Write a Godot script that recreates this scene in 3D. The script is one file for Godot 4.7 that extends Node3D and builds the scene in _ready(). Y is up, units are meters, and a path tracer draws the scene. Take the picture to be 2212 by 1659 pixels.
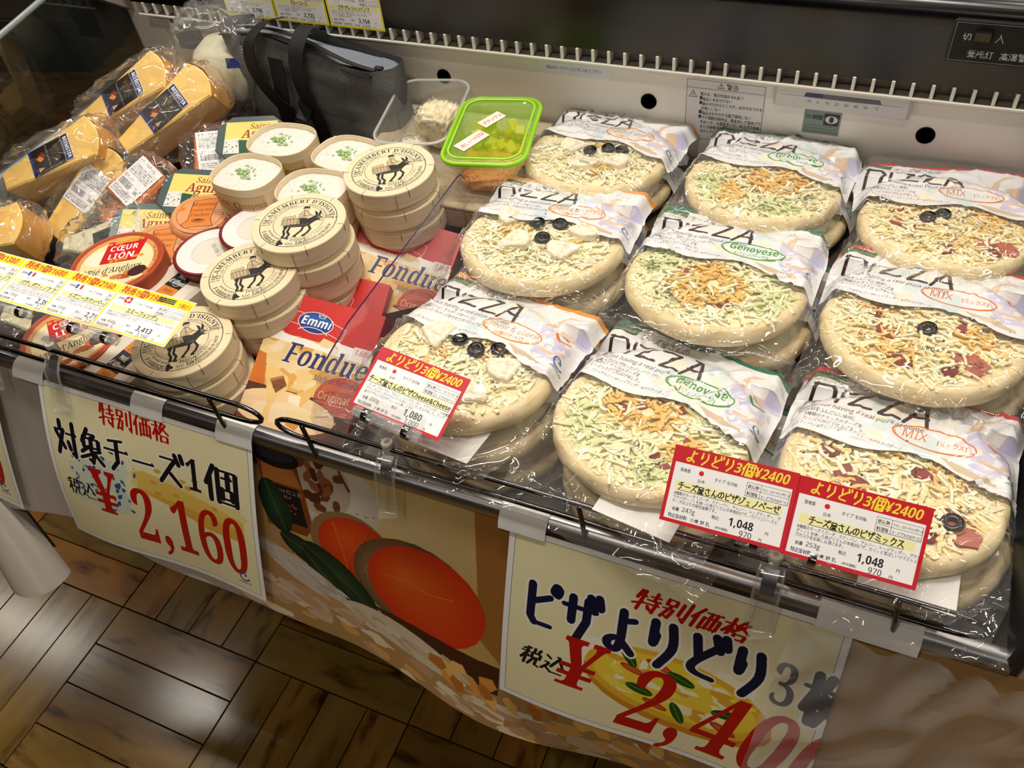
extends Node3D
# A chilled shop counter: cheeses at the left, bagged pizzas at the right, price signs hung on the front rail.
# x runs along the counter to the right, y up, z towards the shopper; metres.

func _ready() -> void:
	# ---- camera
	var cam := Camera3D.new(); cam.name = "camera"; add_child(cam)
	cam.transform = Transform3D(Basis(Vector3(0.91639, -0.09959, -0.38770), Vector3(-0.22856, 0.66495, -0.71106), Vector3(0.32862, 0.74022, 0.58659)).orthonormalized(), Vector3(0, 1.4, 0))
	cam.fov = 48.74; cam.near = 0.02; cam.far = 60; cam.current = true
	# ---- surroundings
	var we := WorldEnvironment.new(); we.name = "surroundings"; add_child(we)
	var env := Environment.new(); we.environment = env
	env.background_mode = Environment.BG_COLOR; env.background_color = Color(0, 0, 0)
	env.tonemap_mode = Environment.TONE_MAPPER_LINEAR; env.tonemap_exposure = 0.71
	env.sdfgi_enabled = true; env.ssao_enabled = true; env.ssil_enabled = true
	# ---- ceiling lights: long strip lights in rows along the counter, and a few downlights
	learn_strokes()
	lights()
	room()
	counter()
	pizzas()
	cheeses()
	boxes_and_bags()
	front()
func ceiling_panel(at: Vector3, e: float, c: Color, label: String) -> void:
	var t := thing("ceiling_light", label, "ceiling light", at, Basis.IDENTITY, "long strip ceiling lights")
	part("housing", rbox(Vector3(1.18, 0.03, 0.17), 0.004, Vector3(0, 0.018, 0)), mat(Color(0.85, 0.85, 0.85), 0.5), t)
	var g := mat(Color(0.9, 0.9, 0.88), 0.6); g.emission_enabled = true; g.emission = c; g.emission_energy_multiplier = 6.0
	part("diffuser", grid(1, 1, func(u, v): return Vector3((u - 0.5) * 1.1, 0, (0.5 - v) * 0.12)), g, t)
	var l := AreaLight3D.new(); l.name = "strip_glow"; t.add_child(l); l.area_size = Vector2(1.1, 0.12); l.rotation.x = -PI / 2; l.position.y = -0.012
	l.light_energy = e; l.light_color = c; l.shadow_enabled = true; l.area_range = 12.0
func downlight(at: Vector3, e: float, c: Color, label: String) -> void:
	var t := thing("downlight", label, "ceiling light", at, Basis.IDENTITY, "round downlights")
	part("rim", lathe([Vector2(0.05, 0), Vector2(0.065, -0.004), Vector2(0.065, 0.01), Vector2(0.05, 0.01)], 28), mat(Color(0.85, 0.85, 0.85), 0.4), t)
	var g := mat(Color(0.9, 0.9, 0.88), 0.6); g.emission_enabled = true; g.emission = c; g.emission_energy_multiplier = 4.0
	part("lens", lathe([Vector2(0.001, 0.008), Vector2(0.05, 0.008)], 6), g, t)
	var l := AreaLight3D.new(); l.name = "lamp_glow"; t.add_child(l); l.area_size = Vector2(0.085, 0.085); l.rotation.x = -PI / 2; l.position.y = -0.006
	l.light_energy = e; l.light_color = c; l.shadow_enabled = true; l.area_range = 12.0
func lights() -> void:
	var w := Color(1.0, 0.965, 0.905)
	for q in [[-3.8, -0.75, 1.1, "long strip ceiling light furthest along the row to the left"], [-2.1, -0.75, 1.4, "long strip ceiling light second from the left in the row"], [-0.4, -0.75, 3.7, "long strip ceiling light right above the chilled counter"], [1.3, -0.75, 1.5, "long strip ceiling light at the right end of the row"], [-1.6, 1.9, 0.8, "long strip ceiling light over the aisle, left one"], [0.6, 1.9, 0.8, "long strip ceiling light over the aisle, right one"], [-1.25, -2.5, 1.2, "long strip ceiling light behind the counter, left one"], [0.45, -2.5, 1.2, "long strip ceiling light behind the counter, right one"]]:
		ceiling_panel(Vector3(q[0], 2.69, q[1]), q[2], w, q[3])
	for q in [[-1.3, -1.5, "round downlight behind the counter towards its left end"], [0.4, -1.5, "round downlight behind the counter towards its right end"], [-0.4, 0.35, "round downlight over the aisle in front of the counter"]]:
		downlight(Vector3(q[0], 2.69, q[1]), 1.0, Color(1.0, 0.93, 0.83), q[2])

# ---------------------------------------------------------------- meshes
func mk(v: PackedVector3Array, uv: PackedVector2Array, ix: PackedInt32Array, flat := false, col := PackedColorArray()) -> ArrayMesh:
	if flat:
		var v2 := PackedVector3Array(); var u2 := PackedVector2Array(); var c2 := PackedColorArray(); var i2 := PackedInt32Array()
		for i in ix.size():
			v2.append(v[ix[i]]); i2.append(i)
			if uv.size(): u2.append(uv[ix[i]])
			if col.size(): c2.append(col[ix[i]])
		v = v2; uv = u2; ix = i2; col = c2
	var n := PackedVector3Array(); n.resize(v.size())
	for t in range(0, ix.size(), 3):
		var a := ix[t]; var b := ix[t + 1]; var c := ix[t + 2]
		var q := (v[c] - v[a]).cross(v[b] - v[a])
		n[a] += q; n[b] += q; n[c] += q
	for i in n.size():
		n[i] = n[i].normalized() if n[i].length_squared() > 1e-24 else Vector3.UP
	var arr := []; arr.resize(Mesh.ARRAY_MAX)
	arr[Mesh.ARRAY_VERTEX] = v; arr[Mesh.ARRAY_NORMAL] = n; arr[Mesh.ARRAY_INDEX] = ix
	if uv.size(): arr[Mesh.ARRAY_TEX_UV] = uv
	if col.size(): arr[Mesh.ARRAY_COLOR] = col
	var m := ArrayMesh.new(); m.add_surface_from_arrays(Mesh.PRIMITIVE_TRIANGLES, arr)
	return m

# a smooth sheet: fn(u, v) -> Vector3 for u, v in 0..1, front towards du x dv
func grid(nu: int, nv: int, fn: Callable, wrap := false) -> ArrayMesh:
	var v := PackedVector3Array(); var uv := PackedVector2Array(); var ix := PackedInt32Array()
	for j in nv + 1:
		for i in nu + 1:
			var a := float(i) / nu; var b := float(j) / nv
			v.append(fn.call(a, b)); uv.append(Vector2(a, b))
	for j in nv:
		for i in nu:
			var k := j * (nu + 1) + i
			ix.append_array([k, k + nu + 1, k + 1, k + 1, k + nu + 1, k + nu + 2])
	var m := mk(v, uv, ix)
	if wrap:
		var arr := m.surface_get_arrays(0); var n: PackedVector3Array = arr[Mesh.ARRAY_NORMAL]
		for j in nv + 1:
			var k := j * (nu + 1); var s := (n[k] + n[k + nu]).normalized(); n[k] = s; n[k + nu] = s
		arr[Mesh.ARRAY_NORMAL] = n
		m = ArrayMesh.new(); m.add_surface_from_arrays(Mesh.PRIMITIVE_TRIANGLES, arr)
	return m

# profile: points (radius, y) from the bottom up; sx, sz squash; every profile segment is smoothed unless crease
func lathe(prof: Array, seg := 40, sx := 1.0, sz := 1.0, wob := 0.0) -> ArrayMesh:
	var st := SurfaceTool.new(); st.begin(Mesh.PRIMITIVE_TRIANGLES)
	var pts := []
	for p in prof: pts.append(p)
	var v := PackedVector3Array(); var uv := PackedVector2Array(); var ix := PackedInt32Array()
	for k in pts.size() - 1:
		var p0: Vector2 = pts[k]; var p1: Vector2 = pts[k + 1]
		var base := v.size()
		for i in seg + 1:
			var a := TAU * i / seg
			var w := 1.0 + wob * sin(a * 3.0 + 1.0)
			for p in [p0, p1]:
				v.append(Vector3(cos(a) * p.x * sx * w, p.y, sin(a) * p.x * sz * w))
				uv.append(Vector2(0.5 + 0.5 * cos(a) * p.x / maxf(prof_r(prof), 1e-5), 0.5 + 0.5 * sin(a) * p.x / maxf(prof_r(prof), 1e-5)))
		for i in seg:
			var q := base + i * 2
			ix.append_array([q, q + 1, q + 3, q, q + 3, q + 2])
	return mk(v, uv, ix)
func prof_r(prof: Array) -> float:
	var r := 0.0
	for p in prof: r = maxf(r, p.x)
	return r

# smooth lathe: normals shared along the profile
func lathe_s(prof: Array, seg := 40, sx := 1.0, sz := 1.0) -> ArrayMesh:
	var n := prof.size() - 1
	return grid(seg, n, func(u, w):
		var p: Vector2 = prof[int(round(w * n))]
		return Vector3(cos(u * TAU) * p.x * sx, p.y, sin(u * TAU) * p.x * sz), true)

func tube(path: Array, r: float, seg := 10, closed := false) -> ArrayMesh:
	var n := path.size()
	var fr := []
	var up := Vector3(0.13, 1, 0.07).normalized()
	for i in n:
		var a: Vector3 = path[(i - 1 + n) % n] if (closed or i > 0) else path[0]
		var b: Vector3 = path[(i + 1) % n] if (closed or i < n - 1) else path[n - 1]
		var t := (b - a).normalized()
		if absf(t.dot(up)) > 0.98: up = Vector3(1, 0.1, 0).normalized()
		var s := t.cross(up).normalized(); up = s.cross(t).normalized()
		fr.append([path[i], s, up])
	if closed: fr.append(fr[0])
	else:
		fr.push_front([path[0], fr[0][1] * 0.001, fr[0][2] * 0.001]); fr.append([path[n - 1], fr[-1][1] * 0.001, fr[-1][2] * 0.001])
	var m := fr.size() - 1
	return grid(seg, m, func(u, w):
		var f: Array = fr[int(round(w * m))]
		return f[0] + (f[1] * cos(u * TAU) + f[2] * sin(u * TAU)) * r, true)

func curve(pts: Array, n: int, closed := false) -> Array:
	var out := []; var c := pts.size(); var segs := c if closed else c - 1
	for s in segs:
		for k in n:
			var t := float(k) / n
			var p0: Vector3 = pts[(s - 1 + c) % c] if (closed or s > 0) else pts[0]
			var p1: Vector3 = pts[s]; var p2: Vector3 = pts[(s + 1) % c]
			var p3: Vector3 = pts[(s + 2) % c] if (closed or s + 2 < c) else pts[c - 1]
			out.append(p1.cubic_interpolate(p2, p0, p3, t))
	if not closed: out.append(pts[c - 1])
	return out

# chamfered box centred on c
func box_into(v: PackedVector3Array, ix: PackedInt32Array, c: Vector3, s: Vector3, b: float) -> void:
	var h := s * 0.5; var base := v.size()
	b = minf(b, minf(h.x, minf(h.y, h.z)) * 0.9)
	for k in 8:
		var g := Vector3(1 if k & 1 else -1, 1 if k & 2 else -1, 1 if k & 4 else -1)
		v.append(c + g * Vector3(h.x, h.y - b, h.z - b)); v.append(c + g * Vector3(h.x - b, h.y, h.z - b)); v.append(c + g * Vector3(h.x - b, h.y - b, h.z))
	var q := func(a: int, bb: int, cc: int, d: int):
		var n := (v[base + cc] - v[base + a]).cross(v[base + bb] - v[base + a])
		var mid := (v[base + a] + v[base + bb] + v[base + cc] + v[base + d]) * 0.25 - c
		if n.dot(mid) > 0: ix.append_array([base + a, base + bb, base + cc, base + a, base + cc, base + d])
		else: ix.append_array([base + a, base + cc, base + bb, base + a, base + d, base + cc])
	for ax in 3:
		var m := 1 << ax; var o1 := 1 << ((ax + 1) % 3); var o2 := 1 << ((ax + 2) % 3)
		for sgn in 2:
			var k0: int = m * sgn
			q.call((k0) * 3 + ax, (k0 | o1) * 3 + ax, (k0 | o1 | o2) * 3 + ax, (k0 | o2) * 3 + ax)
		var a1 := (ax + 1) % 3; var a2 := (ax + 2) % 3
		for i in 2:
			for j in 2:
				var k: int = (o1 if i else 0) | (o2 if j else 0)
				q.call(k * 3 + a1, (k | m) * 3 + a1, (k | m) * 3 + a2, k * 3 + a2)
	for k in 8:
		var n := (v[base + k * 3 + 2] - v[base + k * 3]).cross(v[base + k * 3 + 1] - v[base + k * 3])
		var g := v[base + k * 3] - c
		if n.dot(g) > 0: ix.append_array([base + k * 3, base + k * 3 + 1, base + k * 3 + 2])
		else: ix.append_array([base + k * 3, base + k * 3 + 2, base + k * 3 + 1])
func rbox(s: Vector3, b := 0.002, c := Vector3.ZERO) -> ArrayMesh:
	var v := PackedVector3Array(); var ix := PackedInt32Array()
	box_into(v, ix, c, s, b)
	return mk(v, PackedVector2Array(), ix, true)
# the same with the print of its plan: uv = (x, z) + off
func rbox_uv(s: Vector3, b: float, off: Vector2) -> ArrayMesh:
	var v := PackedVector3Array(); var ix := PackedInt32Array(); var uv := PackedVector2Array()
	box_into(v, ix, Vector3.ZERO, s, b)
	for p in v: uv.append(Vector2(p.x, p.z) + off)
	return mk(v, uv, ix, true)
func boxes(list: Array, b := 0.001) -> ArrayMesh:
	var v := PackedVector3Array(); var ix := PackedInt32Array()
	for e in list: box_into(v, ix, e[0], e[1], b)
	return mk(v, PackedVector2Array(), ix, true)

# polygon in the xz plane pulled up to height h, edges chamfered by b
func prism(poly: PackedVector2Array, h: float, b := 0.0, y0 := 0.0) -> ArrayMesh:
	var v := PackedVector3Array(); var ix := PackedInt32Array(); var uv := PackedVector2Array()
	if Geometry2D.is_polygon_clockwise(poly): poly.reverse()
	var ins := poly
	if b > 0:
		var o := Geometry2D.offset_polygon(poly, -b)
		if o.size() and o[0].size() == poly.size(): ins = o[0]
		# keep the corner order of the outline
		if ins != poly:
			var best := 0; var bd := 1e9
			for i in ins.size():
				var d := ins[i].distance_to(poly[0])
				if d < bd: bd = d; best = i
			var r := PackedVector2Array()
			for i in ins.size(): r.append(ins[(best + i) % ins.size()])
			ins = r
	var rings := [[poly, y0], [poly, y0 + h - b], [ins, y0 + h]] if b > 0 else [[poly, y0], [poly, y0 + h]]
	var n := poly.size()
	for k in rings.size() - 1:
		for i in n:
			var j := (i + 1) % n; var s := v.size()
			var a: Vector2 = rings[k][0][i]; var c: Vector2 = rings[k][0][j]; var a2: Vector2 = rings[k + 1][0][i]; var c2: Vector2 = rings[k + 1][0][j]
			v.append_array([Vector3(a.x, rings[k][1], a.y), Vector3(c.x, rings[k][1], c.y), Vector3(c2.x, rings[k + 1][1], c2.y), Vector3(a2.x, rings[k + 1][1], a2.y)])
			uv.append_array([a, c, c2, a2]); ix.append_array([s, s + 2, s + 1, s, s + 3, s + 2])
	for top in 2:
		var pl: PackedVector2Array = ins if top else poly
		var tri := Geometry2D.triangulate_polygon(pl); var s := v.size()
		for p in pl: v.append(Vector3(p.x, y0 + h if top else y0, p.y)); uv.append(p)
		for t in range(0, tri.size(), 3):
			var a := tri[t]; var bb := tri[t + 1]; var c := tri[t + 2]
			var cw := (pl[bb] - pl[a]).cross(pl[c] - pl[a]) > 0
			if cw == bool(top): ix.append_array([s + a, s + bb, s + c])
			else: ix.append_array([s + a, s + c, s + bb])
	return mk(v, uv, ix, true)

# flat card in the xy plane facing +z, uv over the whole card
func card(w: float, h: float, d := 0.0004) -> ArrayMesh:
	var v := PackedVector3Array(); var uv := PackedVector2Array(); var ix := PackedInt32Array()
	var x := w / 2; var y := h / 2
	for z in [d / 2, -d / 2]:
		for p in [[-x, y, 0, 0], [x, y, 1, 0], [x, -y, 1, 1], [-x, -y, 0, 1]]:
			v.append(Vector3(p[0], p[1], z)); uv.append(Vector2(p[2], p[3]) if z > 0 else Vector2(0.003, 0.003))
	ix.append_array([0, 1, 2, 0, 2, 3, 4, 6, 5, 4, 7, 6])
	for i in 4:
		var j := (i + 1) % 4
		ix.append_array([i, 4 + i, j, j, 4 + i, 4 + j])
	return mk(v, uv, ix, true)

# rounded-rectangle outline
func rrect(w: float, h: float, r: float, n := 5) -> PackedVector2Array:
	var o := PackedVector2Array()
	for q in 4:
		var c := Vector2((w / 2 - r) * (1 if q in [0, 3] else -1), (h / 2 - r) * (1 if q < 2 else -1))
		for k in n + 1:
			var a := PI / 2 * (q + float(k) / n)
			o.append(c + Vector2(cos(a), sin(a)) * r)
	return o

# ---------------------------------------------------------------- nodes
var used := {}
func numbered(called: String) -> String:
	used[called] = used.get(called, -1) + 1
	return called if used[called] == 0 else "%s_%03d" % [called, used[called]]
func part(called: String, m: Mesh, mt: Material, parent: Node, at := Vector3.ZERO, rot := Vector3.ZERO, label := "") -> MeshInstance3D:
	var o := MeshInstance3D.new(); o.name = called; o.mesh = m; o.material_override = mt
	parent.add_child(o, true); o.position = at; o.rotation = rot
	if label: o.set_meta("label", label)
	return o
func thing(called: String, label: String, cat: String, at := Vector3.ZERO, basis := Basis.IDENTITY, group := "") -> Node3D:
	var o := Node3D.new(); o.name = numbered(called); add_child(o)
	o.transform = Transform3D(basis, at); o.set_meta("label", label); o.set_meta("category", cat)
	if group: o.set_meta("group", group)
	return o
func solo(called: String, m: Mesh, mt: Material, label: String, cat: String, at := Vector3.ZERO, basis := Basis.IDENTITY, group := "") -> MeshInstance3D:
	var o := MeshInstance3D.new(); o.name = numbered(called); o.mesh = m; o.material_override = mt; add_child(o)
	o.transform = Transform3D(basis, at); o.set_meta("label", label); o.set_meta("category", cat)
	if group: o.set_meta("group", group)
	return o
func struct(called: String, m: Mesh, mt: Material, at := Vector3.ZERO) -> MeshInstance3D:
	var o := MeshInstance3D.new(); o.name = called; o.mesh = m; o.material_override = mt; add_child(o); o.position = at
	o.set_meta("kind", "structure"); return o
func copy(src: Node3D, label: String, tr: Transform3D, group := "") -> Node3D:
	var c: Node3D = src.duplicate(); var nm := String(src.name)
	if nm.right(4).begins_with("_") and nm.right(3).is_valid_int(): nm = nm.left(nm.length() - 4)
	c.name = numbered(nm)
	add_child(c); c.transform = tr; c.set_meta("label", label)
	if group: c.set_meta("group", group)
	return c
func ypr(yaw: float, pitch := 0.0, roll := 0.0) -> Basis:
	return Basis.from_euler(Vector3(deg_to_rad(pitch), deg_to_rad(yaw), deg_to_rad(roll)))
# basis with its x along r and its z as near to n as can be
func facing(r: Vector3, n: Vector3) -> Basis:
	var x := r.normalized(); var z := (n - x * n.dot(x)).normalized()
	return Basis(x, z.cross(x), z)
# basis with its x along r and its y as near to n as can be
func lying(r: Vector3, n: Vector3) -> Basis:
	var x := r.normalized(); var y := (n - x * n.dot(x)).normalized()
	return Basis(x, y, x.cross(y))

# ---------------------------------------------------------------- materials
func mat(c: Color, rough := 0.6, metal := 0.0) -> StandardMaterial3D:
	var m := StandardMaterial3D.new(); m.albedo_color = c; m.roughness = rough; m.metallic = metal
	return m
func tmat(t: Texture2D, rough := 0.6) -> StandardMaterial3D:
	var m := mat(Color.WHITE, rough); m.albedo_texture = t; m.texture_repeat = false
	return m
func pane(c: Color, alpha := 0.06, rough := 0.04) -> StandardMaterial3D:
	var m := mat(Color(c.r, c.g, c.b, alpha), rough); m.transparency = BaseMaterial3D.TRANSPARENCY_ALPHA; m.cull_mode = BaseMaterial3D.CULL_DISABLED
	return m
func noise_tex(freq: float, ramp: Array, size := 256, seed_ := 1, kind := FastNoiseLite.TYPE_SIMPLEX_SMOOTH, oct := 4) -> NoiseTexture2D:
	var n := FastNoiseLite.new(); n.seed = seed_; n.frequency = freq; n.noise_type = kind; n.fractal_octaves = oct
	var t := NoiseTexture2D.new(); t.width = size; t.height = size; t.seamless = true; t.noise = n
	var g := Gradient.new(); g.offsets = PackedFloat32Array(); g.colors = PackedColorArray()
	var off := PackedFloat32Array(); var cols := PackedColorArray()
	for i in ramp.size(): off.append(float(i) / maxf(1, ramp.size() - 1)); cols.append(ramp[i])
	g.offsets = off; g.colors = cols
	t.color_ramp = g
	return t
func grained(ramp: Array, freq: float, scale: Vector3, rough := 0.6, seed_ := 1, bump := 0.0, world := false) -> StandardMaterial3D:
	var m := mat(Color.WHITE, rough)
	m.albedo_texture = noise_tex(freq, ramp, 256, seed_)
	m.uv1_triplanar = true; m.uv1_world_triplanar = world; m.uv1_scale = scale
	if bump > 0.1:
		m.heightmap_enabled = true; m.heightmap_texture = noise_tex(freq * 1.3, [Color.BLACK, Color.WHITE], 256, seed_ + 5); m.heightmap_scale = bump
	return m

# ---------------------------------------------------------------- a pad to print flat artwork on
class Pad:
	var img: Image
	var w: int
	var h: int
	var T := Transform2D.IDENTITY
	static var cache := {}
	static var fonts := {}
	static var G := {}
	func _init(pw: int, ph: int, uw: float, bg: Color, ss := 2):
		w = pw; h = ph
		img = Image.create(pw * ss, ph * ss, false, Image.FORMAT_RGBA8); img.fill(bg)
		T = Transform2D.IDENTITY.scaled(Vector2.ONE * pw * ss / uw)
	func tex() -> ImageTexture:
		img.resize(w, h, Image.INTERPOLATE_BILINEAR)
		return ImageTexture.create_from_image(img)
	func convex(p: PackedVector2Array, c: Color) -> void:
		var n := p.size(); var y0 := 1e9; var y1 := -1e9
		for q in p: y0 = minf(y0, q.y); y1 = maxf(y1, q.y)
		var a := maxi(0, ceili(y0 - 0.5)); var b := mini(img.get_height() - 1, floori(y1 - 0.5))
		for y in range(a, b + 1):
			var yc := y + 0.5; var l := 1e9; var r := -1e9
			for i in n:
				var s := p[i]; var e := p[i + 1 if i + 1 < n else 0]
				if (s.y <= yc) != (e.y <= yc):
					var x := s.x + (yc - s.y) / (e.y - s.y) * (e.x - s.x)
					if x < l: l = x
					if x > r: r = x
			var x0 := ceili(l - 0.5); var x1 := floori(r - 0.5)
			if x1 >= x0: img.fill_rect(Rect2i(x0, y, x1 - x0 + 1, 1), c)
	func tri(a: Vector2, b: Vector2, c: Vector2, col: Color) -> void: convex(PackedVector2Array([T * a, T * b, T * c]), col)
	func poly(pts: Array, col: Color) -> void:
		var p := PackedVector2Array()
		for q in pts: p.append(T * (q as Vector2))
		var t := Geometry2D.triangulate_polygon(p)
		for i in range(0, t.size(), 3): convex(PackedVector2Array([p[t[i]], p[t[i + 1]], p[t[i + 2]]]), col)
	func rect(x: float, y: float, ww: float, hh: float, col: Color) -> void:
		convex(PackedVector2Array([T * Vector2(x, y), T * Vector2(x + ww, y), T * Vector2(x + ww, y + hh), T * Vector2(x, y + hh)]), col)
	func frame(x: float, y: float, ww: float, hh: float, t: float, col: Color) -> void:
		rect(x, y, ww, t, col); rect(x, y + hh - t, ww, t, col); rect(x, y, t, hh, col); rect(x + ww - t, y, t, hh, col)
	func ell(c: Vector2, rx: float, ry: float, col: Color, rot := 0.0) -> void:
		var p := PackedVector2Array(); var n := 24 if rx + ry > 0.02 else 10
		for i in n:
			var q := Vector2(cos(TAU * i / n) * rx, sin(TAU * i / n) * ry).rotated(rot)
			p.append(T * (c + q))
		convex(p, col)
	func disc(c: Vector2, r: float, col: Color) -> void: ell(c, r, r, col)
	func ring(c: Vector2, rx: float, ry: float, t: float, col: Color, rot := 0.0, a0 := 0.0, a1 := TAU) -> void:
		var pts := []; var n := 48
		for i in n + 1:
			var a := lerpf(a0, a1, float(i) / n)
			pts.append(c + Vector2(cos(a) * rx, sin(a) * ry).rotated(rot))
		line(pts, t, col)
	# pts with width t; thin < 1 makes level strokes thinner than upright ones
	func line(pts: Array, t: float, col: Color, thin := 1.0, round_ := true) -> void:
		var k := T.get_scale().y
		for i in pts.size() - 1:
			var a: Vector2 = T * (pts[i] as Vector2); var b: Vector2 = T * (pts[i + 1] as Vector2)
			var d := (b - a)
			if d.length() < 1e-4: continue
			d = d.normalized()
			var wd := t * k * lerpf(thin, 1.0, absf(d.y)) * 0.5
			var o := Vector2(-d.y, d.x) * wd
			convex(PackedVector2Array([a + o, b + o, b - o, a - o]), col)
			if round_ and wd > 0.7:
				for e in ([a, b] if i == 0 else [b]):
					var p := PackedVector2Array()
					for q in 8: p.append(e + Vector2(cos(TAU * q / 8), sin(TAU * q / 8)) * wd)
					convex(p, col)
	static func smooth(pts: Array, n := 5) -> Array:
		var out := []
		for s in pts.size() - 1:
			for k in n:
				var p0: Vector2 = pts[maxi(0, s - 1)]; var p3: Vector2 = pts[mini(pts.size() - 1, s + 2)]
				out.append((pts[s] as Vector2).cubic_interpolate(pts[s + 1], p0, p3, float(k) / n))
		out.append(pts[-1]); return out
	func glyph(font: String, ch: String) -> Array:
		var key := font + ch
		if not cache.has(key):
			if not fonts.has(font):
				var f := SystemFont.new(); var bits := font.split("/")
				f.font_names = PackedStringArray([bits[0]]); f.font_weight = 700 if "b" in (bits[1] if bits.size() > 1 else "") else 400
				fonts[font] = f
			var fo: SystemFont = fonts[font]; var tm := TextMesh.new()
			tm.font = fo; tm.font_size = 64; tm.pixel_size = 1.0 / 64.0; tm.depth = 0.0; tm.curve_step = 1.5
			tm.horizontal_alignment = HORIZONTAL_ALIGNMENT_LEFT; tm.vertical_alignment = VERTICAL_ALIGNMENT_TOP
			tm.text = ch
			var out := PackedVector2Array(); var asc := fo.get_ascent(64) / 64.0
			if ch.strip_edges() != "":
				var arr := tm.get_mesh_arrays(); var v: PackedVector3Array = arr[Mesh.ARRAY_VERTEX]; var ix: Variant = arr[Mesh.ARRAY_INDEX]
				if ix == null or ix.size() == 0:
					for q in v: out.append(Vector2(q.x, -q.y - asc))
				else:
					for i in ix: out.append(Vector2(v[i].x, -v[i].y - asc))
			cache[key] = [out, fo.get_string_size(ch, HORIZONTAL_ALIGNMENT_LEFT, -1, 64).x / 64.0]
		return cache[key]
	func put(ch: String, m: Transform2D, col: Color, font: String, fat := 0.0) -> void:
		var g: PackedVector2Array = glyph(font, ch)[0]; var q := T * m
		for t in range(0, g.size(), 3): convex(PackedVector2Array([q * g[t], q * g[t + 1], q * g[t + 2]]), col)
	func width(s: String, size: float, font := "Droid Sans", sx := 1.0) -> float:
		var x := 0.0
		for ch in s: x += (1.0 if ch.unicode_at(0) > 0x2e00 else glyph(font, ch)[1]) * size * sx
		return x
	# x, y is the left end of the base line; al 0 left, 0.5 centre, 1 right; weight is the stroke of drawn characters as a share of size
	func text(s: String, x: float, y: float, size: float, col: Color, font := "Droid Sans", al := 0.0, sx := 1.0, slant := 0.0, weight := 0.085, thin := 1.0, rot := 0.0) -> float:
		var o := Vector2(x, y); var wd := width(s, size, font, sx); var cur := -al * wd
		for ch in s:
			var jp := ch.unicode_at(0) > 0x2e00
			var m := Transform2D(rot, o) * Transform2D(Vector2(size * sx, 0), Vector2(-slant * size, size), Vector2(cur, 0))
			if jp: kana(ch, m, col, weight, thin); cur += size * sx
			else: put(ch, m, col, font); cur += glyph(font, ch)[1] * size * sx
		return wd
	# along an arc round c: a0 the angle of the middle, up-side outward unless inner
	func arc(s: String, c: Vector2, r: float, mid: float, size: float, col: Color, font := "Droid Serif", inner := false, sp := 1.0) -> void:
		var wd := 0.0
		for ch in s: wd += glyph(font, ch)[1] * size * sp
		var cur := -wd / 2
		for ch in s:
			var ad: float = glyph(font, ch)[1] * size * sp
			var a := mid + (cur + ad / 2) / r * (-1.0 if inner else 1.0)
			var p := c + Vector2(cos(a), sin(a)) * r
			var ro := a - PI / 2 if inner else a + PI / 2
			put(ch, Transform2D(ro, p) * Transform2D(Vector2(size, 0), Vector2(0, size), Vector2(-glyph(font, ch)[1] * size / 2, 0)), col, font)
			cur += ad
	const VOICED := "がかぎきぐくげけごこざさじしずすぜせぞそだたぢちづつでてどとばはびひぶふべへぼほガカギキグクゲケゴコザサジシズスゼセゾソダタヂチヅツデテドトバハビヒブフベヘボホヴウ"
	const HALF := "ぱはぴひぷふぺへぽほパハピヒプフペヘポホ"
	const SMALL := "ぁあぃいぅうぇえぉおっつゃやゅゆょよァアィイゥウェエォオッツャヤュユョヨ"
	func kana(ch: String, m: Transform2D, col: Color, weight: float, thin: float) -> void:
		var i := VOICED.find(ch)
		if i >= 0 and i % 2 == 0:
			kana(VOICED[i + 1], m * Transform2D(Vector2(0.93, 0), Vector2(0, 0.97), Vector2.ZERO), col, weight, thin)
			stroke("b0d4", m, col, weight, thin); stroke("e0f3", m * Transform2D(0, Vector2(0.03, -0.03)), col, weight, thin); return
		i = HALF.find(ch)
		if i >= 0 and i % 2 == 0:
			kana(HALF[i + 1], m * Transform2D(Vector2(0.92, 0), Vector2(0, 0.97), Vector2.ZERO), col, weight, thin)
			stroke("~e0f1e3c2d0e0", m, col, weight * 0.8, thin); return
		i = SMALL.find(ch)
		if i >= 0 and i % 2 == 0:
			kana(SMALL[i + 1], m * Transform2D(Vector2(0.72, 0), Vector2(0, 0.72), Vector2(0.1, 0.05)), col, weight, thin); return
		for s in (G.get(ch, "222e 22e2ee 2eee") as String).split(" ", false): stroke(s, m, col, weight, thin)
	func stroke(s: String, m: Transform2D, col: Color, weight: float, thin: float) -> void:
		var cv := s.begins_with("~"); var pts := []
		if cv: s = s.substr(1)
		for k in range(0, s.length() - 1, 2):
			pts.append(m * Vector2(0.06 + s[k].hex_to_int() / 15.0 * 0.88, -0.86 + s[k + 1].hex_to_int() / 15.0 * 0.92))
		if cv: pts = smooth(pts, 4)
		var size := m.y.length()
		line(pts, weight * size, col, thin)
		# brush-face printing: a small wedge closes every level stroke
		if thin < 0.8 and not cv and pts.size() == 2:
			var d: Vector2 = (pts[1] - pts[0]); var e: Vector2 = pts[1]
			if absf(d.y) < absf(d.x) * 0.3 and d.x > 0: poly([e + Vector2(-0.13, 0.01) * size, e + Vector2(-0.03, -0.085) * size, e + Vector2(0.035, 0.025) * size], col)

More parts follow.
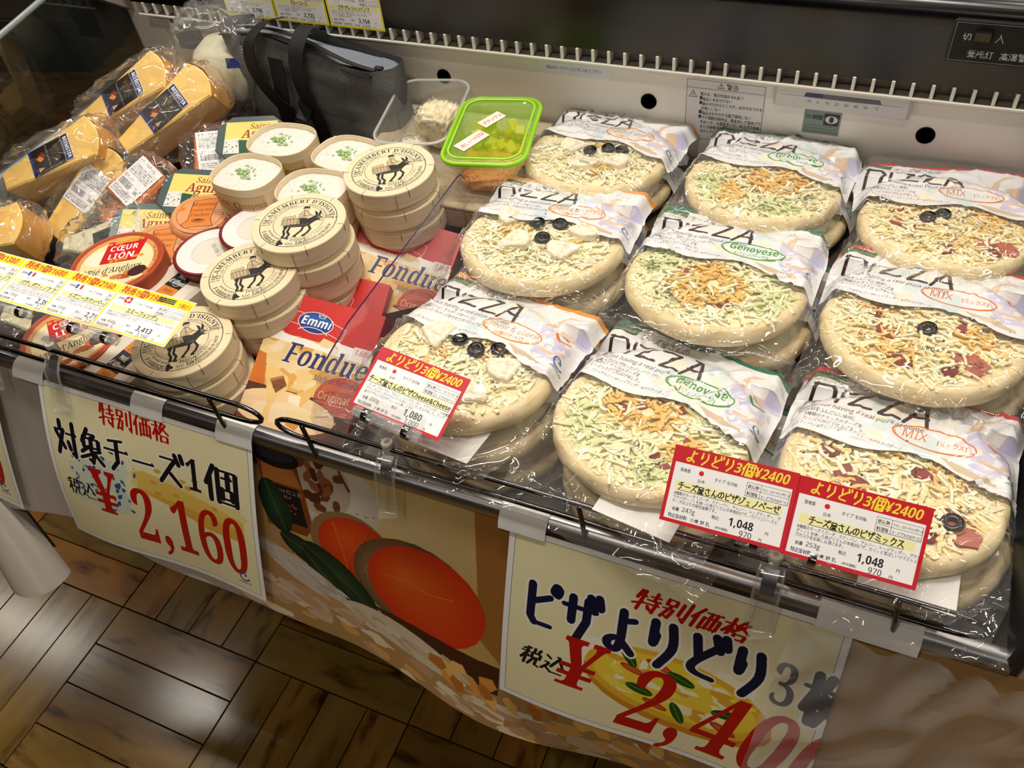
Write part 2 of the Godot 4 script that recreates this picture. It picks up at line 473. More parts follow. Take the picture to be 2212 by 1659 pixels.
# strokes of the characters that the shop's printing uses: points on a 16 x 16 grid, one word a stroke, ~ for a curve
const STROKES := """
ア 12d2a6 858b5f
イ c128 858f
ウ 8083 2327 23d3c95f
エ 33c3 838d 1ded
オ 14e4 a0af8e a41d
カ 14d4cd9d 70661f
ク 7028 63d3b94f
コ 23d3dd 1ddd
サ 04f4 4149 b1b87f
シ 2254 1648 2e9be4
ス 22c2951e 89ee
セ 05e4c8 515cee
ソ 2247 d2b93f
タ 7028 63d3b93f 57ba
チ c132 06f6 828b4f
ツ 1346 6285 d3b93f
テ 32c2 06f6 868b4f
ト 505f 56db
ナ 05f5 80893f
ニ 33c3 1ded
ノ c1a82f
ハ 522e b2fe
ヒ 313c5ede c437
フ 12d2b93f
ヘ 0a63fc
マ 13e37a 58ad
ミ 31c4 36b9 1bde
ム 712ddc a8ef
メ c12f 34dc
モ 22d2 18e8 727c9ede
ヤ 06e3b8 417f
ユ 33b39d 0ded
ヨ 23d3de 28d8 2ddd
ラ 31c1 15d5b93f
リ 3139 c1c97f
ル 414a0f 919df9
レ 313de7
ロ 232e 23d3de 2ddd
ワ 2227 22d2c94f
ン 1347 1e9be3
ー 18e8
よ ~818b6e3d3b7ade 84d3
り ~414855 ~b1c87f
と 4168 ~d34a5dde
さ 14d3 71ba ~394d9fdd
ん ~712e598a9ecef9
の ~837a4d1a2572c2e7da9e
お 14b4 ~616d3e1c48d9ec9e c1f4
や ~17b3e6da9a 83a5 416f
つ ~15a3e6dc6e
に 212f 84d4 ~8a8dee
を 13d3 ~70481b57888d ~e5886c8fdf
か ~14a4be7d 613a1e c4e8
て 13e2 ~d2767c9fdf
す 03f3 ~808a5b48879a5f
た 14a4 612f 97e7 ~8c9fef
く c138cf
し ~413c6fce
い ~233c6b ~c3e9
は 212f 74f4 ~b1bd7e7bcbfe
み ~22722d0b5aee ~d5cb8f
け 212e 74f4 ~b1b98f
ま 23d3 28d8 ~818c4e3b7bed
こ ~33c3b5 ~2a4ede
あ 13d3 ~613c6f ~b53e1b58c7ec9f
る ~32b23a69c9dd9f7d
な 13a3 611a b3e6 ~a7ad7e5cacee
ら 5191 ~343a98db9e4f
え 61a2 25b52f ~6a8a9ede
ひ ~14732a6ebcc4fa
せ 05f5 b1ba9a ~414c6eee
ふ 61a3 ~8697ba8e5d 2a1d c9fd
ち 13d3 ~6138a7dc8f4f
そ ~32c239e88b9fdf
う 51a2 ~25b5da6f
も ~717c9ede 2595 29a9
れ 313f ~15541b77a5adef
ご 33c3 2a4e
特 2016 1464 404f 0b69 83e3 b0b6 76f6 79f9 d7dfbd 9bad
別 1115 116165 1565 08685f3e 46391f a2ab e0efcd
価 4008 252f 62f2 666f 66f6ff 6eee 929e c2ce
格 0464 404f 451b 4669 a076 92d26a 84f9 8b8f 8bebef 8fef
対 4043 0474 641f 156c 85f5 d0dfbe 99ac
象 6026 52b284 3438 34d4d8 38d8 8488 681b 789c8f6e 8b0e e9aa 9aff
個 4008 252f 616f 61f1ff 6fff 84d4 b2b8 898d 89d9dd 8ddd
税 6012 0464 404f 451b 4668 9093 d0c3 8488 84e4e8 88e8 a87f c8ceff
込 80a0a2 a16a a2fa 1143 17473a0e 3c7fff
枚 0464 404f 451b 4669 9074 84f4 d46f 86ff
売 13e3 8086 36c6 1b18e8eb 6a5d1f aaaeeeec
原 11f1 212a0f 8165 656b 65d5db 68d8 6bdb 9b9f7e 6d4f cdef
産 8082 13e3 5365 b395 16f6 26290f 786a 79e9 a7af 6cdc 4fff
国 111f 11f1ff 1fff 44c4 48c8 3cdc 848c a9bb
日 313f 31c1cf 38c8 3ece
本 04f4 808f 730d 93fd 5bbb
他 4008 252f 67e5ebdc a1ab 737dfdfa
飲 4006 4066 272e5d 27575b 2959 2b5b 9075 83f3d6 b46f b7ff
物 2016 1464 404f 0b69 9075 83f3fbde b47b e47f
料 1135 6154 0666 404f 460c 466b 81a3 85a7 7bfa d0df
理 1161 1767 0d6c 414d 8189 81f1f9 85f5 89f9 b1bf 8cfc 7fff
等 3015 3262 a085 a2f2 26d6 8489 09f9 1bfb cacfad 5c7e
屋 22d2d6 26d6 22290f 48e8 785bcb bacc 8b8f 4dcd 2fff
容 8082 1513e3e5 6548 a5d8 861c 86fc 4b4f 4bcbcf 4fcf
量 3135 31d1d5 33d3 35d5 07f7 383c 38d8dc 3ada 3cdc 888f 2ded 0fff
定 8082 1513e3e5 47d7 878e 8aca 490f 2c6fff
材 0464 404f 451b 4669 74f4 d0dfbe d56d
小 808f6d 432b b4fb
麦 13e3 35d5 07f7 8087 671b 59c92f 5aff
卵 5113 131c5a 616a2f 3457 929f 92e2ebcb b4c7
乳 5011 1324 4345 7264 16664a 494f2e 0b6a a1afefeb
体 4008 252f 64f4 a0af a46c a4fc 8cdc
円 222f 22e2efbe 8288 28e8
種 6012 0464 404f 451b 4668 82f1 74f4 868b 86e6eb 88e8 8beb b1bf 8ded 7fff
類 1124 6154 0565 4047 0b6b 480f 496e 81f1 b1a3 838c 83e3ec 86e6 89e9 8cec 9d7f cdff
使 4008 252f 63f3 757a 75e5ea 7aea a0ab6f 6bff
具 313b 31c1cb 34c4 37c7 0bfb 5c1f acef
的 4113 131f 13636f 1969 1f6f a085 93f3fecd a7ca
香 b021 13e3 8087 8318 83e8 4a4f 4acacf 4ccc 4fcf
楽 8061 5157 51a1a7 54a4 57a7 1233 1537 e2c4 c7e8 0afa 888f 7a1f 9aef
頂 0161 414f2e 81f1 b1a3 838c 83e3ec 86e6 89e9 8cec 9d7f cdff
相 0464 404f 451b 4669 818f 81e1ef 85e5 8aea 8fef
性 303f 1417 5467 9176 84e4 b0bf 89e9 6fff
抜 0464 404f2e 0b69 74f4 b06f 98e86f 99ff
群 116167 0464 1767 402c 3a3f 3a6a6f 3f6f 9093 e0d3 84f4 87f7 7bfb b3bf
警 0161 2003 5003 046468 3548 9074 83f3 d379 85f9 2aea 4cbc 4d4f 4dbdbf 4fbf
告 3033 23d3 8087 07f7 3a3f 3acacf 3fcf
切 0676 313c6b 82f2fecd b26f
入 5080830f 83ff
蛍 3054 8083 d0b3 1715e5e7 474b 47c7cb 4bcb 858e 1eee bcef
光 8086 2145 d1b5 07f7 671b0f a7aeeefb
灯 1437 6557 404a0f 4a6f 82f2 c2cfae
高 8082 03f3 4548 45b5b8 48b8 1a1f 1aeaefce 5c5e 5cbcbe 5ebe
温 1133 0527 0f39 6166 61d1d6 64d4 66d6 686e 68e8ee 989e b8be 4efe
報 0262 4047 0464 1757 0a6a 414f 818f 81e1e5c5 88e86f 88ff
商 8082 03f3 5355 b3a5 161f 16e6efce 6879 a8b9 5b5e 5bbbbe 5ebe
品 4146 41b1b6 46b6 0a0f 0a6a6f 0f6f 9a9f 9afaff 9fff
下 02f2 828f 95d9
用 222a0f 22e2efbe 25e5 2aea 828f
機 0464 404f 451b 8074 e0d4 78f8 a0bbff d97f 7a5f
器 1115 116165 1565 9195 91f1f5 95f5 07f7 870b 1b1f 1b6b6f 1f6f 9b9f 9bfbff 9fff
電 21d1 1514e4e6 8187 4355 a3b5 383d 38d8dd 3dbd 878eeeec
火 2447 d4b7 80850f 85ff
水 808f6d 15550d d396 86fe
冷 1133 0f48 a065 a0f5 86c6 79e9cd a9af
蔵 12e2 5054 a0a4 26f6 26290f 585f 5898 5b9b 5f9f b5cbff e8af
仕 4008 252f 65f5 a0ae 7ede
上 808e 87d7 0efe
素 22d2 8088 35c5 08f8 695bab a84d 8b8f 5d3f bddf
作 4008 252f 9066 83f3 a3af a7e7 abeb
活 1133 0527 0f39 e182 65f5 a1a9 797f 79e9ef 7fef
注 1133 0527 0f39 9193 64e4 69e9 a4ae 5efe
意 8082 23d3 06f6 474b 47c7cb 49c9 4bcb 2c1f 5c6fbfbd dcff
新 3033 0262 1314 5345 0666 0a6a 464f 4a0d 4b6d f091 818b6f 86f6 c6cf
鮮 4015 2264 1416 1469 6469 1969 1767 0f2d 4d6f 9093 e0d3 84f4 87f7 7bfb b3bf
正 12e2 828e 89d9 474e 0efe
き 23c2 27d6 71b9 ~4b4eae
ろ ~32b23a78c8da7f
ぬ 315d ~b13e1b58c7ec9f
・ 7688
元 32c2 07f7 671b0f a7aeeefb
名 7028 63d3b93f 4b4f 4bcbcf 4fcf
大 05f5 80850f 85ff
人 80860f 86ff
山 808e 262eeee6
口 232d 23d3dd 2ddd
中 242a 24d4da 2ada 808f
方 8083 03f3 63581f 68d8cfad
味 131b 13535b 1b5b 83e3 68f8 b0bf b86e b8fe
成 14f4 24290f 28787c5d a0bbff e86e
向 8062 232f 23e3efce 585c 58b8bc 5cbc
番 c021 14e4 8088 841a 84ea 3a3f 3adadf 3cdc 3fdf 8a8f
効 4043 0373 2516 5566 260f 167d 85f5efcd b06f
場 0464 414c 0c6b 8186 81e1e6 84e4 86e6 78f8 897b eaefce
羊 4063 b083 14e4 38c8 0cfc 848f
合 8007 80f7 57b7 3a3f 3acacf 3fcf
地 0464 414c 0c6b 88f6fbdc b1bc 848eeeec
め 335c ~b13e1b58c7ec9f
ホ 14e4 808f6e 561c a7fc
、 3c5f
。 ~3c5d4f2e3c
（ ~c07583cf
） ~307c7a3f
「 c0606a
」 9f9a
"""
func learn_strokes() -> void:
	for l in STROKES.split("\n", false):
		var k := l.find(" ")
		Pad.G[l.left(k)] = l.substr(k + 1)

# ---------------------------------------------------------------- printed artwork
const INK := Color(0.09, 0.09, 0.12)
const SERIF := "Droid Serif/b"
const SANS := "Droid Sans/b"
var rng := RandomNumberGenerator.new()
func V(x: float, y: float) -> Vector2: return Vector2(x, y)
func blob(p: Pad, c: Vector2, rx: float, ry: float, col: Color, n := 11, jag := 0.25, rot := 0.0) -> void:
	var pts := []
	for i in n:
		var k := 1.0 + rng.randf_range(-jag, jag)
		pts.append(c + Vector2(cos(TAU * i / n) * rx * k, sin(TAU * i / n) * ry * k).rotated(rot))
	p.poly(pts, col)
func c_mark(p: Pad, x: float, y: float, s: float, word := true) -> void:
	var b := Color(0.08, 0.33, 0.6)
	var pts := Pad.smooth([V(0.62, 0.36), V(0.72, 0.3), V(0.62, 0.12), V(0.36, 0.1), V(0.18, 0.36), V(0.24, 0.66), V(0.5, 0.82), V(0.84, 0.74), V(0.96, 0.6)], 5)
	var q := []
	for v in pts: q.append(V(x, y) + v * s)
	p.line(q, s * 0.13, b)
	if word: p.text("CHESCO", x + s * 0.55, y + s * 1.12, s * 0.24, INK, SERIF, 0.5, 1.15)
func tone_ell(p: Pad, c: Vector2, rx: float, ry: float, a: Color, b: Color, off := Vector2.ZERO, rot := 0.0) -> void:
	for k in 14:
		var t := k / 13.0
		p.ell(c + off * t, rx * (1.0 - t * 0.9), ry * (1.0 - t * 0.9), a.lerp(b, t), rot)
func art_sign(kind: int) -> Texture2D:
	var p := Pad.new(1024, 712, 310, Color(0.93, 0.93, 0.94))
	var cream := Color(0.93, 0.905, 0.745)
	p.rect(6, 6, 298, 203.5, cream); p.frame(6, 6, 298, 203.5, 0.5, Color(0.25, 0.3, 0.3))
	var red := Color(0.72, 0.08, 0.06)
	if kind == 0:
		rng.seed = 4
		for k in 46:
			var c := V(rng.randf_range(38, 118), rng.randf_range(84, 150))
			blob(p, c, 12, 9, Color(0.78, 0.85, 0.82).lerp(cream, rng.randf() * 0.5), 9, 0.3)
		for k in 40: blob(p, V(rng.randf_range(140, 290), 96 + rng.randf_range(-10, 10)), 12, 8, Color(0.91, 0.83, 0.55).lerp(cream, rng.randf() * 0.6), 9, 0.3)
		p.poly([V(132, 84), V(150, 78), V(290, 106), V(290, 128), V(250, 132), V(136, 108), V(141, 98)], Color(0.9, 0.76, 0.38))
		p.poly([V(138, 104), V(290, 122), V(290, 136), V(240, 136)], Color(0.87, 0.69, 0.28))
		for k in 9: blob(p, V(rng.randf_range(160, 280), rng.randf_range(70, 128)), 5, 3, Color(0.85, 0.66, 0.26), 9, 0.2)
		for k in 70:
			var c := V(78 + rng.randfn() * 26, 112 + rng.randfn() * 20)
			blob(p, c, rng.randf_range(0.8, 4.5), rng.randf_range(0.8, 3.2), Color(0.16, 0.33, 0.56), 8, 0.5, rng.randf() * 3)
		p.text("特別価格", 92, 30, 26, red, SERIF, 0, 1.0, 0, 0.13, 0.5)
		for o in [[1.5, 1.2, cream.lerp(Color.WHITE, 0.5), 0.2], [0, 0, INK, 0.15]]:
			p.text("対象チーズ", 14 + o[0] * 0, 84, 45, o[2], SERIF, 0, 0.88, 0, o[3], 0.42 if o[3] < 0.18 else 0.8)
			p.text("1", 214, 84, 58, o[2], SERIF, 0, 0.7); p.text("個", 240, 84, 48, o[2], SERIF, 0, 0.98, 0, o[3], 0.42 if o[3] < 0.18 else 0.8)
		p.text("税込", 18, 142, 24, INK, SERIF, 0, 1.0, 0, 0.12, 0.5)
		p.text("¥", 62, 158, 88, red, SERIF, 0, 0.86)
		p.text("2,160", 122, 186, 112, red, SERIF, 0, 0.6)
		c_mark(p, 272, 182, 16)
	else:
		rng.seed = 9
		for k in 26: blob(p, V(rng.randf_range(90, 250), rng.randf_range(96, 150)), 14, 9, Color(0.96, 0.945, 0.85), 9, 0.3)
		var M := p.T
		p.T = M * Transform2D(0.1, V(178, 132))
		p.ell(V(2, 6), 92, 44, Color(0.8, 0.55, 0.15)); p.ell(V(0, 0), 90, 42, Color(0.9, 0.7, 0.2)); p.ell(V(-2, -1), 80, 35, Color(0.93, 0.82, 0.25))
		for k in 40: blob(p, V(rng.randf_range(-66, 62), rng.randf_range(-26, 24)), rng.randf_range(4, 13), rng.randf_range(3, 7), [Color(0.97, 0.93, 0.75), Color(0.95, 0.87, 0.35), Color(0.88, 0.66, 0.2), Color(0.96, 0.95, 0.86)][k % 4], 9, 0.35)
		for q in [[-20, -24, 14, 4], [52, 22, 13, 5], [-44, -8, 12, 4], [-14, 26, 13, 4]]: p.ell(V(q[0], q[1]), q[2], q[3], Color(0.66, 0.2, 0.1), 0.2); p.ell(V(q[0], q[1]), q[2] * 0.8, q[3] * 0.7, Color(0.8, 0.36, 0.2), 0.2)
		for q in [[-50, -22, 0.9], [2, -18, 0.2], [-32, 14, 0.1], [8, 26, 1.0], [50, 2, -0.3]]:
			p.ell(V(q[0], q[1]), 14, 5.5, Color(0.13, 0.3, 0.08), q[2]); p.line([V(q[0], q[1]) + Vector2(-13, 0).rotated(q[2]), V(q[0], q[1]) + Vector2(13, 0).rotated(q[2])], 0.7, Color(0.5, 0.62, 0.3))
		p.T = M
		p.text("特別価格", 122, 46, 24, red, SERIF, 0, 1.12, 0.35, 0.14, 0.55)
		var navy := Color(0.07, 0.09, 0.22)
		for o in [[Color(0.95, 0.95, 0.9), 0.24], [navy, 0.155]]:
			p.text("ピザよりどり", 20, 102, 58, o[0], SERIF, 0, 0.68, 0, o[1], 0.62)
			p.text("3", 258, 102, 68, o[0], SERIF, 0, 0.6); p.text("枚", 284, 106, 60, o[0], SERIF, 0, 0.62, 0, o[1], 0.5)
		p.text("税込", 18, 158, 25, INK, SERIF, 0, 1.0, 0.25, 0.13, 0.6)
		p.text("¥", 52, 170, 92, red, SERIF, 0, 0.9, 0.25)
		p.text("2,400", 122, 200, 122, red, SERIF, 0, 0.66, 0.25)
	return p.tex()
# the small shop cards; d: border, head, head colour, flag, name, body lines, weight, price, price before tax
func art_card(d: Dictionary) -> Texture2D:
	var p := Pad.new(640, 408, 98, Color(0.95, 0.95, 0.96))
	var bd: Color = d.border
	p.rect(0, 0, 98, 62.5, bd); p.rect(3, 13.5, 92, 46, Color(0.955, 0.955, 0.965))
	p.text(d.head, 4 if d.has("small") else 9, 11, 11.0 if not d.has("small") else 10.5, d.ink, SANS, 0, d.get("hx", 0.9), 0.18, 0.115)
	if d.has("small"): p.text("（税込）", 78, 11, 6, d.ink, SANS, 0, 0.8, 0.18, 0.1)
	if d.has("struck"):
		for k in 3: p.line([V(54, 5 + k * 2.2), V(74, 4.5 + k * 2.4)], 1.6, INK)
	p.text("原産国", 8, 20, 3, INK, SANS, 0, 0.9)
	match d.flag:
		"jp": p.disc(V(25, 18.5), 2, Color(0.82, 0.1, 0.15)); p.text("日本", 23, 26, 3, INK)
		"fr":
			p.rect(17, 15.5, 3, 6, Color(0.1, 0.3, 0.65)); p.rect(23, 15.5, 3, 6, Color(0.75, 0.12, 0.2)); p.text("フランス", 17, 25, 2, INK)
		"ch":
			p.rect(17, 15, 8.5, 8, Color(0.8, 0.1, 0.18)); p.rect(20.4, 16.4, 1.7, 5.2, Color.WHITE); p.rect(18.6, 18.2, 5.2, 1.7, Color.WHITE); p.text("スイス", 17, 26, 2, INK)
	p.text("タイプ その他", 36, 22, 3.2, INK, SANS, 0, 0.9)
	p.frame(61, 16, 33, 11, 0.25, INK); p.rect(61, 21.4, 33, 0.25, INK); p.rect(72, 16, 0.25, 11, INK)
	p.text("飲み物", 62, 20.4, 3.2, INK, SANS, 0, 0.9); p.text("料理等", 62, 26, 3.2, INK, SANS, 0, 0.9)
	p.text("ワイン、スパークリングビール", 73, 20.3, 2.6, INK, SANS, 0, 0.58, 0, 0.07); p.text("オードブルやおやつに", 73, 26, 2.8, INK, SANS, 0, 0.74, 0, 0.07)
	p.rect(7, 28, 84, 7.5, Color(0.96, 0.945, 0.7))
	var nw := p.width(d.name, 6.4, SANS, 0.84)
	p.text(d.name, 49, 34.2, 6.4, INK, SANS, 0.5, 0.84, 0, 0.12); p.rect(49 - nw / 2, 35.2, nw, 0.4, INK)
	for i in d.body.size(): p.text(d.body[i], 7, 39.4 + i * 3.3, 2.9, INK, SANS, 0, 0.92, 0, 0.07)
	p.text("容量", 8, 52, 3, INK); p.text(d.weight, 16, 52, 5, INK, "Droid Sans")
	p.text("税込", 40, 51, 3, INK)
	p.text(d.price, 73, 53, 9, INK, SANS, 1.0, 0.88); p.text("円", 82, 53, 3, INK)
	p.text("特定原材料", 6, 58, 3.6, INK, SANS, 0, 0.86); p.text(d.get("allergen", "小麦 卵 乳"), 24, 58, 3.6, INK); p.text("[本体価格]", 44, 58, 2.3, INK)
	p.text(d.net, 73, 59.2, 6.4, INK, "Droid Sans", 1.0, 0.95); p.text("円", 78, 59, 3, INK)
	if d.has("small"): p.frame(0, 0, 98, 62.5, 1.0, Color(0.96, 0.96, 0.96))
	return p.tex()
# the printed back half of a pizza bag: 220 x 125 mm, the front edge wavy
func art_bag(kind: int) -> Texture2D:
	var p := Pad.new(1024, 582, 220, Color(0.93, 0.93, 0.95, 0))
	rng.seed = 30 + kind
	var top: Color = [Color(0.9, 0.58, 0.12), Color(0.04, 0.42, 0.32), Color(0.8, 0.06, 0.12)][kind]
	var ac: Color = [Color(0.83, 0.52, 0.12), Color(0.25, 0.56, 0.18), Color(0.84, 0.44, 0.12)][kind]
	var edge := [V(0, 0)]
	for i in 23:
		var x := i * 10.0
		edge.append(V(x, 92 + 5 * sin(x * 0.028 + 0.4) + 16 * smoothstep(110, 200, x) - 3 * sin(x * 0.06)))
	edge.append(V(220, 0)); edge.reverse()
	p.poly(edge, Color(0.91, 0.91, 0.925))
	for k in 34: blob(p, V(rng.randf_range(84, 150), rng.randf_range(24, 82)), 11, 8, Color(0.91, 0.91, 0.925).lerp([Color(0.78, 0.86, 0.88), Color(0.95, 0.91, 0.82), Color(0.84, 0.88, 0.95)][k % 3], 0.35 + rng.randf() * 0.4), 10, 0.3)
	p.poly([V(0, 0), V(220, 0), V(220, 7), V(150, 5), V(110, 9), V(60, 5), V(0, 8)], top)
	p.poly([V(4, 6), V(44, 8), V(42, 17), V(20, 14), V(4, 17)], Color(0.07, 0.29, 0.16)); p.text("Cheese Selection", 8, 13.5, 4.6, Color(0.75, 0.8, 0.5), "Droid Serif")
	p.text("チーズ屋さんの", 46, 20, 10, Color(0.2, 0.12, 0.12), SERIF, 0, 0.86, 0.1, 0.07)
	var br := Color(0.17, 0.08, 0.09)
	var pz := [[[V(17, 24), V(11, 54)], [V(14, 25), V(33, 24), V(38, 32), V(31, 41), V(14, 42)]], [[V(46, 28), V(42, 50)]], [[V(52, 29), V(74, 28), V(55, 49), V(76, 48)]], [[V(80, 29), V(102, 29), V(84, 50), V(104, 50)]], [[V(124, 28), V(108, 52)], [V(118, 26), V(126, 28), V(130, 53)], [V(113, 42), V(130, 43)]]]
	for g in pz:
		for s in g: p.line(s, 3.9, br, 0.8)
	p.text("why not having a real pizza at home", 12, 60, 7, Color(0.25, 0.2, 0.22), "Droid Sans", 0, 1.02, 0.25)
	var body := ["6種類のナチュラルチーズをベースに", "カマンベールチーズをのせて作り仕上げました。", ""] if kind == 0 else ["新鮮なバジルで作ったジェノベーゼに", "5種類のナチュラルチーズを", "たっぷりかけて仕上げました。"] if kind == 1 else ["素材をふんだんに使用し、", "5種類のナチュラルチーズを", "たっぷりかけて仕上げました。"]
	for i in 3: p.text(body[i], 16, 68 + i * 6.4, 5, Color(0.22, 0.18, 0.2), SERIF, 0, 0.9, 0.1, 0.075)
	p.text("○ステッペン ○サムソー ○レッドチェダー ○グラナパダーノ".replace("○", "o"), 8, 88, 4.4, Color(0.25, 0.22, 0.25), SERIF, 0, 0.9, 0.1, 0.07)
	# the chef, a small watercolour: raised arm, head with tall cap, white jacket, crossed arm, board
	var skin := Color(0.88, 0.77, 0.68); var jk := Color(0.82, 0.81, 0.9)
	p.poly([V(166, 44), V(172, 26), V(182, 16), V(196, 15), V(180, 22), V(178, 34), V(174, 48)], skin)
	p.poly([V(164, 44), V(176, 42), V(186, 52), V(204, 54), V(211, 64), V(206, 90), V(180, 92), V(172, 78)], jk)
	for k in 16: blob(p, V(rng.randf_range(174, 206), rng.randf_range(56, 88)), 5, 4, [Color(0.91, 0.9, 0.92), Color(0.78, 0.77, 0.9), Color(0.93, 0.91, 0.88)][k % 3], 9, 0.3)
	p.poly([V(184, 38), V(195, 33), V(205, 40), V(202, 49), V(190, 50)], skin); p.line([V(186, 41), V(183, 44), V(187, 46)], 1.2, skin)
	p.line([V(189, 46), V(194, 49), V(200, 49)], 1.6, Color(0.62, 0.47, 0.38)); p.disc(V(191, 40.5), 0.7, INK)
	p.poly([V(197, 34), V(204, 28), V(217, 30), V(219, 38), V(210, 42), V(204, 41)], Color(0.78, 0.77, 0.88))
	p.line([V(187, 51), V(193, 57), V(204, 52)], 3.2, [Color(0.86, 0.42, 0.1), Color(0.2, 0.55, 0.32), Color(0.82, 0.15, 0.25)][kind])
	p.line([V(208, 74), V(196, 80), V(180, 76)], 4.5, skin)
	p.poly([V(144, 82), V(170, 88), V(196, 98), V(196, 102), V(160, 94)], Color(0.82, 0.74, 0.64))
	var nm: String = ["cheese & cheese", "Genovese", "MIX"][kind]; var sub: String = ["[6種のチーズ]", "[ジェノベーゼ]", "[ミックス]"][kind]
	p.ring(V(138, 66), 38, 12.5, 1.5, ac, 0.03)
	p.ring(V(139, 67), 37, 12, 0.9, ac, 0.05, 0.3, 3.2)
	if kind == 2: p.text(nm, 108, 70, 14, ac, "Droid Sans", 0, 0.95, 0.12); p.text(sub, 141, 70, 7, ac, SERIF, 0, 0.8, 0.1, 0.09)
	else:
		p.text(nm, 138, 67, 10.5 if kind == 0 else 13.5, ac, "Droid Sans/b" if kind == 1 else "Droid Sans", 0.5, 0.92, 0.12); p.text(sub, 138, 75.5, 6.6, ac, SERIF, 0.5, 0.9, 0, 0.08)
	c_mark(p, 203, 82, 11)
	return p.tex()
func art_camembert() -> Texture2D:
	var p := Pad.new(768, 768, 116, Color(0.91, 0.845, 0.71))
	rng.seed = 5
	for k in 150:
		var y := rng.randf_range(0, 116)
		p.rect(0, y, 116, rng.randf_range(0.2, 1.0), Color(0.91, 0.845, 0.71).lerp([Color(0.94, 0.89, 0.77), Color(0.86, 0.78, 0.62)][k % 2], rng.randf() * 0.7))
	var c := V(58, 58)
	p.ring(c, 47.5, 47.5, 0.9, INK); p.ring(c, 31, 31, 0.5, INK)
	p.arc("CAMEMBERT D'ISIGNY", c, 38, -1.571, 9.3, INK, SERIF)
	p.arc("AU LAIT DE FERMES", c, 33, -2.42, 3.8, INK, "Droid Sans/b", false, 1.25); p.arc("SÉLECTIONNÉES", c, 33, -0.72, 3.8, INK, "Droid Sans/b", false, 1.35)
	p.arc("FABRIQUÉ", c, 45, 2.42, 7.2, INK, SERIF, true); p.arc("AFFINÉ DANS", c, 37.5, 2.42, 4.0, INK, "Droid Sans/b", true, 1.15)
	p.arc("À ISIGNY-SUR-MER", c, 43, 0.82, 5.2, INK, SERIF, true); p.arc("NOS CAVES", c, 36.5, 0.82, 4.4, INK, "Droid Sans", true, 1.5)
	p.arc("TRANSFORMÉ DANS ISIGNY", c, 45.9, 2.3, 1.8, INK, SANS, true); p.arc("14230 ISIGNY-SUR-MER - FRANCE", c, 45.9, 0.82, 2.0, INK, SANS, true)
	p.text("250g", 90, 56, 6, INK, SERIF, 0, 0.9); p.text("Poids net", 90, 50.5, 2.6, INK, SERIF); p.text("e", 103, 57, 6, INK, "Droid Sans")
	p.text("45%", 13, 56, 4.6, INK, SANS); p.text("MAT.GR.", 12, 60, 3, INK, SANS); p.text("Lait cru", 12, 51.5, 2.8, INK, SERIF)
	p.text("Isigny", 52, 95, 7.4, INK, "Droid Serif", 0, 1.0, 0.2); p.text("Ste Mère", 47, 102, 7, INK, "Droid Serif", 0, 1.0, 0.2); p.line([V(50, 104), V(74, 101)], 0.5, INK)
	blob(p, V(41, 97), 4.5, 4.5, INK, 12, 0.5)
	# donkey with panniers and a rider, in black line
	var dk := Color(0.13, 0.12, 0.12)
	p.poly([V(44, 51), V(60, 50), V(70, 53), V(75, 50), V(80, 46), V(84, 49), V(89, 55), V(87, 59), V(81, 58), V(77, 61), V(73, 66), V(68, 69), V(52, 68), V(45, 66), V(41, 70), V(40, 58)], dk)
	for q in [[V(45, 66), V(42, 74), V(44, 81), V(42, 87)], [V(49, 67), V(47, 76), V(50, 82), V(47, 89)], [V(66, 67), V(64, 76), V(58, 84), V(56, 86)], [V(71, 65), V(75, 74), V(72, 81), V(67, 86)]]: p.line(q, 3.0, dk); p.line([q[3], q[3] + V(2.6, 0.8)], 2.2, dk)
	p.poly([V(78, 48), V(76, 38), V(80, 42), V(81, 47)], dk); p.poly([V(81, 47), V(83, 37), V(85, 43), V(84, 49)], dk)
	p.ell(V(86.5, 56), 2.6, 2.2, Color(0.84, 0.76, 0.62)); p.disc(V(83, 51), 0.7, Color(0.85, 0.78, 0.66))
	for q in 6: p.line([V(80, 48 + q), V(86, 50 + q * 1.2)], 0.25, Color(0.8, 0.72, 0.6))
	p.poly([V(36, 52), V(58, 50), V(60, 62), V(38, 64)], Color(0.8, 0.72, 0.57)); p.frame(37, 51, 21, 12, 0.5, dk)
	for k in 5: p.line([V(37, 52.5 + k * 2.6), V(59, 51.5 + k * 2.6)], 0.4, dk); p.line([V(39 + k * 4.2, 51), V(40 + k * 4.2, 64)], 0.4, dk)
	for k in 3: p.ell(V(40 + k * 5.5, 48.5 - k * 0.6), 2.4, 3, Color(0.8, 0.72, 0.57)); p.ring(V(40 + k * 5.5, 48.5 - k * 0.6), 2.4, 3, 0.4, dk)
	p.poly([V(57, 51), V(58, 42), V(62, 37), V(67, 38), V(70, 44), V(74, 48), V(70, 51)], Color(0.8, 0.72, 0.57))
	for q in [[V(57, 51), V(58, 42), V(62, 37), V(67, 38), V(70, 44), V(76, 49)], [V(60, 44), V(66, 47), V(72, 47)], [V(63, 38), V(64, 48)], [V(59, 48), V(68, 51)]]: p.line(q, 0.7, dk)
	p.disc(V(65, 33), 3.6, Color(0.8, 0.72, 0.57)); p.ring(V(65, 33), 3.6, 3.6, 0.5, dk); p.poly([V(60, 32), V(62, 28), V(68, 28), V(69, 32)], dk)
	for k in 14: p.line([V(46 + k * 1.9, 66), V(47 + k * 1.9, 62 + (k % 3))], 0.3, Color(0.75, 0.67, 0.53))
	return p.tex()
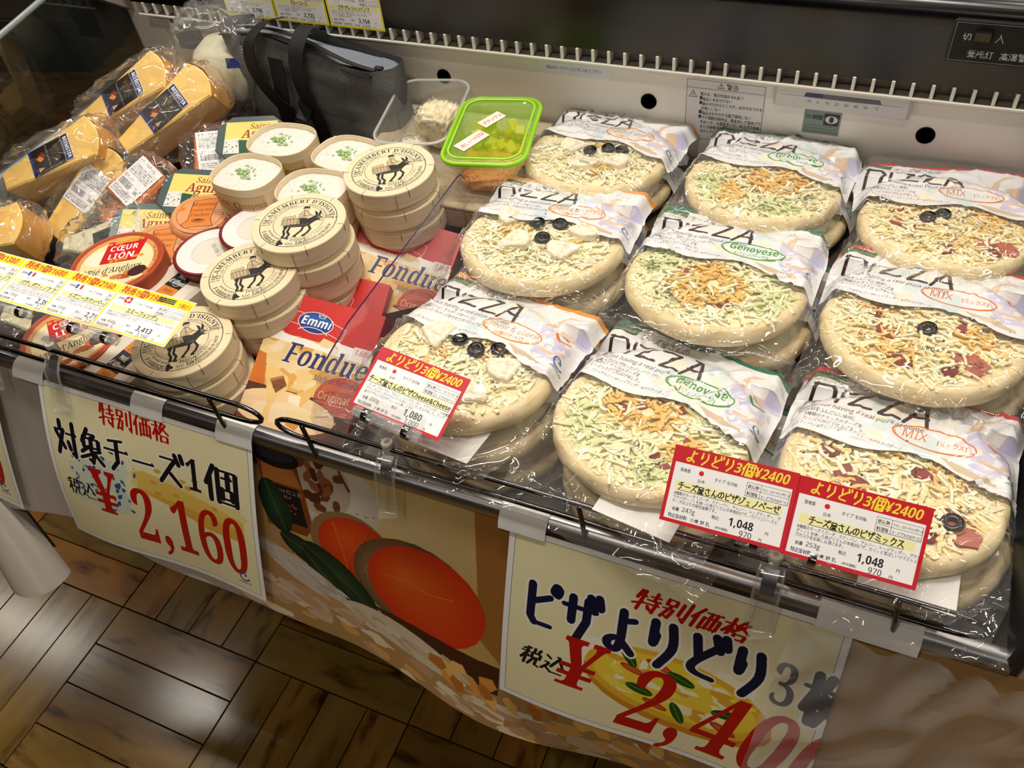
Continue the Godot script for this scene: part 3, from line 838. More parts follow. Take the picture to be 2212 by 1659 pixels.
func art_fondue() -> Texture2D:
	var p := Pad.new(720, 840, 132, Color(0.8, 0.11, 0.09))
	rng.seed = 12
	# melting-cheese picture
	p.rect(0, 47, 132, 107, Color(0.87, 0.68, 0.35))
	for k in 90:
		var c := V(rng.randf_range(0, 132), rng.randf_range(50, 100))
		blob(p, c, 13, 8, Color(0.9, 0.75, 0.45).lerp([Color(0.93, 0.86, 0.68), Color(0.84, 0.56, 0.2), Color(0.95, 0.9, 0.78)][k % 3], 0.3 + rng.randf() * 0.5), 9, 0.3)
	p.poly([V(0, 72), V(10, 74), V(20, 108), V(0, 108)], Color(0.84, 0.44, 0.12))
	p.ell(V(114, 104), 34, 26, Color(0.76, 0.27, 0.12)); p.ell(V(108, 100), 22, 15, Color(0.82, 0.36, 0.18))
	p.rect(0, 108, 132, 46, Color(0.3, 0.15, 0.09)); p.ell(V(114, 108), 30, 14, Color(0.72, 0.24, 0.11))
	p.ell(V(52, 134), 66, 26, Color(0.4, 0.2, 0.11)); p.ell(V(52, 131), 62, 22, Color(0.93, 0.8, 0.62)); p.ell(V(58, 134), 44, 13, Color(0.95, 0.85, 0.7))
	# snow line
	var sn := [V(0, 49)]
	for i in 23: sn.append(V(i * 6.0, 45 + i * 0.35 + (rng.randf_range(-2.2, 2.2) if i > 10 else rng.randf_range(-0.7, 0.7))))
	sn.append(V(132, 59)); sn.append(V(66, 56)); sn.append(V(0, 55))
	p.poly(sn, Color(0.96, 0.94, 0.92))
	# brand on a ribbon
	p.line([V(14, 18), V(42, 19), V(42, 33), V(14, 32), V(14, 18)], 0.5, Color.WHITE); p.line([V(72, 22), V(92, 27), V(90, 40), V(70, 35)], 0.5, Color.WHITE)
	p.ell(V(54, 27), 22, 12.5, Color(0.9, 0.9, 0.95)); p.ell(V(54, 27), 21, 11.6, Color(0.05, 0.16, 0.5)); p.ell(V(54, 24), 17, 7, Color(0.1, 0.33, 0.66)); p.ring(V(54, 42), 20, 9, 0.8, Color.WHITE, 0, 3.6, 5.8)
	p.text("Emmi", 54, 31, 14, Color.WHITE, "Droid Sans/b", 0.5, 0.98, 0.2)
	p.line([V(56, 20), V(55, 16), V(57.5, 18.4), V(59.5, 15.4), V(61.5, 18.4), V(64, 16), V(63, 20), V(56, 20)], 0.6, Color.WHITE)
	p.text("Fondue", 28, 78, 33, Color.WHITE, "Droid Serif/b", 0, 0.83, 0.22)
	p.text("Fondue", 28.6, 77.6, 32.4, Color(0.08, 0.12, 0.42), "Droid Serif/b", 0, 0.83, 0.22)
	p.text("Made in Switzerland", 72, 89, 9, Color(0.1, 0.15, 0.45), "Droid Serif", 0, 0.72, 0.3)
	p.text("Original", 84, 107, 12, Color(0.95, 0.8, 0.6), "Droid Sans", 0, 0.9); p.rect(82, 110, 40, 0.4, Color(0.95, 0.8, 0.6)); p.text("Original", 90, 124, 6, Color.WHITE, "Droid Sans"); p.text("recette", 100, 131, 5, Color.WHITE, "Droid Sans")
	# cow
	p.poly([V(84, 44), V(88, 41), V(92, 43), V(108, 44), V(109, 50), V(107, 58), V(105, 58), V(105, 52), V(95, 51), V(94, 57), V(92, 57), V(91, 50), V(88, 47)], Color.WHITE)
	# bread cube and dripping cheese
	p.line([V(4, 82), V(16, 86)], 1.4, Color(0.55, 0.5, 0.45))
	p.poly([V(14, 84), V(22, 84), V(36, 90), V(46, 96), V(48, 108), V(40, 116), V(36, 130), V(38, 146), V(28, 146), V(30, 124), V(24, 112), V(18, 98)], Color(0.93, 0.79, 0.5))
	p.poly([V(24, 100), V(38, 93), V(46, 103), V(36, 114)], Color(0.52, 0.3, 0.16)); p.poly([V(24, 100), V(38, 93), V(38, 96), V(26, 103)], Color(0.7, 0.46, 0.26))
	for k in 30: p.disc(V(rng.randf_range(30, 42), rng.randf_range(99, 109)), 0.5, Color(0.36, 0.18, 0.1))
	p.poly([V(54, 112), V(66, 106), V(82, 90), V(84, 92), V(76, 112), V(70, 122), V(56, 120)], Color(0.91, 0.74, 0.42)); p.poly([V(52, 112), V(66, 110), V(68, 122), V(54, 120)], Color(0.96, 0.91, 0.78)); p.line([V(82, 91), V(90, 82)], 1.2, Color(0.6, 0.56, 0.52))
	p.poly([V(56, 128), V(76, 124), V(92, 128), V(78, 138), V(74, 146), V(58, 142)], Color(0.94, 0.84, 0.62)); p.poly([V(58, 138), V(78, 136), V(72, 148), V(60, 145)], Color(0.84, 0.58, 0.25)); p.line([V(90, 128), V(104, 124)], 1.2, Color(0.62, 0.58, 0.54))
	# price sticker
	p.rect(108, 42, 22, 10.5, Color(0.95, 0.92, 0.92)); p.text("1.680", 109.5, 50.5, 9, Color(0.7, 0.1, 0.15), "Droid Sans", 0, 0.82, 0.2)
	return p.tex()
func art_banner() -> Texture2D:
	# 1300 x 300 mm photo print: shelf of food; the plain printed back sheet at the left
	var p := Pad.new(2048, 473, 1300, Color(0.72, 0.69, 0.66), 1)
	rng.seed = 77
	var X0 := 0.0
	p.rect(420, 0, 880, 300, Color(0.66, 0.52, 0.33))
	for k in 150: blob(p, V(rng.randf_range(420, 1300), rng.randf_range(222, 300)), rng.randf_range(10, 26), rng.randf_range(4, 9), [Color(0.84, 0.77, 0.66), Color(0.78, 0.68, 0.56), Color(0.87, 0.8, 0.68), Color(0.72, 0.57, 0.45), Color(0.82, 0.62, 0.36)][k % 5], 8, 0.3, 0.15)
	p.T = p.T * Transform2D(Vector2(0.62, 0), Vector2(0, 0.86), Vector2(465, 0))
	p.rect(X0 - 20, 0, 920, 300, Color(0.66, 0.52, 0.33))
	p.rect(X0 - 20, 0, 120, 40, Color(0.35, 0.2, 0.1))
	p.rect(X0 + 60, 0, 460, 250, Color(0.74, 0.61, 0.37)); tone_ell(p, V(X0 + 330, 60), 200, 110, Color(0.74, 0.61, 0.37), Color(0.85, 0.76, 0.56), V(-20, 10)); p.poly([V(X0 + 420, 0), V(X0 + 520, 0), V(X0 + 520, 260), V(X0 + 440, 200)], Color(0.62, 0.42, 0.2))
	tone_ell(p, V(X0 + 160, 60), 90, 75, Color(0.78, 0.73, 0.66), Color(0.86, 0.83, 0.79)); p.ell(V(X0 + 130, 40), 62, 60, Color(0.74, 0.67, 0.6))
	for k in 26: blob(p, V(X0 + 128 + rng.randfn() * 22, 40 + rng.randfn() * 22), 13, 8, [Color(0.42, 0.24, 0.13), Color(0.55, 0.34, 0.2), Color(0.32, 0.17, 0.09)][k % 3], 9, 0.2, rng.randf() * 3)
	p.line([V(X0 + 170, 6), V(X0 + 188, 36)], 4, Color(0.3, 0.24, 0.2))
	# honey jar
	p.poly([V(X0 + 0, 20), V(X0 + 84, 20), V(X0 + 108, 130), V(X0 + 92, 152), V(X0 + 10, 152)], Color(0.5, 0.26, 0.1)); p.poly([V(X0 + 10, 30), V(X0 + 76, 30), V(X0 + 90, 62), V(X0 + 10, 62)], Color(0.68, 0.42, 0.2))
	p.ell(V(X0 + 40, 14), 50, 20, Color(0.06, 0.06, 0.09)); p.ell(V(X0 + 40, 10), 40, 13, Color(0.15, 0.15, 0.22))
	p.poly([V(X0 + 6, 66), V(X0 + 82, 66), V(X0 + 96, 134), V(X0 + 12, 134)], Color(0.07, 0.07, 0.1))
	p.text("EL Toutes FLEURS", X0 + 12, 78, 9, Color(0.75, 0.7, 0.6), "Droid Serif"); p.text("Garrigue", X0 + 28, 88, 9, Color(0.75, 0.7, 0.6), "Droid Serif")
	for k in 16: p.disc(V(X0 + 56 + rng.randfn() * 7, 100 + rng.randfn() * 6), 2.5, Color(0.62, 0.2, 0.3))
	# mimolette halves
	var o1 := Color(0.83, 0.3, 0.08)
	p.ell(V(X0 + 186, 140), 86, 62, Color(0.55, 0.43, 0.28)); tone_ell(p, V(X0 + 196, 142), 80, 56, Color(0.78, 0.2, 0.06), Color(0.86, 0.33, 0.1), V(-20, -14)); p.line([V(X0 + 150, 104), V(X0 + 166, 150), V(X0 + 176, 190)], 1.5, Color(0.9, 0.45, 0.15))
	tone_ell(p, V(X0 + 316, 172), 128, 84, Color(0.4, 0.3, 0.19), Color(0.6, 0.48, 0.34), V(-80, 0))
	for k in 120: p.disc(V(X0 + 222 + rng.randfn() * 12, 160 + rng.randfn() * 36), 1.2, Color(0.36, 0.27, 0.18))
	tone_ell(p, V(X0 + 334, 172), 116, 78, Color(0.8, 0.2, 0.06), Color(0.87, 0.4, 0.12), V(-36, -18)); p.line([V(X0 + 250, 168), V(X0 + 300, 160), V(X0 + 340, 166), V(X0 + 390, 156)], 1.5, Color(0.9, 0.5, 0.2))
	p.poly([V(X0 + 230, 240), V(X0 + 480, 236), V(X0 + 480, 286), V(X0 + 300, 280)], Color(0.27, 0.14, 0.08))
	# bay leaves
	for q in [[X0 + 30, 110, 52, 30, 1.2], [X0 + 90, 186, 60, 22, 0.4], [X0 + 160, 214, 92, 30, 0.55], [X0 + 130, 228, 70, 20, 0.75]]:
		tone_ell(p, V(q[0], q[1]), q[2], q[3], Color(0.06, 0.15, 0.1), Color(0.13, 0.26, 0.17), Vector2.ZERO, q[4]); p.line([V(q[0], q[1]) + Vector2(-q[2], 0).rotated(q[4]), V(q[0], q[1]) + Vector2(q[2], 0).rotated(q[4])], 1.6, Color(0.28, 0.36, 0.16))
	# white sausage, shaved cheese along the foot
	p.ell(V(X0 + 80, 234), 104, 24, Color(0.76, 0.72, 0.68), 0.36)
	for k in 60: blob(p, V(X0 + 80, 232) + Vector2(rng.randf_range(-90, 90), rng.randf_range(-16, 14)).rotated(0.36), 14, 3, Color(0.8, 0.77, 0.74).lerp(Color(0.66, 0.62, 0.57), rng.randf()), 8, 0.3, 0.36)
	p.ell(V(X0 + 290, 276), 130, 24, Color(0.8, 0.74, 0.64), 0.1)
	for k in 40: blob(p, V(X0 + 230 + rng.randf_range(-80, 200), 280 + rng.randf_range(-14, 16)), 16, 5, Color(0.84, 0.79, 0.7).lerp(Color(0.72, 0.62, 0.48), rng.randf()), 8, 0.3, 0.2)
	for k in 22: blob(p, V(X0 + rng.randf_range(360, 800), rng.randf_range(268, 300)), 20, 11, [Color(0.84, 0.58, 0.26), Color(0.9, 0.7, 0.38), Color(0.7, 0.42, 0.18)][k % 3], 5, 0.2, rng.randf())
	for k in 30: blob(p, V(X0 + rng.randf_range(-20, 200), rng.randf_range(270, 300)), 30, 8, Color(0.72, 0.55, 0.4).lerp(Color(0.8, 0.74, 0.68), rng.randf()), 9, 0.3, 0.2)
	return p.tex()
func art_beemster() -> Texture2D:
	var p := Pad.new(256, 400, 48, Color(0.12, 0.09, 0.08))
	p.rect(0, 0, 48, 14, Color(0.92, 0.92, 0.95)); p.rect(0.8, 0.8, 46.4, 12.6, Color(0.08, 0.12, 0.36)); p.rect(0, 70, 48, 5, Color(0.1, 0.16, 0.45))
	p.text("BEEMSTER", 24, 9.5, 9, Color.WHITE, SANS, 0.5, 0.9); p.text("PREMIUM DUTCH CHEESE", 24, 12.6, 2.2, Color(0.8, 0.8, 0.9), SANS, 0.5)
	p.text("ROYAL", 24, 29, 10, Color(0.5, 0.42, 0.2), "Droid Serif", 0.5, 0.95); p.text("GRAND CRU", 24, 35, 4.5, Color(0.45, 0.38, 0.2), "Droid Serif", 0.5)
	p.text("ベームスターロイヤル クラシック", 24, 44, 3.6, Color(0.85, 0.83, 0.78), SANS, 0.5, 0.8)
	p.poly([V(10, 50), V(20, 46), V(24, 56), V(14, 60)], Color(0.5, 0.14, 0.08)); p.poly([V(16, 56), V(24, 50), V(26, 58), V(18, 64)], Color(0.86, 0.55, 0.16)); p.poly([V(35, 64), V(39, 52), V(43, 64)], Color(0.78, 0.62, 0.55)); p.text("V.O.C. 1612", 36, 68, 2.4, Color(0.7, 0.66, 0.6), SANS)
	return p.tex()
func art_barcode(seed_: int) -> Texture2D:
	var p := Pad.new(300, 380, 60, Color(0.94, 0.94, 0.95))
	rng.seed = seed_
	p.rect(0, 12, 60, 0.3, INK); p.text("ナチュラルチーズ", 3, 9, 6.4, INK, SANS, 0, 0.8); p.text("品名", 42, 9, 3, INK)
	for i in 5:
		var s := ""
		for k in 17: s += "原材料ナチュラルチーズ乳用品性物スエン冷蔵国産オラン本体的特"[rng.randi() % 30]
		p.text(s, 3, 17 + i * 4, 3.2, INK, SANS, 0, 0.95)
	p.text("チェスコ", 10, 42, 5, INK, SANS, 0, 0.9); p.ring(V(6, 40), 2.4, 2.4, 0.8, INK)
	var x := 4.0
	while x < 34:
		var b := rng.randf_range(0.3, 1.0); p.rect(x, 45, b, 12, INK); x += b + rng.randf_range(0.4, 0.9)
	p.text("3202", 44, 55, 7, INK, SANS, 0, 0.8); p.text("2964", 40, 48, 3.4, INK); p.text("164", 52, 48, 4, INK); p.rect(0, 60, 60, 0.3, INK)
	for i in 3:
		var s := ""
		for k in 16: s += "体香等冷蔵量で作用品器ください"[rng.randi() % 15]
		p.text(s, 3, 64.5 + i * 4, 3.2, INK, SANS, 0, 0.95)
	return p.tex()
func art_agur() -> Texture2D:
	var p := Pad.new(384, 300, 128, Color(0.88, 0.82, 0.45))
	p.poly([V(0, 62), V(40, 58), V(90, 64), V(128, 50), V(128, 100), V(0, 100)], Color(0.05, 0.28, 0.17)); p.poly([V(0, 55), V(34, 52), V(40, 100), V(0, 100)], Color(0.85, 0.86, 0.84))
	rng.seed = 3
	for k in 30: p.disc(V(rng.randf_range(2, 34), rng.randf_range(58, 98)), rng.randf_range(0.6, 1.6), Color(0.2, 0.27, 0.3))
	p.text("Saint", 84, 24, 24, Color(0.55, 0.1, 0.12), "Droid Serif", 0.5, 0.85, 0.15); p.text("Agur", 78, 52, 36, Color(0.55, 0.1, 0.12), "Droid Serif/b", 0.5, 0.85, 0.15)
	p.text("Crème", 86, 76, 20, Color(0.93, 0.93, 0.88), "Droid Serif", 0.5, 0.9, 0.2); p.text("au bleu", 92, 92, 14, Color(0.85, 0.88, 0.7), "Droid Serif", 0.5, 0.9, 0.2)
	p.disc(V(118, 22), 5, Color(0.2, 0.28, 0.42))
	return p.tex()
func art_munster() -> Texture2D:
	var p := Pad.new(384, 384, 110, Color(0.86, 0.6, 0.4))
	var b := Color(0.33, 0.15, 0.1)
	p.ring(V(55, 55), 46, 46, 0.8, b)
	p.poly([V(38, 18), V(82, 12), V(88, 20), V(78, 72), V(84, 92), V(34, 92), V(24, 84), V(34, 72)], Color(0.87, 0.5, 0.17))
	p.line([V(38, 18), V(82, 12), V(92, 14), V(86, 24), V(78, 72), V(84, 92), V(30, 94), V(22, 84), V(34, 74), V(38, 18)], 1.4, b); p.disc(V(90, 17), 4, b)
	p.text("Munster", 60, 34, 13, b, "Droid Serif", 0.5, 0.9, 0.1); p.text("Grand Père", 58, 49, 9, b, "Droid Serif", 0.5, 0.9, 0.1); p.text("Fischer", 56, 64, 12, b, "Droid Serif", 0.5, 0.9, 0.1)
	p.ring(V(54, 76), 12, 4, 1.6, b); p.ell(V(54, 75), 8, 2, b); p.disc(V(18, 40), 7, Color(0.9, 0.4, 0.1)); p.ring(V(18, 40), 4.5, 4.5, 0.8, Color(0.95, 0.8, 0.3))
	p.ring(V(94, 55), 10, 7, 0.8, b); p.text("FISCHER", 94, 57, 4, b, SANS, 0.5)
	return p.tex()
func art_lion() -> Texture2D:
	var p := Pad.new(512, 512, 124, Color(0.68, 0.27, 0.14))
	rng.seed = 8
	p.disc(V(62, 62), 56, Color(0.85, 0.6, 0.38))
	p.disc(V(62, 64), 50, Color(0.93, 0.87, 0.68)); p.ell(V(40, 46), 22, 16, Color(0.94, 0.92, 0.84))
	for k in 18: blob(p, V(20 + rng.randf_range(0, 84), 92 + rng.randf_range(-6, 12)), 9, 5, [Color(0.68, 0.3, 0.15), Color(0.9, 0.86, 0.72), Color(0.78, 0.5, 0.25)][k % 3], 7, 0.35)
	p.poly([V(50, 14), V(104, 22), V(88, 66), V(38, 60)], Color(0.8, 0.07, 0.09)); p.poly([V(60, 10), V(78, 8), V(92, 14), V(86, 24), V(62, 20)], Color(0.86, 0.66, 0.3))
	for k in 14: p.disc(V(54 + (k % 7) * 7.0, 20 if k < 7 else 58) + V(rng.randf_range(-2, 2), rng.randf_range(-2, 2)), 3, Color(0.83, 0.58, 0.22))
	p.text("CŒUR", 70, 38, 15, Color.WHITE, SANS, 0.5, 0.9, 0.1, 0.085, 1.0, 0.12); p.text("DE", 70, 42, 4, Color.WHITE, SANS, 0.5); p.text("LION", 66, 55, 16, Color.WHITE, SANS, 0.5, 0.95, 0.1, 0.085, 1.0, 0.12)
	p.text("Le", 18, 72, 8, INK, "Droid Serif", 0, 1, 0.2); p.text("Pié d'Angloys", 22, 80, 16, INK, "Droid Serif", 0, 0.72, 0.2, 0.085, 1.0, 0.08)
	p.ell(V(90, 92), 13, 10, Color(0.26, 0.09, 0.08), -0.4); p.arc("DE FRANCE", V(62, 62), 51, 0.0, 5, Color(0.5, 0.25, 0.12), SANS, false, 1.3)
	return p.tex()
func art_pave() -> Texture2D:
	var p := Pad.new(200, 320, 40, Color(0.85, 0.5, 0.2))
	p.rect(0, 17, 40, 28, Color(0.06, 0.08, 0.1)); p.ring(V(20, 14), 10, 5, 0.6, Color(0.45, 0.25, 0.1), 0, 3.3, 6.1); p.text("FROMAGERIE", 20, 11, 3, Color(0.4, 0.2, 0.1), SANS, 0.5); p.text("GUILLOTEAU", 20, 15.5, 4, Color(0.4, 0.2, 0.1), SANS, 0.5)
	p.text("PAVÉ", 20, 29, 9, Color.WHITE, SANS, 0.5, 0.9); p.text("d'Affinois", 20, 39, 9.5, Color.WHITE, "Droid Serif/b", 0.5, 0.8, 0.2); p.ring(V(22, 38), 9, 4, 0.6, Color.WHITE, 0, 0.3, 2.6)
	p.text("Ambré", 20, 54, 8, Color(0.3, 0.15, 0.08), "Droid Serif", 0.5, 0.9, 0.2)
	return p.tex()
func art_warning() -> Texture2D:
	var p := Pad.new(512, 512, 100, Color(0.9, 0.9, 0.9))
	p.text("使用品の容器をよくあらい、正しく", 3, 6, 5, INK, SANS, 0, 0.95); p.text("正しく使用ください", 6, 13, 6, INK, SANS, 0, 0.95)
	p.frame(0.5, 16, 99, 84, 0.5, INK); p.rect(0.5, 27, 99, 0.4, INK)
	p.line([V(40, 25), V(44, 18), V(48, 25), V(40, 25)], 0.6, INK); p.text("!", 44, 24.6, 6, INK, SANS, 0.5); p.text("警告", 51, 25, 8, INK, SANS)
	p.line([V(4, 40), V(9, 31), V(14, 40), V(4, 40)], 0.7, INK); p.line([V(10, 33), V(8, 36), V(10, 36), V(8.5, 39)], 0.6, INK)
	var t := ["電火水・電の作用おそれあり", "●商品に水をかけない", "●温水のかかるところや、水のかかりやすい", "  定格にしない", "●商品は水のかかる国で使用しない", "●ガス電器の別作は、電を切って電本プラグ", "  をぬくか、元電をきって、お上げの売等", "  または商格の用品にご用ください", "  そのときに作用ください"]
	for i in t.size(): p.text(t[i], 18, 37 + i * 6.6, 5, INK, SANS, 0, 0.86, 0, 0.1)
	return p.tex()
func art_loadline() -> Texture2D:
	var p := Pad.new(512, 256, 108, Color(0.92, 0.93, 0.95))
	var b := Color(0.1, 0.38, 0.72)
	p.text("LOAD LINE", 54, 27, 13, Color(0.2, 0.35, 0.5), SANS, 0.5, 0.9); p.rect(3, 29, 102, 6, b)
	for x in [18.0, 90.0]: p.poly([V(x - 9, 22), V(x + 9, 22), V(x, 42)], Color(0.92, 0.93, 0.95)); p.poly([V(x - 6, 22), V(x + 6, 22), V(x, 37)], b)
	p.text("商品はロードラインより下に入れてください", 14, 46, 5.4, Color(0.15, 0.35, 0.65), SANS, 0, 0.74)
	return p.tex()
func art_thermo() -> Texture2D:
	var p := Pad.new(768, 128, 150, Color(0.84, 0.84, 0.86))
	p.poly([V(34, 4.5), V(118, 4.5), V(121, 10), V(32, 10)], Color(0.42, 0.42, 0.46)); p.poly([V(34, 4.5), V(54, 4.5), V(54, 10), V(32, 10)], Color(0.2, 0.22, 0.5)); p.rect(4, 10, 140, 0.4, INK)
	for k in 4: p.rect(34, 5.4 + k * 1.2, 84, 0.25, Color(0.25, 0.25, 0.3))
	for k in 31: p.rect(38 + k * 2.2, 10.4, 0.3, 1.2 if k % 5 else 1.9, INK)
	var l := ["-10", "0", "10", "20", "30", "40", "50"]
	for k in 7: p.text(l[k], 38 + k * 11.0, 17.5, 5, INK, "Droid Sans", 0.5, 0.9)
	p.text("°C", 114, 17.5, 5, INK, "Droid Sans", 0, 0.9)
	return p.tex()
func art_switch() -> Texture2D:
	var p := Pad.new(640, 240, 120, Color(0.035, 0.035, 0.04))
	var w := Color(0.8, 0.82, 0.84)
	p.frame(1.6, 1.6, 116.8, 41.8, 0.4, w)
	p.text("切", 10, 20, 8.5, w); p.text("入", 42, 20, 8.5, w); p.text("蛍光灯", 19, 38, 8.6, w); p.text("高温警報", 51, 38, 8.6, w)
	return p.tex()
func art_note() -> Texture2D:
	var p := Pad.new(256, 128, 60, Color(0.93, 0.92, 0.88))
	var r := Color(0.84, 0.2, 0.12)
	p.text("グランクム", 4, 20, 12, r, SANS, 0, 0.9, 0.1, 0.11)
	return p.tex()
func art_note2() -> Texture2D:
	var p := Pad.new(256, 128, 60, Color(0.93, 0.92, 0.88))
	var r := Color(0.84, 0.2, 0.12)
	p.text("活しい", 4, 20, 11, r, SANS, 0, 0.8, 0.1, 0.11); p.text("H8M", 33, 20, 15, r, "Droid Sans", 0, 0.8)
	return p.tex()
func art_freon() -> Texture2D:
	var p := Pad.new(256, 128, 44, Color(0.5, 0.56, 0.53))
	p.text("フロン使用機器", 1, 8, 4.4, INK, SANS, 0, 0.7, 0, 0.12); p.rect(24, 2, 18, 11, INK); p.ell(V(33, 7.5), 7.5, 3.6, Color(0.85, 0.85, 0.85)); p.disc(V(33, 7.5), 2.8, INK)
	for k in 3: p.rect(2, 14 + k * 2.6, 40, 0.6, Color(0.32, 0.37, 0.35))
	return p.tex()
func art_maker() -> Texture2D:
	var p := Pad.new(256, 384, 60, Color(0.9, 0.88, 0.87))
	var r := Color(0.8, 0.3, 0.28)
	p.frame(1, 1, 58, 88, 0.5, r); p.text("お使用について", 30, 10, 6, r, SANS, 0.5, 0.9)
	for k in 3: p.text("商品は水に入れないでください", 5, 20 + k * 6, 4, r, SANS, 0, 0.9)
	p.text("⚠".replace("⚠", "!"), 16, 52, 9, r, SANS); p.text("注意", 24, 52, 9, r, SANS)
	for k in 4: p.text("商品は水に入れないでください", 5, 62 + k * 6, 4, r, SANS, 0, 0.9)
	return p.tex()
func art_side(s: String, col: Color, ink: Color) -> Texture2D:
	var p := Pad.new(512, 96, 160, col)
	p.text(s, 80, 21, 15, ink, "Droid Serif", 0.5, 0.9)
	return p.tex()

# ---------------------------------------------------------------- the shop around
func room() -> void:
	var fl := struct("floor", rbox(Vector3(9.6, 0.1, 8.2), 0.0, Vector3(-0.9, -0.062, 0.0)), mat(Color(0.055, 0.04, 0.03), 0.8))
	var B := 0.309
	var woods := []
	for k in 8:
		var tones: Array = [[Color(0.42, 0.3, 0.12), Color(0.47, 0.34, 0.14), Color(0.51, 0.38, 0.17), Color(0.55, 0.41, 0.19)], [Color(0.36, 0.26, 0.11), Color(0.42, 0.31, 0.13), Color(0.46, 0.35, 0.16), Color(0.44, 0.33, 0.15)], [Color(0.46, 0.3, 0.12), Color(0.52, 0.35, 0.14), Color(0.55, 0.38, 0.16), Color(0.58, 0.42, 0.19)], [Color(0.39, 0.29, 0.12), Color(0.44, 0.34, 0.15), Color(0.48, 0.38, 0.18), Color(0.53, 0.42, 0.21)]][k % 4]
		var alongx := k < 4
		var m := mat(Color.WHITE, 0.17); m.albedo_texture = noise_tex(0.014, tones, 256, 20 + k); m.uv1_scale = Vector3(0.8, 3.0, 1) if alongx else Vector3(3.0, 0.8, 1)
		m.detail_enabled = true; m.detail_blend_mode = BaseMaterial3D.BLEND_MODE_MUL
		var dt := noise_tex(0.012, [Color(0.25, 0.2, 0.14), Color(0.78, 0.73, 0.64), Color(0.97, 0.96, 0.94), Color(1, 1, 1), Color(1, 0.99, 0.97), Color(1, 1, 1)], 512, 60 + k, FastNoiseLite.TYPE_SIMPLEX, 8)
		m.detail_albedo = dt; m.detail_uv_layer = BaseMaterial3D.DETAIL_UV_1
		woods.append(m)
	var px := []; var pz := []
	for k in 6:
		px.append(rbox_uv(Vector3(0.306, 0.012, 0.0755), 0.0007, Vector2(k * 0.37, k * 0.29))); pz.append(rbox_uv(Vector3(0.0755, 0.012, 0.306), 0.0007, Vector2(k * 0.31, k * 0.43)))
	rng.seed = 2
	var rest := []
	for i in range(-11, 10):
		for j in range(-9, 9):
			var alongx := (i + j) % 2 == 0
			for k in 4:
				var c := Vector3(-1.110 + B * i + B / 2, -0.006, -0.357 + B * j + B / 2)
				var o := (k - 1.5) * B / 4
				if alongx: c.z += o
				else: c.x += o
				c.y += rng.randf_range(-0.0006, 0.0004)
				var near := (i >= -2 and i <= 2 and j >= -2 and j <= 1) or (i >= -9 and i <= -4 and j >= -8 and j <= -4)
				if near:
					part("plank", px[rng.randi() % 6] if alongx else pz[rng.randi() % 6], woods[(rng.randi() % 4) + (0 if alongx else 4)], fl, c)
				else: rest.append([c, Vector3(0.306, 0.012, 0.0755) if alongx else Vector3(0.0755, 0.012, 0.306)])
	var far := part("far_planks", boxes(rest, 0.0007), mat(Color(0.44, 0.33, 0.16), 0.3), fl); far.set_meta("kind", "stuff")
	var plaster := mat(Color(0.46, 0.44, 0.41), 0.9)
	struct("ceiling", rbox(Vector3(9.6, 0.1, 8.2), 0.0, Vector3(-0.9, 2.76, 0.0)), mat(Color(0.5, 0.49, 0.48), 0.9))
	struct("wall_left", rbox(Vector3(0.1, 2.8, 8.2), 0.0, Vector3(-5.75, 1.36, 0)), plaster)
	struct("wall_right", rbox(Vector3(0.1, 2.8, 8.2), 0.0, Vector3(3.95, 1.36, 0)), plaster)
	struct("wall_back", rbox(Vector3(9.6, 2.8, 0.1), 0.0, Vector3(-0.9, 1.36, -4.15)), plaster)
	struct("wall_front", rbox(Vector3(9.6, 2.8, 0.1), 0.0, Vector3(-0.9, 1.36, 4.15)), mat(Color(0.32, 0.29, 0.27), 0.9))

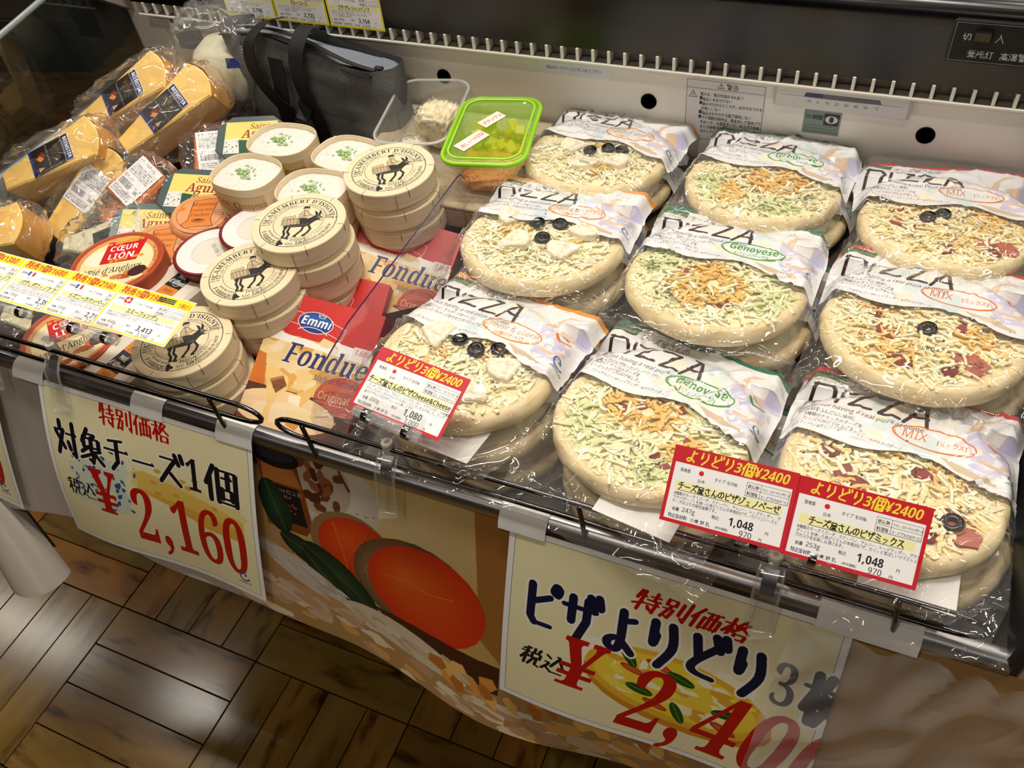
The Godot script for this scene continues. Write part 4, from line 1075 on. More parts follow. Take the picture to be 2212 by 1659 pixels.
# ---------------------------------------------------------------- the chilled counter
func counter() -> void:
	var t := thing("chilled_counter", "long open chilled shop counter with steel front rail and white rear panel", "counter")
	var white := mat(Color(0.94, 0.925, 0.9), 0.35)
	var steel := mat(Color(0.66, 0.66, 0.68), 0.36, 1.0)
	var brushed := mat(Color(0.24, 0.24, 0.25), 0.3, 1.0)
	brushed.roughness_texture = noise_tex(0.02, [Color(0.7, 0.7, 0.7), Color(1, 1, 1)], 256, 3); brushed.uv1_scale = Vector3(1.0, 0.3, 1)
	part("deck", rbox(Vector3(1.36, 0.02, 0.62), 0.002, Vector3(-0.49, 0.63, -0.69)), mat(Color(0.23, 0.2, 0.19), 0.5), t)
	part("body", rbox(Vector3(1.38, 0.44, 0.5), 0.01, Vector3(-0.49, 0.40, -0.82)), mat(Color(0.42, 0.41, 0.4), 0.5), t)
	part("foot_panel", rbox(Vector3(1.3, 0.18, 0.42), 0.004, Vector3(-0.49, 0.09, -0.84)), mat(Color(0.1, 0.1, 0.1), 0.6), t)
	part("rear_panel", rbox(Vector3(1.36, 0.24, 0.02), 0.002, Vector3(-0.49, 0.755, -1.01)), white, t)
	part("front_lip", rbox(Vector3(1.36, 0.09, 0.012), 0.003, Vector3(-0.49, 0.675, -0.392)), mat(Color(0.2, 0.19, 0.18), 0.45), t)
	part("underside_skirt", rbox(Vector3(1.36, 0.03, 0.17), 0.002, Vector3(-0.49, 0.615, -0.48)), mat(Color(0.35, 0.34, 0.33), 0.5), t)
	# steel rail with a rounded nose
	var prof := [Vector2(0.727, -0.396), Vector2(0.7315, -0.393), Vector2(0.732, -0.387), Vector2(0.7305, -0.3825), Vector2(0.7275, -0.3795), Vector2(0.723, -0.3778), Vector2(0.717, -0.3775), Vector2(0.715, -0.379), Vector2(0.715, -0.396)]
	part("front_rail", grid(2, 8, func(u, v):
		var q: Vector2 = prof[int(round(v * 8))]
		return Vector3(lerpf(-1.175, 0.19, u), q.x, q.y)), steel, t, Vector3.ZERO, Vector3.ZERO, "polished steel front rail")
	# rear air grille: lip, bars, dark slot
	part("grille_back", rbox(Vector3(1.30, 0.02, 0.004), 0.0005, Vector3(-0.47, 0.8645, -0.998)), mat(Color(0.56, 0.54, 0.51), 0.7), t)
	part("grille_floor", rbox(Vector3(1.30, 0.002, 0.018), 0.0002, Vector3(-0.47, 0.8525, -0.9895)), mat(Color(0.56, 0.54, 0.51), 0.7), t)
	part("grille_lip", rbox(Vector3(1.30, 0.0035, 0.003), 0.0008, Vector3(-0.47, 0.853, -0.9785)), mat(Color(0.86, 0.85, 0.82), 0.4), t)
	var bar := rbox(Vector3(0.0038, 0.017, 0.016), 0.0006); var bm := mat(Color(0.87, 0.86, 0.83), 0.4)
	for k in 61: part("grille_bar", bar, bm, t, Vector3(-1.105 + k * 0.0213, 0.8632, -0.9865))
	# header: flat steel face, rounded top edge, then level top
	var hp := [Vector2(0.8715, -0.9805), Vector2(0.90, -0.9805), Vector2(0.935, -0.9805)]
	for k in 7: hp.append(Vector2(0.945 + 0.02 * sin(PI / 2 * k / 6), -1.0005 + 0.02 * cos(PI / 2 * k / 6)))
	hp.append(Vector2(0.965, -1.03))
	var hn := hp.size() - 1
	part("header_panel", grid(4, hn, func(u, v):
		var q: Vector2 = hp[int(round(v * hn))]
		return Vector3(lerpf(-1.13, 0.2, u), q.x, q.y)), brushed, t, Vector3.ZERO, Vector3.ZERO, "dark brushed steel header")
	part("header_core", rbox(Vector3(1.31, 0.088, 0.03), 0.0, Vector3(-0.465, 0.916, -1.0)), mat(Color(0.3, 0.3, 0.3), 0.6), t)
	part("counter_top", rbox(Vector3(1.36, 0.03, 0.42), 0.003, Vector3(-0.47, 0.952, -1.245)), mat(Color(0.63, 0.57, 0.48), 0.5), t)
	part("rear_body", rbox(Vector3(1.36, 0.92, 0.4), 0.004, Vector3(-0.49, 0.47, -1.24)), mat(Color(0.5, 0.48, 0.46), 0.6), t)
	# ends
	var sidem := mat(Color(0.62, 0.65, 0.68), 0.4)
	part("side_wall", rbox(Vector3(0.014, 0.13, 0.66), 0.003, Vector3(-1.168, 0.695, -0.705)), sidem, t)
	part("side_wall", rbox(Vector3(0.014, 0.16, 0.62), 0.003, Vector3(0.192, 0.70, -0.69)), mat(Color(0.12, 0.12, 0.13), 0.35), t)
	var gl := pane(Color(0.1, 0.12, 0.11), 0.55, 0.02)
	part("end_glass", yz_plate([Vector2(-0.39, 0.755), Vector2(-0.39, 0.80), Vector2(-0.55, 0.875), Vector2(-0.70, 0.904), Vector2(-0.925, 0.93), Vector2(-1.045, 0.83), Vector2(-1.045, 0.755)], 0.006), gl, t, Vector3(-1.168, 0, 0), Vector3.ZERO, "dark tinted end glass")
	part("end_glass", yz_plate([Vector2(-0.40, 0.775), Vector2(-0.40, 0.81), Vector2(-0.60, 0.88), Vector2(-0.98, 0.92), Vector2(-0.98, 0.775)], 0.006), pane(Color(0.5, 0.52, 0.5), 0.15, 0.02), t, Vector3(0.192, 0, 0))
	part("glass_edge", tube([Vector3(-1.168, 0.80, -0.388), Vector3(-1.168, 0.876, -0.55), Vector3(-1.168, 0.905, -0.70), Vector3(-1.168, 0.931, -0.925)], 0.0045, 8), mat(Color(0.55, 0.6, 0.6), 0.2), t)
	var fm := mat(Color(0.62, 0.57, 0.56), 0.4)
	part("end_frame", yz_plate([Vector2(-0.90, 0.955), Vector2(-0.925, 0.905), Vector2(-1.045, 0.812), Vector2(-1.045, 0.70), Vector2(-1.085, 0.70), Vector2(-1.085, 0.85), Vector2(-1.04, 0.955)], 0.03), fm, t, Vector3(-1.165, 0, 0), Vector3.ZERO, "pinkish grey end frame")
	# stickers, gauge and switches
	part("load_line_sticker", card(0.108, 0.054), tmat(art_loadline(), 0.4), t, Vector3(-0.394, 0.8475, -0.9995), Vector3.ZERO, "white sticker with a blue load line")
	part("warning_sticker", card(0.100, 0.100), tmat(art_warning(), 0.4), t, Vector3(-0.190, 0.802, -0.9995), Vector3.ZERO, "white warning sticker")
	part("refrigerant_sticker", card(0.044, 0.032), tmat(art_freon(), 0.4), t, Vector3(-0.068, 0.797, -0.9995))
	part("maker_sticker", card(0.052, 0.080), tmat(art_maker(), 0.4), t, Vector3(-0.985, 0.812, -0.9995))
	part("rating_plate", card(0.055, 0.06), mat(Color(0.5, 0.5, 0.5), 0.4), t, Vector3(-1.055, 0.82, -0.9995))
	var th := part("thermometer", rbox(Vector3(0.158, 0.032, 0.012), 0.003), mat(Color(0.82, 0.81, 0.8), 0.35), t, Vector3(-0.05, 0.834, -0.994), Vector3.ZERO, "white slide thermometer")
	part("dial", card(0.15, 0.025), tmat(art_thermo(), 0.4), th, Vector3(0, 0, 0.0066))
	var sw := part("switch_panel", rbox(Vector3(0.122, 0.047, 0.006), 0.002), mat(Color(0.03, 0.03, 0.035), 0.3), t, Vector3(0.108, 0.9265, -0.978), Vector3.ZERO, "black switch panel")
	part("legend", card(0.12, 0.045), tmat(art_switch(), 0.7), sw, Vector3(0, 0, 0.0034))
	part("rocker_switch", rbox(Vector3(0.017, 0.013, 0.006), 0.0015), mat(Color(0.02, 0.025, 0.02), 0.25), sw, Vector3(-0.030, 0.0085, 0.005), Vector3(0.15, 0, 0))
	part("alarm_lamp", lathe_s([Vector2(0.0062, 0), Vector2(0.0058, 0.002), Vector2(0.004, 0.0036), Vector2(0, 0.0042)], 20), mat(Color(0.3, 0.05, 0.05), 0.2), sw, Vector3(0.013, 0.0085, 0.0034), Vector3(PI / 2, 0, 0))
	var hole := lathe([Vector2(0.0, 0.0), Vector2(0.011, 0.0), Vector2(0.0105, 0.002)], 24); var hm := mat(Color(0.03, 0.03, 0.03), 0.8)
	for q in [Vector3(-0.596, 0.797, -1.0), Vector3(0.052, 0.797, -1.0), Vector3(-0.29, 0.797, -1.0)]: part("drain_plug", hole, hm, t, q, Vector3(PI / 2, 0, 0))
	var scr := lathe_s([Vector2(0.0055, 0), Vector2(0.005, 0.0015), Vector2(0.003, 0.0025), Vector2(0, 0.0028)], 18)
	for q in [Vector3(-0.458, 0.8455, -1.0), Vector3(-1.09, 0.845, -1.0)]:
		var s := part("screw", scr, mat(Color(0.5, 0.5, 0.5), 0.35, 1.0), t, q, Vector3(PI / 2, 0, 0))
		part("slot", boxes([[Vector3(0, 0.0027, 0), Vector3(0.005, 0.0006, 0.0008)], [Vector3(0, 0.0027, 0), Vector3(0.0008, 0.0006, 0.005)]], 0.0001), mat(Color(0.08, 0.08, 0.08), 0.6), s)
	# risers in the well
	var maroon := grained([Color(0.12, 0.03, 0.045), Color(0.17, 0.045, 0.06), Color(0.2, 0.06, 0.07)], 0.06, Vector3.ONE * 6, 0.85, 31, 0.05)
	var rs := thing("display_step", "dark maroon cloth-covered display step under the cheeses", "display step")
	part("sloped_cloth", yz_plate([Vector2(-0.40, 0.641), Vector2(-0.40, 0.653), Vector2(-0.99, 0.716), Vector2(-0.99, 0.641)], 0.69), maroon, rs, Vector3(-0.811, 0, 0))
	var ps := thing("pizza_riser", "grey brown display riser under the bagged pizzas", "display step")
	part("front_step", rbox(Vector3(0.62, 0.042, 0.17), 0.003, Vector3(-0.127, 0.661, -0.49)), mat(Color(0.28, 0.25, 0.22), 0.5), ps)
	part("rear_step", rbox(Vector3(0.62, 0.086, 0.40), 0.003, Vector3(-0.127, 0.683, -0.79)), mat(Color(0.28, 0.25, 0.22), 0.5), ps)
	# clear acrylic divider
	var dv := thing("acrylic_divider", "clear acrylic divider plate between fondue boxes and bagged pizzas", "divider")
	var dp := [Vector2(-0.79, 0.66), Vector2(-0.79, 0.785), Vector2(-0.782, 0.797), Vector2(-0.772, 0.80), Vector2(-0.50, 0.80), Vector2(-0.44, 0.79), Vector2(-0.405, 0.755), Vector2(-0.40, 0.70), Vector2(-0.40, 0.66)]
	part("plate", yz_plate(dp, 0.0022), pane(Color(0.75, 0.72, 0.8), 0.08, 0.015), dv, Vector3(-0.466, 0, 0))
	var ep := []
	for q in dp.slice(1, 6): ep.append(Vector3(-0.466, q.y, q.x))
	part("polished_edge", tube(ep, 0.0008, 6), mat(Color(0.16, 0.12, 0.3), 0.15), dv)
	# things standing on the floor beyond the end glass
	var bx := thing("storage_carton", "dark brown carton on the floor beyond the end glass", "carton", Vector3(-3.05, 0, -2.16), ypr(12))
	part("body", rbox(Vector3(0.62, 0.2, 0.34), 0.006, Vector3(0, 0.1, 0)), mat(Color(0.09, 0.065, 0.05), 0.7), bx)
	part("lid_flap", rbox(Vector3(0.6, 0.006, 0.165), 0.001, Vector3(0, 0.204, 0.083)), mat(Color(0.12, 0.085, 0.06), 0.7), bx)
	part("lid_flap", rbox(Vector3(0.6, 0.006, 0.165), 0.001, Vector3(0, 0.204, -0.085)), mat(Color(0.11, 0.08, 0.06), 0.7), bx)
	var cr := thing("grey_crate", "blue grey plastic crate standing beyond the end glass", "crate", Vector3(-2.72, 0, -2.58), ypr(-8))
	part("shell", boxes([[Vector3(0, 0.13, 0.13), Vector3(0.32, 0.26, 0.012)], [Vector3(0, 0.13, -0.13), Vector3(0.32, 0.26, 0.012)], [Vector3(0.155, 0.13, 0), Vector3(0.012, 0.26, 0.25)], [Vector3(-0.155, 0.13, 0), Vector3(0.012, 0.26, 0.25)], [Vector3(0, 0.006, 0), Vector3(0.3, 0.012, 0.25)]], 0.003), mat(Color(0.22, 0.24, 0.27), 0.6), cr)
	for sz in [-1, 1]: part("rim", rbox(Vector3(0.34, 0.02, 0.014), 0.002, Vector3(0, 0.25, 0.138 * sz)), mat(Color(0.26, 0.28, 0.31), 0.5), cr)
	var gr := thing("green_bin", "dark green bin beside the grey crate beyond the end glass", "bin", Vector3(-2.36, 0, -2.62))
	part("body", lathe([Vector2(0, 0.005), Vector2(0.11, 0.005), Vector2(0.14, 0.3), Vector2(0.148, 0.305), Vector2(0.148, 0.32), Vector2(0.135, 0.32), Vector2(0.105, 0.02), Vector2(0, 0.02)], 32), mat(Color(0.035, 0.07, 0.05), 0.45), gr)
	var cb := [Vector3(-2.6, 0.006, -1.35), Vector3(-2.62, 0.006, -1.5), Vector3(-2.70, 0.006, -1.62), Vector3(-2.85, 0.006, -1.7), Vector3(-3.1, 0.006, -1.72)]
	solo("floor_cable", tube(curve(cb, 8), 0.006, 8), mat(Color(0.02, 0.02, 0.02), 0.5), "black cable lying on the floor beyond the end glass", "cable")
# a plate in the y-z plane of thickness d in x; points are (z, y)
func yz_plate(pts: Array, d: float) -> ArrayMesh:
	var pl := PackedVector2Array()
	for p in pts: pl.append(p)
	var m := prism(pl, d, 0.0, -d / 2)
	var arr := m.surface_get_arrays(0); var v: PackedVector3Array = arr[Mesh.ARRAY_VERTEX]
	for i in v.size(): v[i] = Vector3(-v[i].y, v[i].z, v[i].x)
	var ix := PackedInt32Array()
	for i in v.size(): ix.append(i)
	# (x, y, z) -> (-y, z, x) is a rotation, so the winding stays
	return mk(v, arr[Mesh.ARRAY_TEX_UV], ix)

# ---------------------------------------------------------------- bagged pizzas
func lin(c: Color) -> Color: return c.srgb_to_linear()
func shreds(seed_: int, n: int, cols: Array, rmax: float, ylo: float, yhi: float, clump := []) -> ArrayMesh:
	rng.seed = seed_
	var v := PackedVector3Array(); var ix := PackedInt32Array(); var col := PackedColorArray()
	for s in n:
		var r := sqrt(rng.randf()) * rmax; var a := rng.randf() * TAU
		var c := Vector3(cos(a) * r, rng.randf_range(ylo, yhi) - 0.003 * smoothstep(rmax * 0.6, rmax, r), sin(a) * r)
		var cc: Color = cols[rng.randi() % cols.size()]
		for q in clump:
			if Vector2(c.x - q[0], c.z - q[1]).length() < q[2] and rng.randf() < q[4]: cc = q[3]
		cc = lin(cc.lerp(Color(1, 1, 0.95), rng.randf() * 0.15))
		var yaw := rng.randf() * TAU; var L := rng.randf_range(0.004, 0.0105); var w := rng.randf_range(0.0010, 0.0020); var bend := rng.randf_range(-0.003, 0.003); var pit := rng.randf_range(-0.25, 0.25)
		var base := v.size()
		for k in 3:
			var t := (k - 1.0) * L; var off := bend * (1.0 - (k - 1.0) * (k - 1.0))
			for e in [[-w, -0.0009], [w, -0.0009], [w, 0.0009], [-w, 0.0009]]:
				var p := Vector3(t, e[1] + t * pit, e[0] + off).rotated(Vector3.UP, yaw)
				v.append(c + p); col.append(cc)
		for k in 2:
			for e in 4:
				var p0 := base + k * 4 + e; var p1 := base + k * 4 + (e + 1) % 4
				ix.append_array([p0, p1, p0 + 4, p1, p1 + 4, p0 + 4])
		ix.append_array([base, base + 2, base + 1, base, base + 3, base + 2, base + 8, base + 9, base + 10, base + 8, base + 10, base + 11])
	return mk(v, PackedVector2Array(), ix, true, col)
func flakes(seed_: int, n: int, cols: Array, size: float, rmax: float, y: float, spots := []) -> ArrayMesh:
	rng.seed = seed_
	var v := PackedVector3Array(); var ix := PackedInt32Array(); var col := PackedColorArray()
	for s in n:
		var r := sqrt(rng.randf()) * rmax; var a := rng.randf() * TAU
		var c := Vector3(cos(a) * r, y + rng.randf_range(0, 0.0015), sin(a) * r)
		if spots.size() and rng.randf() < 0.7:
			var q: Array = spots[rng.randi() % spots.size()]; c.x = q[0] + rng.randfn() * 0.007; c.z = q[1] + rng.randfn() * 0.007
		var cc := lin(cols[rng.randi() % cols.size()]); var base := v.size()
		var yaw := rng.randf() * TAU; var sz := size * rng.randf_range(0.5, 1.4)
		for k in 5: v.append(c + Vector3(cos(TAU * k / 5) * sz * rng.randf_range(0.5, 1.1), rng.randf_range(-0.0005, 0.0008), sin(TAU * k / 5) * sz * rng.randf_range(0.3, 0.8)).rotated(Vector3.UP, yaw)); col.append(cc)
		ix.append_array([base, base + 1, base + 2, base, base + 2, base + 3, base + 0, base + 3, base + 4])
	return mk(v, PackedVector2Array(), ix, true, col)
func chip(seed_: int, r: float, h: float) -> ArrayMesh:
	rng.seed = seed_
	var pl := PackedVector2Array()
	for k in 11: pl.append(Vector2(cos(TAU * k / 11), sin(TAU * k / 11) * 0.75) * r * rng.randf_range(0.7, 1.15))
	return prism(pl, h, 0.0004)
var film_noise := FastNoiseLite.new()
var crease := FastNoiseLite.new()
const BW := 0.102
var folds := {}
# long creases of one bag: start, direction, length, height, half width
func fold_list(s: float) -> Array:
	if not folds.has(s):
		var r := RandomNumberGenerator.new(); r.seed = int(s * 97.0) + 11
		var o := []
		for k in 32:
			var a := r.randf() * TAU; var q := r.randf_range(0.02, 0.1)
			var st := Vector2(cos(a) * q, sin(a) * q * 1.1)
			var dr := Vector2(cos(a), sin(a)).rotated(r.randf_range(-1.1, 1.1))
			o.append([st, dr, r.randf_range(0.04, 0.11), r.randf_range(0.002, 0.0070), r.randf_range(0.0032, 0.0058)])
		folds[s] = o
	return folds[s]
# height of the bag's upper film over the pizza, in the bag's own axes
func film_y(x: float, z: float, s: float, front: float) -> float:
	var r := sqrt(x * x + z * z)
	var d := maxf(0.0, r - 0.09)
	var h := 0.0265 * (1.0 - smoothstep(0.0, 0.045, d)) + 0.0055
	if z > 0.07: h = maxf(h, lerpf(h, front, smoothstep(0.085, 0.12, z)))
	if z < -0.09: h = maxf(h, 0.0265 - 0.004 * smoothstep(-0.12, -0.15, z))
	var e := smoothstep(0.0, 0.014, BW + 0.001 - absf(x)); h = lerpf(minf(h, 0.009), h, e)
	var loose := smoothstep(0.055, 0.10, r)
	var calm := lerpf(0.4, 1.0, smoothstep(-0.04, 0.01, z))
	var n1 := film_noise.get_noise_3d(x * 300.0, z * 300.0, s * 37.0)
	var n2 := 1.0 - absf(crease.get_noise_3d(x * 420.0 + z * 160.0, z * 240.0, s * 53.0)) * 2.0
	var n3 := 1.0 - absf(crease.get_noise_3d(x * 200.0 - z * 330.0, z * 400.0 + x * 120.0, s * 91.0 + 40.0)) * 2.0
	var k2 := maxf(0.0, n2); var k3 := maxf(0.0, n3)
	h += calm * (n1 * (0.0012 + 0.0016 * loose) + pow(k2, 5.0) * (0.0012 + 0.0035 * loose) + pow(k3, 5.0) * (0.0012 + 0.003 * loose))
	var best := 0.0
	for f in fold_list(s):
		var rel := Vector2(x, z) - (f[0] as Vector2); var along := rel.dot(f[1])
		if along < 0.0 or along > f[2]: continue
		var off: float = absf(rel.cross(f[1])) / f[4]
		if off < 1.0:
			var q: float = (1.0 - off) * f[3] * sin(PI * along / f[2])
			if q > best: best = q
	h += best * lerpf(0.55, 1.0, calm)
	# fine gathers along the two seals
	if z > 0.105 or z < -0.135: h += 0.0007 * sin(x * 1500.0 + 3.0 * film_noise.get_noise_2d(x * 900.0, s * 11.0))
	return h
func film_mesh(s: float, front: float, z0: float, z1: float, nu: int, nv: int, lift: float) -> ArrayMesh:
	return grid(nu, nv, func(u, w):
		var z := lerpf(z0, z1, w)
		var wav := 0.004 * sin(z * 40.0 + s) * smoothstep(0.06, 0.12, absf(z))
		var x := lerpf(-BW, BW, u)
		return Vector3(x * (1.0 - 0.05 * smoothstep(0.09, 0.13, z)) + wav, film_y(x, z, s, front) + lift, z + 0.004 * sin(x * 31.0 + s * 2.0) * smoothstep(0.10, 0.125, absf(z))))
func pizzas() -> void:
	film_noise.seed = 5; film_noise.frequency = 0.05; film_noise.noise_type = FastNoiseLite.TYPE_SIMPLEX; film_noise.fractal_octaves = 3
	crease.seed = 8; crease.frequency = 0.04; crease.noise_type = FastNoiseLite.TYPE_SIMPLEX; crease.fractal_type = FastNoiseLite.FRACTAL_NONE
	var dough := mat(Color.WHITE, 0.6); dough.albedo_texture = noise_tex(0.02, [Color(0.84, 0.73, 0.53), Color(0.89, 0.81, 0.62), Color(0.91, 0.84, 0.68), Color(0.92, 0.86, 0.71)], 256, 41); dough.uv1_scale = Vector3(5, 1.5, 1)
	var prof := [Vector2(0.0, 0.0), Vector2(0.087, 0.0), Vector2(0.0935, 0.0035), Vector2(0.0962, 0.009), Vector2(0.0958, 0.015), Vector2(0.0935, 0.020), Vector2(0.0895, 0.0225), Vector2(0.0855, 0.0222), Vector2(0.082, 0.0205), Vector2(0.076, 0.0195), Vector2(0.0, 0.0195)]
	var crust := grid(56, 10, func(u, w):
		var p: Vector2 = prof[int(round(w * 10))]; var a: float = u * TAU
		var n := film_noise.get_noise_2d(cos(a) * 60.0, sin(a) * 60.0 + p.y * 800.0)
		return Vector3(cos(a) * p.x * (1.0 + 0.02 * n), p.y * (1.0 + 0.10 * n), sin(a) * p.x * (1.0 + 0.02 * n)), true)
	var sauce := lathe_s([Vector2(0.085, 0.0200), Vector2(0.078, 0.0214), Vector2(0.03, 0.0224), Vector2(0, 0.0224)], 40)
	var moz := Color(0.94, 0.90, 0.74); var moz2 := Color(0.95, 0.93, 0.82); var ched := Color(0.91, 0.73, 0.38); var pesto := Color(0.82, 0.85, 0.62)
	var vc := mat(Color.WHITE, 0.5); vc.vertex_color_use_as_albedo = true
	var sm := [mat(Color(0.93, 0.89, 0.72), 0.5), mat(Color(0.91, 0.89, 0.72), 0.5), mat(Color(0.93, 0.86, 0.68), 0.5)]
	var sh := [shreds(11, 620, [moz, moz2, moz, Color(0.9, 0.86, 0.66), moz2], 0.085, 0.0225, 0.0262, [[0.03, -0.02, 0.025, ched, 0.5], [-0.03, 0.02, 0.02, ched, 0.4]]),
		shreds(12, 760, [moz, moz2, moz, Color(0.9, 0.89, 0.7)], 0.087, 0.0225, 0.0266, [[0.0, -0.02, 0.042, ched, 0.75], [0.02, 0.05, 0.022, ched, 0.7], [0.07, 0.0, 0.03, pesto, 0.6], [-0.07, 0.0, 0.035, pesto, 0.6], [0.0, 0.08, 0.035, pesto, 0.5]]),
		shreds(13, 680, [moz, moz2, moz, Color(0.93, 0.84, 0.58)], 0.086, 0.0225, 0.0264, [[-0.05, -0.02, 0.025, ched, 0.6], [0.04, -0.03, 0.03, ched, 0.5], [0.03, 0.03, 0.02, ched, 0.4]])]
	var hb := [flakes(21, 90, [Color(0.16, 0.2, 0.1), Color(0.25, 0.27, 0.16)], 0.0016, 0.08, 0.029), flakes(22, 70, [Color(0.2, 0.32, 0.12), Color(0.35, 0.45, 0.2)], 0.0022, 0.082, 0.0285, [[0.07, 0.01], [-0.065, -0.03], [-0.06, 0.03]]), flakes(23, 46, [Color(0.55, 0.17, 0.1), Color(0.66, 0.3, 0.18), Color(0.2, 0.2, 0.15)], 0.0022, 0.078, 0.0285)]
	var olive := lathe_s([Vector2(0.0035, 0.0015), Vector2(0.0045, 0), Vector2(0.0078, 0.0), Vector2(0.0094, 0.002), Vector2(0.0094, 0.005), Vector2(0.0078, 0.007), Vector2(0.0045, 0.007), Vector2(0.0035, 0.0055), Vector2(0.0035, 0.0015)], 24)
	var om := mat(Color(0.045, 0.04, 0.05), 0.22)
	var camw := prism(PackedVector2Array([Vector2(-0.019, -0.006), Vector2(-0.012, -0.014), Vector2(0.0, -0.017), Vector2(0.012, -0.014), Vector2(0.019, -0.006), Vector2(0.003, 0.022), Vector2(-0.003, 0.022)]), 0.009, 0.0016)
	var cmat := grained([Color(0.82, 0.76, 0.6), Color(0.93, 0.9, 0.82), Color(0.95, 0.93, 0.88)], 0.03, Vector3.ONE * 14, 0.7, 51)
	var ham := [chip(61, 0.014, 0.002), chip(62, 0.019, 0.0025), chip(63, 0.008, 0.002)]
	var hmats := [mat(Color(0.56, 0.24, 0.24), 0.4), mat(Color(0.68, 0.36, 0.29), 0.4), mat(Color(0.46, 0.14, 0.12), 0.4)]
	var film := pane(Color(0.96, 0.96, 0.97), 0.04, 0.03)
	var backing := rbox(Vector3(0.075, 0.0008, 0.045), 0.0002); var cardm := mat(Color(0.9, 0.9, 0.9), 0.5); var inkm := mat(Color(0.05, 0.05, 0.05), 0.5)
	var codes := []
	for w in ["S9XL", "SAA1", "SLED"]:
		var tm := TextMesh.new(); var sf := SystemFont.new(); sf.font_names = PackedStringArray(["Droid Sans Mono"]); tm.font = sf; tm.text = w; tm.font_size = 32; tm.pixel_size = 0.0065 / 32.0; tm.depth = 0.0002; codes.append(tm)
	var labels := []
	for k in 3:
		var m := tmat(art_bag(k), 0.3); m.transparency = BaseMaterial3D.TRANSPARENCY_ALPHA; m.cull_mode = BaseMaterial3D.CULL_DISABLED; labels.append(m)
	var names := ["cheese", "genovese", "mix"]; var stripe := ["orange", "green", "red"]; var topn := ["olives", "pesto", "ham"]
	var rows := ["front row by the rail", "middle row", "back row against the rear panel"]
	# column, row, x, z, bag bottom y, yaw
	var spots := [
		[0, 0, -0.328, -0.496, 0.770, -6.0], [0, 1, -0.322, -0.692, 0.774, 3.0], [0, 2, -0.324, -0.880, 0.762, -4.0],
		[1, 0, -0.132, -0.486, 0.758, -8.0], [1, 1, -0.121, -0.678, 0.774, -2.0], [1, 2, -0.112, -0.868, 0.766, -3.0],
		[2, 0, 0.078, -0.492, 0.755, -3.0], [2, 1, 0.082, -0.664, 0.772, -2.0], [2, 2, 0.090, -0.844, 0.766, 4.0]]
	for layer in 2:
		for s in spots:
			var k: int = s[0]; var sd := float(s[0] * 3 + s[1]) + layer * 20.0
			var at := Vector3(s[2], s[4], s[3]); var yaw: float = s[5]
			var lb := "%s-striped bagged %s pizza with %s, top of %s" % [stripe[k], names[k], topn[k], rows[s[1]]]
			if layer == 1:
				at += Vector3([0.006, 0.012, 0.014][k], -0.043 if s[1] < 2 else -0.036, 0.006 if s[1] == 0 else -0.004); yaw += [5.0, -5.0, 4.0][k]
				lb = "%s-striped bagged %s pizza lying under the top one, %s" % [stripe[k], names[k], rows[s[1]]]
			var t := thing("pizza_package", lb, "packaged pizza", at, ypr(yaw, -7.0).scaled(Vector3.ONE * (0.97 if s[1] < 2 else 0.94)), "%s pizzas in clear bags" % names[k])
			var pz := part("pizza", crust, dough, t, Vector3(0, 0.001, 0), Vector3(0, sd, 0))
			part("cheese_base", sauce, sm[k], pz)
			if layer == 0:
				part("shredded_cheese", sh[k], vc, pz, Vector3.ZERO, Vector3(0, sd * 1.3, 0)).set_meta("kind", "stuff")
				part("herb_flakes", hb[k], vc, pz, Vector3.ZERO, Vector3(0, sd * 0.7, 0)).set_meta("kind", "stuff")
				# larger toppings, laid out in the bag's axes: x, z from the middle
				if k == 0:
					for q in [[[-0.018, -0.018], [0.006, -0.012], [0.027, -0.022]], [[-0.012, -0.02], [0.014, -0.024], [0.004, 0.01]], [[-0.008, 0.0], [0.012, -0.014], [0.031, -0.015]]][s[1]]: part("olive_ring", olive, om, t, Vector3(q[0], 0.0255, q[1]), Vector3(0.15, q[0] * 90, 0.1))
					for q in [[[-0.045, -0.018, 0.4], [0.046, 0.002, 2.6], [0.03, 0.047, 1.6]], [[-0.048, -0.028, 0.9], [0.046, -0.018, 2.2], [-0.024, 0.022, 4.4], [0.032, 0.028, 1.2]], [[-0.036, -0.004, 0.2], [0.036, 0.016, 3.0], [-0.002, 0.036, 1.9]]][s[1]]: part("cheese_slice", camw, cmat, t, Vector3(q[0], 0.0235, q[1]), Vector3(0.12, q[2] + sd, 0.05))
				elif k == 1:
					for q in [[-0.022, -0.012, 2], [-0.034, 0.0, 0], [-0.028, 0.006, 2], [0.02, 0.044, 1], [0.03, 0.05, 2], [0.012, 0.052, 2], [0.044, 0.012, 2], [0.002, -0.03, 0], [0.018, -0.026, 2], [-0.05, -0.03, 2]]: part("ham_piece", ham[2 if q[2] == 2 else 0], hmats[0 if q[2] != 1 else 2], t, Vector3(q[0] + 0.006 * sin(sd * 3.0 + q[1] * 90.0), 0.0236, q[1]), Vector3(0.1, q[0] * 120 + sd, 0.1)).scale = Vector3(0.72, 1, 0.6)
				else:
					for q in [[-0.042, 0.014, 0], [-0.03, 0.022, 0], [0.045, 0.034, 1], [0.03, -0.012, 0], [-0.01, 0.06, 2], [0.058, 0.046, 1], [0.036, 0.056, 2], [-0.05, -0.01, 2]]: part("ham_piece", ham[1 if q[2] == 1 else 0], hmats[q[2]], t, Vector3(q[0] + 0.008 * sin(sd * 2.0 + q[1] * 70.0), 0.0238, q[1]), Vector3(0.08, q[0] * 110 + sd, 0.06)).scale = Vector3(0.85, 1, 0.8)
					for q in [[[0.052, 0.036]], [[0.004, 0.004]], [[-0.004, -0.012], [-0.02, -0.002]]][s[1]]: part("olive_ring", olive, om, t, Vector3(q[0], 0.0240, q[1]), Vector3(0.2, 0, 0.2))
			var front := 0.024 if s[1] > 0 else 0.006
